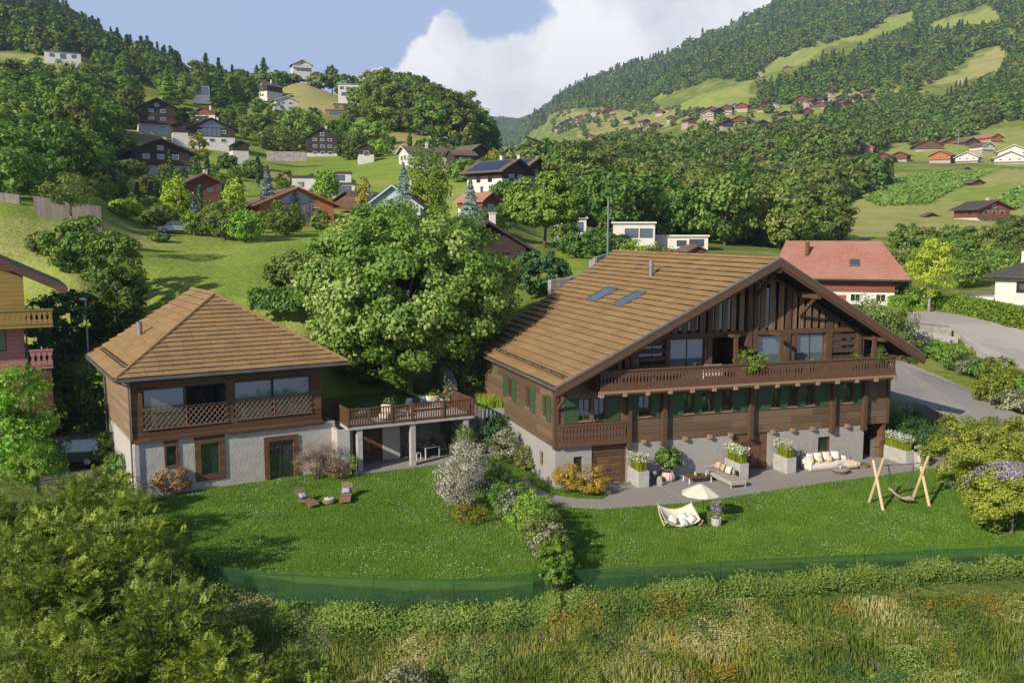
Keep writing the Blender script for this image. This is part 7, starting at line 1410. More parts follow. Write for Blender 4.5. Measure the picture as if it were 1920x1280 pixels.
for i, (x, y) in enumerate([(1106, 262), (1113, 265), (1120, 268), (1104, 269), (1127, 263), (1116, 272), (1123, 274), (1110, 258), (1130, 271)]): tiny(x, y, 900, 7, wm[i % 4], rm[i % 4], 'small roof in the tight hamlet below the far village', 'chalets of the tight valley hamlet', 300 + i)
for i, (x, y) in enumerate([(1182, 236), (1205, 225), (1218, 243), (1214, 235), (1240, 256), (1258, 222), (1273, 220), (1170, 218), (1228, 226), (1150, 245), (1195, 240)]): tiny(x, y, 1000, 9.5, wm[i % 4], rm[i % 4], 'scattered chalet on the pale slope right of the far village', 'scattered chalets right of the far village', 330 + i)
# terrace of houses on the right
for i, (x, y, d, W, wl, rf_, lb) in enumerate([
 (1618, 288, 560, 11, 'pink_wall', 'pink_wall', 'bright pink house on the right hand terrace'), (1556, 303, 540, 14, 'dark_timber', 'solar', 'long house with dark solar roof left of the pink house'), (1490, 322, 520, 12, 'concrete', 'concrete', 'low grey roof half hidden by trees left of the solar roof'),
 (1655, 307, 520, 11, 'brown_timber', 'tile_brown', 'brown roofed chalet below and right of the pink house'), (1686, 303, 525, 8, 'red_timber', 'dark_slate', 'small dark chalet between pink house and orange chalet'), (1762, 304, 510, 11, 'orange_timber', 'tile_brown', 'orange timber chalet in the middle of the right terrace'),
 (1742, 283, 590, 16, 'brown_timber', 'tile_brown', 'long brown roof above the orange chalet'), (1783, 276, 610, 11, 'red_timber', 'tile_brown', 'brown chalet in the upper row right of the long roof'), (1822, 277, 600, 12, 'brown_timber', 'tile_brown', 'wide brown chalet at the centre of the upper row'),
 (1868, 268, 600, 10, 'orange_timber', 'tile_red', 'orange chalet standing highest at the right end'), (1812, 307, 500, 11, 'white_wall', 'tile_brown', 'low white house right of the orange chalet'), (1901, 288, 500, 15, 'white_wall', 'tile_red', 'large white house with red trim at the right edge'),
 (1893, 309, 470, 14, 'white_wall', 'tile_brown', 'white house below the large one at the right edge'), (1852, 283, 560, 9, 'white_wall', 'brown_roof', 'small white house beneath the highest orange chalet')]):
    tiny(x, y, d, W, wl, rf_, lb, None, 400 + i, hb=1.6, hw=2.2)
for i, (x, y, d, W, lb) in enumerate([(1811, 325, 440, 4, 'small hay barn at the top edge of the right meadow'), (1832, 350, 380, 4.6, 'small hay barn beside a bush in the upper right meadow'), (1745, 415, 300, 3.6, 'tiny hay barn low in the right meadow left of the dark chalet'), (1646, 389, 340, 3.4, 'tiny hay barn at the left end of the right meadow'), (1714, 448, 240, 3.4, 'tiny pale hut among trees below the right meadow')]):
    tiny(x, y, d, W, 'brown_timber', 'brown_roof', lb, None, 500 + i, hb=.2, hw=1.8)
# ------------------------------------------------------------------ trees and planting
def site(px, d): 
    t = (px - 960) / FPX / (math.cos(PITCH)); x = t * d; return x, d, float(TZ(x, d))
def T(kind, px, pyt, wpx, d, label, mat='broad', group=None, n=1400, seed=None, base=None, cat=None, leaf=None, **kw):
    for _ in range(2): P = Dp(px, pyt, d); z = float(TZ(P[0], P[1]))
    if base is not None: z = Dp(px, base, d)[2]
    h = max(1.0, P[2] - z + .3); w_ = wpx * d / FPX
    lf = leaf or max(.12, d * .0016)
    cat = cat or {'round': 'tree', 'cone': 'conifer', 'column': 'cypress', 'bush': 'shrub'}[kind]
    return make_tree(kind, h, w_, (P[0], P[1], z - .1), label, cat, group, n=n, leaf=lf, mat=mat, seed=seed or int(px * 7 + d), **kw)
# the big maple between the houses
mx, my = -7.7, 67.5
mp = make_tree('round', 14.3, 16.6, (mx, my, 2.5), 'huge leafy maple filling the gap between the two houses', 'tree', None, n=105000, leaf=.155, mat='maple', name='maple_tree', seed=5, limbs=9, trunkmat='bark_pale', bare=.06, tr=.02, k=30, cl=.14, aspect=.72, shell=.55, jit=.2, per=520)
T('round', 560, 470, 130, 74, 'pale leafy tree at the left flank of the big maple', 'olive', n=6000, leaf=.15, bare=.05, cl=.2)
T('round', 640, 560, 150, 70.5, 'lower leafy tree behind the smaller house roof corner', 'hedge', n=6000, leaf=.16, bare=.05, cl=.2)
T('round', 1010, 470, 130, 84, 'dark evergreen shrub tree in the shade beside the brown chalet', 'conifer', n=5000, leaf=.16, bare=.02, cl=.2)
T('round', 905, 600, 160, 72, 'shaded tree beneath the right side of the big maple', 'broad', n=6000, leaf=.16, bare=.1, cl=.2)
T('round', 690, 650, 130, 70, 'low shaded shrub tree behind the roof terrace', 'broad', n=3500, leaf=.14, bare=.05, cl=.2)
T('bush', 880, 690, 60, 66, 'shaded bush right of the maple trunk', 'olive', n=900, leaf=.1); T('bush', 812, 735, 50, 64.5, 'low yellow green bush behind the roof terrace sofa', 'olive', n=800, leaf=.1)
T('bush', 838, 715, 26, 62.2, 'pale feathery grass clump in the corner of the roof terrace rail', 'variegated', n=500, leaf=.1)
# dark tree group left of the smaller house
T('round', 150, 410, 150, 78, 'rounded green tree on the left slope above the street lamp', 'broad', n=7000, leaf=.16, bare=.03, cl=.2); T('round', 92, 440, 90, 82, 'greyish bushy tree left of the rounded green tree', 'olive', n=4500, leaf=.15, bare=.03, cl=.2)
T('round', 215, 425, 110, 75, 'dark leafy tree right of the rounded green tree', 'hedge', n=6000, leaf=.16, bare=.03, cl=.2); T('round', 215, 500, 100, 71, 'dark tree just behind the street lamp', 'broad', n=5000, leaf=.16, bare=.03, cl=.2)
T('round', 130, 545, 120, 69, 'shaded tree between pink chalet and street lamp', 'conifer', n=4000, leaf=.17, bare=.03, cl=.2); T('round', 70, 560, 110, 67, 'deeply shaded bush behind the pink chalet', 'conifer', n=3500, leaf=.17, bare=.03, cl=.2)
T('bush', 185, 660, 90, 62, 'light green bush at the foot of the street lamp', 'hedge', n=2600, leaf=.12); T('bush', 300, 440, 40, 112, 'small round bush alone at the left end of the green field', 'broad', n=900)
T('bush', 15, 690, 165, 54, 'sumac like green bush in front of the pink chalet', 'bright', n=7500, leaf=.13); T('bush', 140, 690, 120, 63, 'rounded green bush between pink chalet and smaller house', 'broad', n=4500, leaf=.12)
T('bush', 90, 740, 190, 60.5, 'dark green bushes above the parked van', 'broad', n=4500, leaf=.12); T('bush', 5, 770, 120, 56, 'dark green bush at the left edge above the van', 'hedge', n=3500, leaf=.12)
T('bush', 60, 845, 130, 44, 'clipped bright green bush at the left edge in front of the van', 'bright', n=5500, leaf=.07, base=905)
T('bush', 945, 340, 62, 164, 'rounded bush below the solar roofed chalet', 'hedge', n=1600); T('bush', 990, 342, 60, 162, 'dark bush at the right corner of the solar roofed chalet', 'broad', n=1600); T('bush', 903, 386, 46, 128, 'green bush in front of the small red roofed house', 'olive', n=1300); T('bush', 938, 388, 44, 127, 'leafy bush right of the small red roofed house', 'hedge', n=1300)
make_tree('bush', 2.0, 2.4, (-23.4, 53.6, GZ), 'green shrub against the left base of the smaller house', 'shrub', None, n=2400, leaf=.07, mat='hedge', seed=96); make_tree('bush', 2.6, 2.6, (-25.6, 57.2, GZ), 'darker shrub further back beside the smaller house', 'shrub', None, n=2400, leaf=.08, mat='broad', seed=97)
# hillside: cypresses
for i, (x, t, b) in enumerate([(202, 327, 376), (211, 326, 376), (221, 320, 376), (257, 344, 398), (282, 344, 392), (318, 284, 344), (367, 290, 392), (387, 290, 332), (374, 350, 394), (415, 344, 382), (451, 338, 388), (483, 296, 345), (128, 0, 0)][:12]):
    T('column', x, t, 9, 150 if t > 315 else 170, 'slender dark cypress on the terraced slope', 'conifer', group='cypresses on the terraced slope', n=500, leaf=.28, base=b)
lab = lambda a: a
mid = [  # kind, px, top, width, distance, leaf colour, label
 ('round', 130, 326, 110, 93, 'olive', 'small crooked apple tree in front of the long grey wall', dict(bare=.42, n=2200, leaf=.13, cl=.2)),
 ('cone', 137, 216, 60, 190, 'olive', 'pointed pale conifer standing alone on the left slope', {}), ('cone', 312, 124, 60, 300, 'hedge', 'tall pointed larch beside the dark tall chalet', {}),
 ('cone', 500, 312, 50, 152, 'spruce', 'silver blue spruce left of the orange chalet', {}), ('cone', 362, 372, 40, 135, 'spruce', 'small blue spruce below the narrow brown chalet', {}), ('cone', 756, 306, 75, 128, 'spruce', 'blue grey spruce between grey roofed house and bright oval tree', {}),
 ('cone', 882, 338, 75, 122, 'spruce', 'tall blue grey spruce right behind the maple', {}),
 ('round', 800, 274, 82, 150, 'bright', 'bright green oval tree above the big maple', dict(n=4200, bare=.06, leaf=.26)), ('round', 612, 318, 46, 172, 'bright', 'bright green tree in front of the white modern house', dict(n=2200, bare=.08)),
 ('round', 1022, 326, 168, 128, 'pine', 'broad umbrella crowned pine behind the large chalet', dict(n=22000, bare=.06, leaf=.24, cl=.17, flat=.45, shell=.35, per=200, k=20)), ('round', 328, 326, 52, 135, 'lime', 'lime green maple among the cypresses left', dict(n=1800, bare=.1)), ('round', 437, 336, 40, 148, 'lime', 'small lime green maple right of the narrow brown chalet', dict(n=1200, bare=.1)),
 ('round', 681, 326, 26, 150, 'yellowtree', 'small golden green tree left of the grey roofed house', dict(n=700, bare=.1)), ('round', 532, 380, 88, 128, 'hedge', 'round leafy tree in front of the orange chalet', dict(n=3200, bare=.05)), ('round', 420, 378, 84, 120, 'olive', 'round olive tree on the terraced slope below the lime maple', dict(n=3000, bare=.05)),
 ('round', 372, 396, 70, 122, 'bright', 'yellow green rounded tree below the blue spruce', dict(n=2200, bare=.05)), ('round', 300, 388, 70, 125, 'olive', 'olive rounded tree below the left cypresses', dict(n=2200, bare=.05)), ('round', 235, 372, 60, 128, 'bright', 'fresh green bushy tree at the foot of the left cypresses', dict(n=1800, bare=.05)),
 ('round', 460, 396, 70, 118, 'bright', 'fresh green tree left of the round leafy tree', dict(n=2200, bare=.05)), ('round', 600, 395, 40, 140, 'broad', 'small green tree at the right corner of the orange chalet', dict(n=1000, bare=.05)),
 ('round', 240, 300, 60, 185, 'olive', 'grey green loose tree left of the broad grey chalet', dict(n=1500)), ('round', 345, 345, 60, 165, 'olive', 'grey green bush tree below the broad grey chalet', dict(n=1400, bare=.05)),
 ('round', 372, 250, 40, 225, 'yellowtree', 'brownish small tree beside the garage of the wide chalet', dict(n=900)), ('round', 425, 290, 40, 215, 'broad', 'green tree right of the broad grey chalet', dict(n=1100)), ('round', 470, 300, 60, 210, 'broad', 'green tree below the stone shed', dict(n=1300, bare=.05)),
 ('round', 560, 203, 90, 330, 'broad', 'wide leafy tree below the bright white gabled house', dict(n=2200, bare=.05)), ('round', 518, 235, 92, 305, 'olive', 'pale rounded tree left of the tall narrow barn', dict(n=2400, bare=.05)), ('round', 485, 215, 60, 330, 'broad', 'dark green tree above the wide dark chalet', dict(n=1500)),
 ('round', 430, 205, 60, 340, 'broad', 'round green tree right of the tall dark chalet', dict(n=1500)), ('round', 450, 140, 72, 410, 'broad', 'big tree on the slope right of the glass cube house', dict(n=2000, bare=.05)), ('round', 418, 180, 46, 400, 'hedge', 'low round tree below the glass cube house', dict(n=1200, bare=.05)),
 ('round', 482, 182, 30, 380, 'hedge', 'small tree left of the white gabled house', dict(n=700)), ('round', 520, 134, 46, 480, 'broad', 'bushy tree left of the crest chalet', dict(n=1100, bare=.05)), ('round', 545, 139, 40, 486, 'olive', 'low bush just left of the crest chalet', dict(n=900, bare=.05)),
 ('round', 600, 136, 56, 478, 'olive', 'bushy tree right of the crest chalet', dict(n=1200, bare=.05)), ('round', 622, 124, 26, 480, 'broad', 'small round tree standing tallest on the crest', dict(n=600)), ('round', 650, 138, 50, 474, 'broad', 'dark tree above the long white crest house', dict(n=1200, bare=.05)),
 ('round', 640, 226, 90, 330, 'broad', 'wide dark tree right of the tall narrow barn', dict(n=2200, bare=.05)), ('round', 690, 228, 80, 320, 'hedge', 'green tree below the round wooded hill', dict(n=2000, bare=.05)), ('round', 655, 266, 55, 285, 'olive', 'round tree at the left of the tiny pale cottage', dict(n=1300, bare=.05)),
 ('round', 706, 262, 44, 275, 'bright', 'bright tree right of the tiny pale cottage', dict(n=1000, bare=.05)), ('column', 768, 250, 9, 300, 'broad', 'small dark column tree in the golden field', dict(n=400)), ('round', 868, 298, 62, 215, 'hedge', 'rounded hedge like tree left of the solar roofed chalet', dict(n=1700, bare=.02)),
 ('round', 838, 258, 60, 280, 'conifer', 'dark tree behind the dark barn', dict(n=1600, bare=.05)), ('round', 800, 262, 50, 290, 'broad', 'dark green tree in the golden field', dict(n=1400, bare=.05)), ('round', 930, 280, 56, 235, 'yellowtree', 'yellow leafy tree above the solar roofed chalet', dict(n=1600, bare=.05)), ('round', 912, 298, 60, 215, 'olive', 'pale tree behind the solar roofed chalet', dict(n=1500, bare=.05)),
 ('round', 1185, 450, 60, 92, 'bright', 'low pale green bush tree behind the ridge of the large chalet', dict(n=2200, bare=.02, leaf=.13)), ('round', 1228, 455, 90, 100, 'olive', 'pale bush in front of the lower white modern annexe', dict(n=2400, bare=.02, leaf=.13)),
 ('round', 1062, 418, 60, 124, 'broad', 'tree standing in front of the white and glass house', dict(n=2600, bare=.03)), ('round', 1120, 430, 70, 118, 'broad', 'dark green tree left of the mast', dict(n=2600, bare=.03)), ('round', 1080, 442, 60, 110, 'broad', 'green shrub tree above the grass bank', dict(n=2200, bare=.03)), ('round', 1165, 440, 40, 125, 'conifer', 'dark shrub right of the mast', dict(n=1200, bare=.03)),
 ('round', 1750, 440, 96, 108, 'lime', 'bright yellow green tree with pale trunk right of the red roof', dict(n=5200, bare=.2, leaf=.15, trunkmat='bark_pale', shell=.7)), ('round', 1690, 470, 60, 125, 'olive', 'olive tree between red roof and bright tree', dict(n=1800, bare=.05)),
 ('round', 1640, 545, 110, 84, 'olive', 'loose grey green tree behind the right eave of the large chalet', dict(n=4000, bare=.05, leaf=.13, shell=.8)), ('round', 1700, 575, 60, 82, 'olive', 'pale feathery shrub beside the loose grey green tree', dict(n=1500, bare=.03, leaf=.12)),
 ('round', 1815, 470, 80, 128, 'broad', 'dark tree above the right hedge', dict(n=2400, bare=.05)), ('round', 1868, 462, 90, 135, 'hedge', 'broad tree behind the white house at the right', dict(n=2400, bare=.05)), ('round', 1905, 455, 70, 140, 'olive', 'olive tree at the right edge behind the white house', dict(n=1800, bare=.05)), ('round', 1790, 455, 50, 150, 'olive', 'small pale tree behind the bright yellow green tree', dict(n=1200, bare=.05)),
 ('round', 1730, 545, 90, 112, 'hedge', 'trimmed hedge bush at the foot of the bright tree', dict(n=2000, bare=.0)),
]
for (kd, x, t, w_, d, m_, lb, kw) in mid:
    kw = dict(kw); T(kd, x, t, w_, d, lb, m_, n=kw.pop('n', 4500 if kd == 'cone' else 2200), leaf=kw.pop('leaf', None), **kw)
# shared crowns for woods: a handful of real trees, then copies
protos = {'r0': make_tree('round', 12, 11, (*site(300, 470)[:2], site(300, 470)[2] - .5), 'leafy tree at the foot of the left mountain forest', n=2600, leaf=.42, mat='broad', seed=71, k=9, bare=.08, cl=.24),
          'r1': make_tree('round', 13, 10, (*site(350, 480)[:2], site(350, 480)[2] - .5), 'paler leafy tree at the foot of the left mountain forest', n=2600, leaf=.42, mat='olive', seed=72, k=9, bare=.08, cl=.26),
          'r2': make_tree('round', 11, 12, (*site(260, 465)[:2], site(260, 465)[2] - .5), 'low rounded tree at the foot of the left mountain forest', n=2600, leaf=.42, mat='hedge', seed=73, k=11, bare=.05, cl=.24),
          'c0': make_tree('cone', 17, 7, (*site(330, 500)[:2], site(330, 500)[2] - .5), 'dark spruce at the foot of the left mountain forest', n=1500, leaf=.5, mat='conifer', seed=74),
          'f0': make_tree('round', 12, 11, (*site(1560, 640)[:2], site(1560, 640)[2] - .5), 'rounded tree on the lower slope below the middle village', n=300, leaf=1.15, mat='broad', seed=75, k=7, bare=.0, cl=.25, limbs=0),
          'f1': make_tree('round', 13, 10, (*site(1500, 620)[:2], site(1500, 620)[2] - .5), 'pale rounded tree on the lower slope below the middle village', n=300, leaf=1.15, mat='olive', seed=76, k=6, bare=.0, cl=.25, limbs=0),
          'f2': make_tree('cone', 17, 7.5, (*site(1530, 660)[:2], site(1530, 660)[2] - .5), 'dark spruce on the lower slope below the middle village', n=240, leaf=1.1, mat='conifer', seed=77)}
rg = random.Random(21)
def wood_of(poly, d0, d1, spacing, label, group, kinds, hs=(.8, 1.35), cap=60, nm='broadleaf_tree'):
    """individual trees (each a thing) standing inside a field seen from the garden"""
    n = 0; tries = 0; xs = []
    while n < cap and tries < 6000:
        tries += 1; px = rg.uniform(min(q[0] for q in poly), max(q[0] for q in poly)); d = math.exp(rg.uniform(math.log(d0), math.log(d1))); x, y, z = site(px, d); qx, qy = proj(x, y, z)
        if not inpoly(np.array([qx]), np.array([qy]), poly)[0]: continue
        if any((x - a) ** 2 + (y - b) ** 2 < spacing ** 2 for a, b in xs): continue
        xs.append((x, y)); s = rg.uniform(*hs); k_ = rg.choice(kinds); dup(protos[k_], (x, y, z - .6), rg.uniform(0, 6.28), (s * rg.uniform(.85, 1.15), s * rg.uniform(.85, 1.15), s), label, group).name = nm if k_ != 'c0' else 'conifer'; n += 1
    return n
c1 = wood_of([(700, 165), (760, 178), (820, 190), (880, 235), (912, 300), (860, 285), (780, 262), (700, 245), (680, 200)], 330, 470, 7.5, 'tall tree of the dense round wood on the hill behind the maple', 'trees of the round wooded hill', ['r0', 'r0', 'r1', 'r1', 'r2'], (1.2, 1.6), 60)
c2 = wood_of([(0, 185), (270, 165), (265, 240), (240, 262), (130, 310), (0, 330)], 180, 330, 8, 'dark leafy tree of the grove at the left edge below the white houses', 'trees of the left grove', ['r0', 'r0', 'r2', 'r1'], (.9, 1.35), 40)
c3 = wood_of([(190, 100), (300, 120), (430, 175), (420, 205), (330, 200), (180, 140)], 360, 520, 9, 'leafy tree on the slope below the left mountain forest', 'trees below the left mountain forest', ['r0', 'r2', 'c0', 'r1'], (.9, 1.3), 28)
c4 = wood_of([(1040, 345), (1100, 330), (1480, 385), (1560, 440), (1560, 484), (1150, 478), (1080, 460), (1050, 400)], 165, 400, 9.5, 'leafy tree in the wooded valley behind the large chalet', 'trees of the wooded valley', ['r0', 'r1', 'r1', 'r2', 'r2'], (.85, 1.3), 88)
c5 = wood_of([(0, 330), (60, 345), (40, 372), (0, 378)], 110, 190, 6, 'dark bushy tree above the wall at the far left edge', 'trees above the left wall', ['r0', 'r2'], (.55, .8), 6)
c6 = wood_of([(150, 300), (300, 330), (470, 300), (700, 320), (640, 400), (560, 450), (440, 430), (250, 430), (200, 390)], 105, 215, 3.5, 'low bush scattered between the hillside houses', 'low bushes between the hillside houses', ['r0', 'r1', 'r2'], (.2, .38), 75, 'bush')
c7 = wood_of([(320, 190), (560, 200), (700, 215), (760, 290), (560, 290), (330, 270)], 230, 400, 6, 'bushy tree between the upper hillside houses', 'bushy trees of the upper hillside', ['r0', 'r1', 'r2'], (.35, .75), 34, 'bush')
c8 = wood_of([(0, 300), (110, 310), (250, 290), (240, 330), (100, 370), (0, 380)], 100, 230, 5, 'dark bushy tree on the shady left slope', 'bushy trees of the shady left slope', ['r0', 'r2'], (.4, .8), 16, 'bush')
c9 = wood_of([(1680, 450), (1940, 440), (1940, 500), (1700, 500)], 120, 200, 7, 'leafy tree in the row behind the right hand hedge', 'trees behind the right hand hedge', ['r0', 'r1', 'r2'], (.45, .65), 16)
print('woods', c1, c2, c3, c4, c5, c6, c7, c8, c9)
# far woods that read as one mass
def mass(name, label, polys, d0, d1, step, idx, hs, seed, excl=()):
    r = np.random.default_rng(seed); n = 260000; d = np.sqrt(r.uniform(d0 ** 2, d1 ** 2, n)); px = r.uniform(min(q[0] for p_ in polys for q in p_) - 20, max(q[0] for p_ in polys for q in p_) + 20, n); x = (px - 960) / FPX / math.cos(PITCH) * d
    z = TZ(x, d); qx, qy = proj(x, d, z); m = np.zeros(n, bool)
    wx, wy = qx + 9 * (vnoise(x / 25 + 900, d / 25 + 900, 8) - .5) , qy + 9 * (vnoise(x / 25 + 900, d / 25 + 900, 9) - .5)
    for p_ in polys: m |= inpoly(wx, wy, p_)
    for p_ in excl: m &= ~inpoly(wx, wy, p_)
    x, d, z = x[m], d[m], z[m]
    key = {}; keep = []
    st = step if callable(step) else (lambda q: step)
    for i in range(len(x)):
        s = st(d[i]); k_ = (round(math.log(s) * 4), int(x[i] // s), int(d[i] // s))
        if k_ in key: continue
        key[k_] = 1; keep.append(i)
    keep = np.array(keep); x, d, z = x[keep], d[keep], z[keep]; sc = r.uniform(*hs, len(x)) * np.array([st(q) for q in d]) / 9.0; sx = sc * r.uniform(.85, 1.2, len(x))
    kk = r.choice(len(idx), len(x), p=[1 / len(idx)] * len(idx)); con = vnoise(x / 160 + 50, d / 160 + 50, 4); 
    forest(name, np.stack([x, d, z - 1.0], 1), np.stack([sx, sx, sc], 1), r.uniform(0, 6.28, len(x)), kk, [next(c for c in protos[i].children if c.name.startswith('crown')) for i in idx], label, 'wood'); print(name, len(x))
EX = [[(1215, 190), (1330, 152), (1420, 150), (1425, 200), (1330, 222), (1225, 240)], [(1290, 205), (1480, 195), (1640, 165), (1650, 190), (1560, 225), (1530, 252), (1400, 262), (1290, 262)], [(1010, 218), (1080, 203), (1180, 205), (1290, 220), (1290, 255), (1200, 278), (1100, 262), (1040, 258)], [(1095, 255), (1135, 255), (1138, 276), (1100, 276)],
      [(1395, 165), (1440, 120), (1500, 92), (1600, 70), (1690, 22), (1720, 20), (1720, 48), (1630, 96), (1540, 130), (1450, 168)], [(1720, 58), (1760, 40), (1855, 10), (1890, 55), (1780, 72)], [(1740, 166), (1830, 95), (1880, 90), (1900, 112), (1860, 156), (1780, 190), (1690, 205)], [(1380, 52), (1430, 48), (1425, 60), (1385, 62)],
      [(1500, 302), (1640, 285), (1660, 272), (1770, 268), (1860, 245), (1940, 235), (1940, 330), (1700, 320), (1640, 320), (1540, 325)], [(1800, 250), (1870, 232), (1940, 225), (1940, 260), (1830, 262)], [(1700, 375), (1760, 335), (1940, 310), (1940, 440), (1700, 440), (1590, 465), (1570, 410), (1640, 350)]]
WLm = [[(-60, -400), (-60, 98), (60, 100), (170, 108), (260, 125), (420, 168), (500, 190), (500, 130), (400, 100), (250, -50), (200, -400)]]
mass('village_trees', 'loose trees standing between the village houses across the valley', [[(1030, 215), (1180, 205), (1290, 215), (1480, 195), (1640, 165), (1640, 188), (1540, 222), (1400, 255), (1200, 270), (1040, 250)]], 640, 1900, 46.0, ['f0', 'f1'], (.12, .2), 12)
mass('left_mountain_forest', 'dense dark forest covering the left mountainside', WLm, 440, 900, 8.5, ['f0', 'f1', 'f2', 'f0'], (.85, 1.25), 1)
VR = [[(915, 345), (1000, 318), (1100, 300), (1200, 285), (1300, 268), (1420, 268), (1640, 235), (1940, 190), (1940, 240), (1840, 252), (1500, 310), (1560, 330), (1660, 345), (1560, 395), (1570, 440), (1500, 420), (1300, 400), (1100, 345)]]
mass('valley_wood', 'mixed woodland filling the valley floor and lower right slopes', VR, 330, 1000, 9.0, ['f0', 'f1', 'f1', 'f0', 'f1', 'f0'], (.8, 1.25), 2, EX)
MR = [[(985, 236), (1040, 150), (1240, 60), (1440, -60), (1700, -400), (1990, -400), (1990, 240), (1700, 225), (1500, 240), (1280, 228), (1180, 215), (1080, 215), (1000, 240)]]
mass('valley_thicket', 'lower woodland thicket behind the large chalet', [[(1010, 365), (1100, 335), (1480, 385), (1560, 440), (1560, 478), (1330, 470), (1150, 455), (1060, 440), (1030, 420)]], 175, 420, 9.0, ['r0', 'r1', 'r2'], (.5, .95), 9, EX)
mass('right_mountain_forest', 'dense forest covering the right mountainside between the clearings', MR, 640, 3200, lambda q: 8.5 if q < 1000 else (10.5 if q < 1500 else (13.0 if q < 2200 else 20.0)), ['f0', 'f2', 'f1', 'f0', 'f1', 'f0'], (.8, 1.15), 3, EX)
mass('blue_ridge_forest', 'remote forest on the bluish ridge closing the valley', [[(880, 180), (1000, 190), (1010, 260), (880, 300)]], 2500, 4590, 18.0, ['f0', 'f0', 'f1'], (.6, .9), 4)
r = np.random.default_rng(61); n = 60000; d = r.uniform(270, 480, n); px = r.uniform(1600, 1900, n); x = (px - 960) / FPX / math.cos(PITCH) * d; z = TZ(x, d); qx, qy = proj(x, d, z); a_ = x * .94 + d * .34
m = (inpoly(qx, qy, [(1612, 372), (1640, 350), (1720, 328), (1800, 322), (1860, 322), (1800, 352), (1740, 382), (1650, 388)]) | inpoly(qx, qy, [(1850, 385), (1925, 345), (1990, 345), (1990, 392), (1900, 392)])) & ((a_ / 4.2) % 1 < .42)
P = np.stack([x[m], d[m], z[m] + .5 + .5 * r.random(m.sum())], 1); tag(leaves('vineyard_rows', P, np.tile([-.3, -.5, .6], (len(P), 1)), .7, r.random(len(P)), LM['hedge'], .7, rg=r), 'bright green vineyard rows striping the right hand meadow', 'vines', kind='stuff')
# hedge row of shrubs between the two lawns
hd = [((-2.0, 51.6), 3.0, 3.0, 'variegated', 'pale variegated shrub at the upper end of the hedge between the lawns', 4500), ((-1.1, 50.0), 2.8, 2.9, 'hedge', 'green shrub second in the hedge between the lawns', 4500), ((-.6, 48.3), 2.3, 2.5, 'bluegreen', 'grey green shrub in the hedge between the lawns', 3600), ((0, 46.7), 2.2, 2.6, 'hedge', 'green shrub behind the cream leaved one in the hedge', 3600), ((.3, 45.4), 2.2, 2.6, 'variegated', 'cream leaved shrub in the middle of the hedge', 3600),
      ((1.0, 44.2), 2.2, 2.8, 'bright', 'yellow green shrub in the middle of the hedge', 4200), ((1.2, 42.6), 2.1, 2.5, 'hedge', 'green shrub in the lower half of the hedge', 3800), ((1.5, 41.2), 2.2, 2.3, 'olive', 'olive shrub in the lower half of the hedge', 3600), ((1.7, 39.9), 2.0, 2.0, 'variegated', 'white flecked shrub in the lower half of the hedge', 3800), ((1.95, 38.5), 1.9, 1.8, 'bright', 'bright green shrub at the lower end of the hedge by the mesh fence', 4000), ((1.8, 37.3), 1.3, 1.5, 'hedge', 'small shrub at the foot of the hedge', 2200)]
for (x, y), h_, w_, m_, lb, n in hd: make_tree('bush', h_, w_, (x, y, GZ), lb, 'shrub', 'shrubs of the hedge between the lawns', n=n, leaf=.06, mat=m_, seed=int(y * 3), shell=.5, cl=.2)
make_tree('bush', 4.1, 3.1, (-2.7, 47.6, GZ), 'white blossoming tree like shrub on the left lawn', 'shrub', None, n=9500, leaf=.05, mat='blossom', name='blossoming_shrub', seed=81, k=20, shell=.7, cl=.22)
make_tree('bush', .95, 2.3, (-2.2, 46.0, GZ), 'low golden green clump at the foot of the white blossoming shrub', 'shrub', None, n=1300, leaf=.05, mat='yellowtree', seed=82)
make_tree('bush', 2.0, 1.9, (3.2, 51.2, GZ), 'golden yellow bush left of the cellar door', 'shrub', 'golden bushes by the cellar door', n=3400, leaf=.05, mat='golden', seed=83, k=10); make_tree('bush', 1.8, 2.2, (4.5, 50.9, GZ), 'golden yellow bush closest to the cellar door', 'shrub', 'golden bushes by the cellar door', n=3400, leaf=.05, mat='golden', seed=84, k=10)
make_tree('bush', 2.6, 2.8, (-11.9, 54.2, GZ), 'airy pinkish beige twiggy bush against the rendered wall', 'shrub', None, n=11000, leaf=.035, mat='twiggy', name='twiggy_shrub', seed=85, k=16, shell=.8); make_tree('bush', 1.2, 1.6, (-10.6, 54.3, GZ), 'small brownish bush left of the yellow planter', 'shrub', None, n=1100, leaf=.04, mat='rusty', seed=86)
make_tree('bush', 1.7, 2.6, (-19.8, 51.4, GZ), 'reddish green bush at the left foot of the smaller house', 'shrub', None, n=6500, leaf=.06, mat='rusty', seed=87)
make_tree('bush', 2.6, 2.2, (-.4, 57.6, GZ), 'pale leaved shrub at the foot of the steps beside the chalet wall', 'shrub', None, n=2600, leaf=.07, mat='variegated', seed=88); make_tree('bush', 3.0, 2.4, (-1.0, 60.2, GZ), 'dark shrub halfway up the steps', 'shrub', None, n=2400, leaf=.08, mat='bluegreen', seed=89); make_tree('bush', 1.6, 1.8, (.9, 56.2, GZ), 'low shrub against the left wall of the large chalet', 'shrub', None, n=1500, leaf=.07, mat='olive', seed=90)
make_tree('bush', 2.8, 1.6, (-3.0, 56.9, GZ), 'pale green shrub at the right patio column', 'shrub', None, n=1700, leaf=.07, mat='hedge', seed=91)
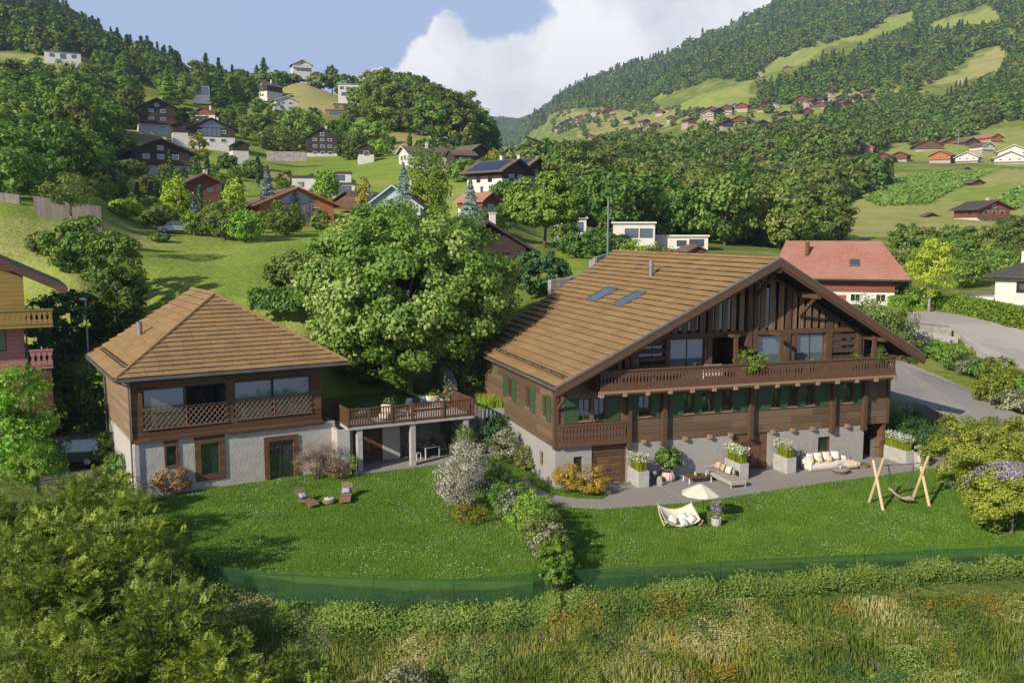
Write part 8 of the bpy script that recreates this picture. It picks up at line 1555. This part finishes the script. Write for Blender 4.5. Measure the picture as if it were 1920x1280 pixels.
# right garden
make_tree('round', 3.5, 5.4, (25.0, 44.2, GZ), 'low spreading tree with yellow green leaves and mauve blossom on the right lawn', 'tree', None, n=24000, leaf=.07, mat='sunlit', name='blossoming_tree', seed=92, limbs=8, bare=.06, tr=.035, k=18, cl=.2, shell=.5)
rgx = np.random.default_rng(93); q_ = rgx.normal(0, 1.15, (60, 2)); i_ = rgx.integers(0, 60, 4200); P = np.zeros((4200, 3)); P[:, :2] = q_[i_] + rgx.normal(0, .17, (4200, 2)); P[:, 2] = 1.35 + 2.1 * np.sqrt(np.clip(1 - (P[:, :2] ** 2).sum(1) / 8.5, .02, 1)) + rgx.uniform(-.12, .16, 4200); Nn = P * [.4, .4, .3]; cv = rgx.random(4200); bt = bpy.data.objects['blossoming_tree']; leaves('blossom', P, Nn + [0, 0, .6], .055, cv, LM['lilac'], .7, bt, rg=rgx)
make_tree('round', 4.7, 6.2, (26.4, 50.8, GZ), 'broad yellow green tree behind the swing at the right', 'tree', None, n=15000, leaf=.085, mat='sunlit', seed=94, limbs=8, bare=.1, tr=.03, k=20, cl=.18, shell=.6); make_tree('round', 4.4, 5.4, (31.0, 53.0, GZ), 'yellow green tree at the right edge beyond the swing', 'tree', None, n=9000, leaf=.09, mat='sunlit', seed=95, limbs=7, bare=.1, tr=.03, k=14, cl=.2)
rb = [((27.3, 60.5), 2.6, 3.4, 'bluegreen', 'dark green shrub right of the long planter'), ((26.6, 62.5), 3.0, 3.0, 'broad', 'dark shrub against the grey outbuilding'), ((29.0, 58.6), 2.3, 3.0, 'variegated', 'grey flecked shrub between planter and broad tree'), ((30.5, 61.5), 2.6, 3.6, 'hedge', 'fresh green shrub in front of the parked car'), ((33.0, 59.0), 2.4, 3.2, 'ash', 'yellow green shrub behind the broad tree'), ((28.6, 64.4), 2.6, 2.6, 'bluegreen', 'dark shrub at the right corner of the outbuilding')]
for (x, y), h_, w_, m_, lb in rb: make_tree('bush', h_, w_, (x, y, GZ), lb, 'shrub', 'shrubs right of the large chalet', n=2800, leaf=.075, mat=m_, seed=int(x * 5 + y))
# planted strip between parking area and road
stp = [(1650, 655, 86), (1690, 655, 84), (1722, 665, 82), (1750, 668, 80), (1775, 665, 78), (1800, 690, 76), (1828, 700, 73), (1850, 712, 71), (1878, 722, 69), (1905, 738, 67), (1935, 760, 65), (1870, 765, 66), (1905, 790, 64)]
mats_ = ['broad', 'hedge', 'variegated', 'hedge', 'bright', 'hedge', 'variegated', 'broad', 'ash', 'ash', 'hedge', 'ash', 'variegated']
sd2 = [86, 85, 84, 83, 81, 78.5, 76.5, 74.5, 72, 69.5, 67, 67.5, 65.5]
for i, (x, y, d) in enumerate(stp):
    d = sd2[i]; sx_, sy_, sz_ = site(x, d); make_tree('bush', 1.7 + .25 * (i % 3), 3.0 + .3 * (i % 2), (sx_, sy_, sz_ - .1), 'rounded shrub of the planted strip between parking area and road', 'shrub', 'shrubs between parking area and road', n=2300, leaf=.1, mat=mats_[i], seed=600 + i)
# clipped hedge beyond the road
def hedge_run(a, b, w_, h_, label, mat='bright', n=9000, seed=1):
    r = empty('hedge', tuple(a), 0, label, 'hedge'); a = np.array(a, float); b = np.array(b, float); rg = np.random.default_rng(seed); t = rg.random(n); d = b - a; nn = np.array([-d[1], d[0], 0]); nn /= np.linalg.norm(nn)
    side = rg.random(n); top = side < .4; s = np.where(top, rg.uniform(-1, 1, n), np.sign(rg.random(n) - .5)); z = np.where(top, h_, rg.uniform(-.6, 1, n) * h_)
    P = t[:, None] * d + nn * (s * w_ / 2)[:, None] + np.stack([0 * z, 0 * z, z], 1) + rg.normal(0, .09, (n, 3)); Nn = nn * np.where(top, 0, s)[:, None] + np.array([0, 0, .6]); leaves('foliage', P, Nn, .14, rg.random(n), LM[mat], .7, r, rg=rg)
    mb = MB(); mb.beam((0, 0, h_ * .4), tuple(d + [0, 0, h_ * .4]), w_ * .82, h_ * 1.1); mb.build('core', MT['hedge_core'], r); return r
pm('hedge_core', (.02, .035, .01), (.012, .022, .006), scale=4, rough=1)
a = G(1650, 578, 4.9); b = G(1790, 586, 5.0); c = G(1960, 625, 4.3); hedge_run(a, b, 1.8, 1.6, 'clipped green hedge along the far side of the road, left stretch', seed=2, n=11000); hedge_run(b, c, 1.8, 2.0, 'clipped green hedge along the far side of the road, right stretch', seed=3, n=13000)
a = Dp(470, 566, 70.5); b = Dp(560, 566, 70.5); hedge_run(a, b, 1.2, .9, 'dark clipped hedge at the lower edge of the green field', 'broad', 3000, 4)
# big loose ash-like bushes in the left foreground
fg = [((-19.9, 41.5), 3.8, 5.8), ((-16.6, 37.0), 4.4, 5.8), ((-22.3, 47.0), 2.6, 4.6), ((-13.0, 32.5), 4.2, 5.6), ((-18.5, 34.0), 5.2, 6.5), ((-9.6, 29.8), 3.0, 5.0), ((-6.4, 29.0), 2.3, 3.4), ((-15.5, 29.0), 4.4, 5.2), ((-23.2, 39.0), 4.0, 5.8), ((-12.0, 26.5), 3.2, 4.4), ((-7.2, 26.6), 2.2, 3.0)]
pos = ['tall loose bush with feathery yellow green leaves in the left foreground']
fl_lb = ['feathery yellow green bush beside the left lawn, tallest of the foreground thicket', 'feathery bush shading the left corner of the lawn', 'feathery bush below the grey fence at the left', 'feathery bush at the lower left in front of the mesh fence', 'feathery bush in the middle of the left thicket', 'yellow green bush at the bottom of the picture left of the meadow', 'low pale bush where the thicket meets the meadow', 'dense feathery bush in the lower left corner area', 'feathery bush at the left edge beside the clipped bush', 'low feathery bush nearest the viewer at bottom left', 'small feathery clump at the bottom edge of the thicket']
for i, ((x, y), h_, w_) in enumerate(fg):
    z = float(TZ(x, y)) - .1; r_ = empty('feathery_bush', (x, y, z), 0, fl_lb[i], 'shrub', 'feathery bushes of the left thicket'); rg2 = np.random.default_rng(700 + i)
    # sprays: small clusters of long leaflets on arching twigs
    ns = int(1050 * w_ * h_ / 22); P, Nn, cv = lump(rg2, ns, w_ / 2, w_ / 2, h_ * .54, k=12, cl=.22, per=70, flat=.2, shell=.75); P[:, 2] = np.maximum(P[:, 2] + h_ * .48, .1)
    nl = 9; ax = Nn * .6 + rg2.normal(0, .5, (ns, 3)) + [0, 0, .15]; ax /= np.linalg.norm(ax, axis=1)[:, None]; sd_ = np.cross(ax, [0, 0, 1.0]); sd_ /= np.linalg.norm(sd_, axis=1)[:, None] + 1e-9; up2 = np.cross(sd_, ax)
    V = []; Cc = []
    for k in range(nl):
        t = (k // 2 + .5) / (nl / 2); s_ = 1 if k % 2 else -1
        if k == nl - 1: s_ = 0; t = 1
        Ln = .22 * (1 - .35 * t) * rg2.uniform(.8, 1.25, ns)[:, None]; root = P + ax * (.42 * t) + [0, 0, -.09 * t * t]; dr = sd_ * s_ * .85 + ax * .55 - up2 * 0.12; dr /= np.linalg.norm(dr, axis=1)[:, None]; wv = np.cross(dr, up2) * .036
        V.append(np.stack([root, root + dr * Ln * .5 + wv, root + dr * Ln - np.array([0, 0, .03]), root + dr * Ln * .5 - wv], 1)); Cc.append(np.clip(cv * .85 + rg2.random(ns) * .35, 0, 1))
    V = np.concatenate(V, 0).reshape(-1, 3); npmesh('foliage', V, np.arange(len(V)).reshape(-1, 4), LM['ash'], attr=np.concatenate(Cc), parent=r_)
    r9 = random.Random(i); mb = MB()
    for q in range(9): a = r9.uniform(0, 6.28); q2 = r9.uniform(.5, 1); mb.tube([(.15 * math.cos(a), .15 * math.sin(a), -.3), (w_ * .16 * q2 * math.cos(a), w_ * .16 * q2 * math.sin(a), h_ * .45), (w_ * .36 * q2 * math.cos(a), w_ * .36 * q2 * math.sin(a), h_ * .85)], [.05, .035, .01], 6)
    mb.build('stem', MT['bark'], r_)
print('fg done')
# ------------------------------------------------------------------ grass, daisies, meadow
rg = np.random.default_rng(40)
LM['grass'] = leafmat('leaf_grass', [(.035, .085, .008), (.06, .13, .012), (.085, .165, .017), (.13, .20, .025)], trans=.3, rvar=0, rough=.7, gain=1.75)
LM['meadow'] = leafmat('leaf_meadow', [(.06, .10, .016), (.12, .165, .026), (.20, .215, .045), (.36, .33, .15)], trans=.35, rvar=0, rough=.8, gain=1.55)
LM['meadowdark'] = leafmat('leaf_meadowdark', [(.04, .075, .016), (.065, .115, .024), (.095, .155, .034), (.15, .20, .05)], trans=.3, rvar=0)
LM['marigold'] = leafmat('leaf_marigold', [(.42, .25, .03), (.55, .26, .03), (.62, .36, .05), (.45, .36, .05)], trans=.3, rvar=0)
def inlawn(x, y):
    q = np.array(lawn_pts); return inpoly(x, y, lawn_pts)
n = 330000; x = rg.uniform(-30, 36, n); y = rg.uniform(35, 62, n); m = inlawn(x, y) & ~inpoly(x, y, terr)
for P0, a, uw, vw in ((M_P0, M_A, 24, 12), (L_P0, L_A, 12, 10), (T_P0, T_A, 8.7, 6)):
    du, dv = (x - P0[0]) * math.cos(a) + (y - P0[1]) * math.sin(a), -(x - P0[0]) * math.sin(a) + (y - P0[1]) * math.cos(a); m &= ~((du > -.1) & (du < uw) & (dv > -.12) & (dv < vw))
x, y = x[m], y[m]; n = len(x); P = np.stack([x, y, np.full(n, GZ + .02)], 1); tone = vnoise(x / 1.6 + 90, y / 1.6 + 90, 3) * .55 + vnoise(x / .5 + 90, y / .5 + 90, 6) * .25 + rg.random(n) * .25
V, F_, c = blades(P, .085, .05, .05, np.clip(tone, 0, 1), rg); tag(npmesh('lawn_grass', V, F_, LM['grass'], attr=c), 'short green grass covering both lawns', 'grass', kind='stuff'); print('grass', n)
n = 11000; x = rg.uniform(-30, 36, n); y = rg.uniform(35, 58, n); m = inlawn(x, y) & ~inpoly(x, y, terr) & (vnoise(x / 2.2 + 40, y / 2.2 + 40, 12) + .5 * vnoise(x / .8 + 40, y / .8 + 40, 13) > .74)
du, dv = (x - L_P0[0]) * math.cos(L_A) + (y - L_P0[1]) * math.sin(L_A), -(x - L_P0[0]) * math.sin(L_A) + (y - L_P0[1]) * math.cos(L_A); m &= ~((du > -.1) & (dv > -.1))
x, y = x[m], y[m]; n = len(x); V = []; K = 6
P = np.stack([x, y, GZ + .11 + .03 * rg.random(n)], 1); s = rg.uniform(.018, .036, n)[:, None]; ring = [P + s * np.array([math.cos(a), math.sin(a), 0.0]) for a in np.arange(6) * math.pi / 3]; V = np.stack(ring, 1).reshape(-1, 3)
pm('daisy_white', (.75, .74, .68), (.8, .78, .7), rough=.8); tag(npmesh('daisies', V, np.arange(len(V)).reshape(-1, 6), MT['daisy_white']), 'tiny white daisies dotted over the lawns', 'flowers', kind='stuff'); print('daisies', n)
# fence-side hedge row of low plants below the mesh
n0 = 150; 
def lowplants(name, poly, n, hh, ww, mat, label, seed, lf=.055):
    r = np.random.default_rng(seed); xs = np.array([q[0] for q in poly]); t = r.random(n) * (len(poly) - 1); i = np.minimum(t.astype(int), len(poly) - 2); f = (t - i)[:, None]; A = np.array(poly); base = A[i] * (1 - f) + A[i + 1] * f
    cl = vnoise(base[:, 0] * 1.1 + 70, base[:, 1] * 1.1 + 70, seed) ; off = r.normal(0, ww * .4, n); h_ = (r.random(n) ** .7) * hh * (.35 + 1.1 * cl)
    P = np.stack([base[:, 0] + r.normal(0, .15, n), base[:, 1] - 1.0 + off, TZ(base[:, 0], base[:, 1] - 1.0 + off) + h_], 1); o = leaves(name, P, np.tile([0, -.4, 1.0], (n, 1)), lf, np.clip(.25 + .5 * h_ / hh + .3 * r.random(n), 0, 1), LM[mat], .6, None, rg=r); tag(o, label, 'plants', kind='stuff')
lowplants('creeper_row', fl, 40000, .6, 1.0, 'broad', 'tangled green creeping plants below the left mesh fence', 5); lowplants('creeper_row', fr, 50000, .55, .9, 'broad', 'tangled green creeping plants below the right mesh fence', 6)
# wild meadow
n = 110000; y = rg.uniform(21, 38.2, n); x = rg.uniform(-.62, .66, n) * y; z = TZ(x, y); dn = vnoise(x / 1.7 + 80, y / 1.7 + 80, 20) * .6 + vnoise(x / .6 + 80, y / .6 + 80, 21) * .4
m = (y < 36.8 + .02 * x) & ((x > -9) | (rg.random(n) < .4)); x, y, z, dn = x[m], y[m], z[m], dn[m]; n = len(x); hgt = .16 + .5 * dn * np.clip((37.5 - y) / 5, .35, 1)
cvv = np.clip(1.3 * vnoise(x / 2.6 + 60, y / 2.6 + 60, 23) + rg.random(n) ** 2 * .5 - .45 + .15 * (y > 33.5), 0, 1)
V, F_, c = blades(np.stack([x, y, z], 1), hgt, .045, .3, cvv, rg); tag(npmesh('meadow_grass', V, F_, LM['meadow'], attr=c), 'tall mixed wild grass of the foreground meadow, part green, part straw', 'grass', kind='stuff')
def patch(name, n, thr, seed, hh, lf, mat, label, cat, xr=(-.2, .66), yr=(21, 37)):
    r = np.random.default_rng(seed); y = r.uniform(*yr, n); x = r.uniform(*xr, n) * y; w_ = vnoise(x / 1.5 + 30, y / 1.5 + 30, seed) * .7 + vnoise(x / .5 + 30, y / .5 + 30, seed + 1) * .3; m = w_ > thr; x, y, w_ = x[m], y[m], w_[m]; n = len(x)
    P = np.stack([x, y, TZ(x, y) + hh * (w_ - thr) / (1 - thr) * 1.6 * r.random(n) ** .5 + .12], 1); tag(leaves(name, P, np.tile([0, -.3, 1.0], (n, 1)), lf, np.clip(1.5 * vnoise(x / 1.9 + 20, y / 1.9 + 20, seed + 5) + .5 * vnoise(x / .7, y / .7 + 50, seed + 6) + .4 * r.random(n) - .75, 0, 1), LM[mat], .5, rg=r), label, cat, kind='stuff')
patch('meadow_weeds', 230000, .6, 30, .5, .05, 'meadowdark', 'dark leafy weeds growing through the foreground meadow', 'weeds', (-.45, .66)); patch('meadow_herbs', 330000, .42, 33, .42, .045, 'meadow', 'yellowish leafy herbs of the foreground meadow', 'weeds', (-.4, .66))
patch('meadow_flowers', 90000, .68, 36, .95, .03, 'marigold', 'orange yellow flowers scattered in the foreground meadow', 'flowers', (0, .66), (24, 36.8)); patch('meadow_blue_herbs', 90000, .72, 39, .7, .045, 'bluegreen', 'bluish green ferny clumps in the lower right meadow', 'weeds', (.1, .66), (21, 33))
patch('meadow_seedheads', 50000, .66, 42, .9, .035, 'twiggy', 'pale beige seed heads in the foreground meadow', 'grass', (-.25, .6), (22, 36.5))
for i, (x, y, h_, w_, m_, lb) in enumerate([(14.5, 24.2, 1.6, 2.0, 'bluegreen', 'bluish ferny bush at the bottom right corner'), (11.6, 24.0, 1.2, 1.4, 'meadowdark', 'dark weedy bush left of the bottom right corner'), (13.2, 28.5, 1.4, 1.6, 'meadowdark', 'dark bush in the right middle of the meadow'), (3.6, 26.0, 1.0, 1.3, 'bluegreen', 'bluish clump in the lower middle of the meadow'), (-3.9, 31.0, 1.4, 2.0, 'variegated', 'pale silvery bush at the left end of the meadow')]):
    make_tree('bush', h_, w_, (x, y, float(TZ(x, y))), lb, 'shrub', None, n=2600, leaf=.055, mat=m_, seed=800 + i)
# ------------------------------------------------------------------ air

hz = bpy.data.materials.new('haze'); nt, N, L = nodes(hz); out = N.new('ShaderNodeOutputMaterial'); pv = N.new('ShaderNodeVolumePrincipled'); pv.inputs['Color'].default_value = (.62, .76, 1, 1); pv.inputs['Density'].default_value = .00014; pv.inputs['Anisotropy'].default_value = .2; L.new(pv.outputs[0], out.inputs['Volume'])
zt = float(ZG.max()) + 60; mb = MB(); mb.box(-5200, 5600, -600, 4800, -90, zt); tag(mb.build('haze', hz), 'thin bluish summer haze over the whole valley', 'haze', kind='stuff')
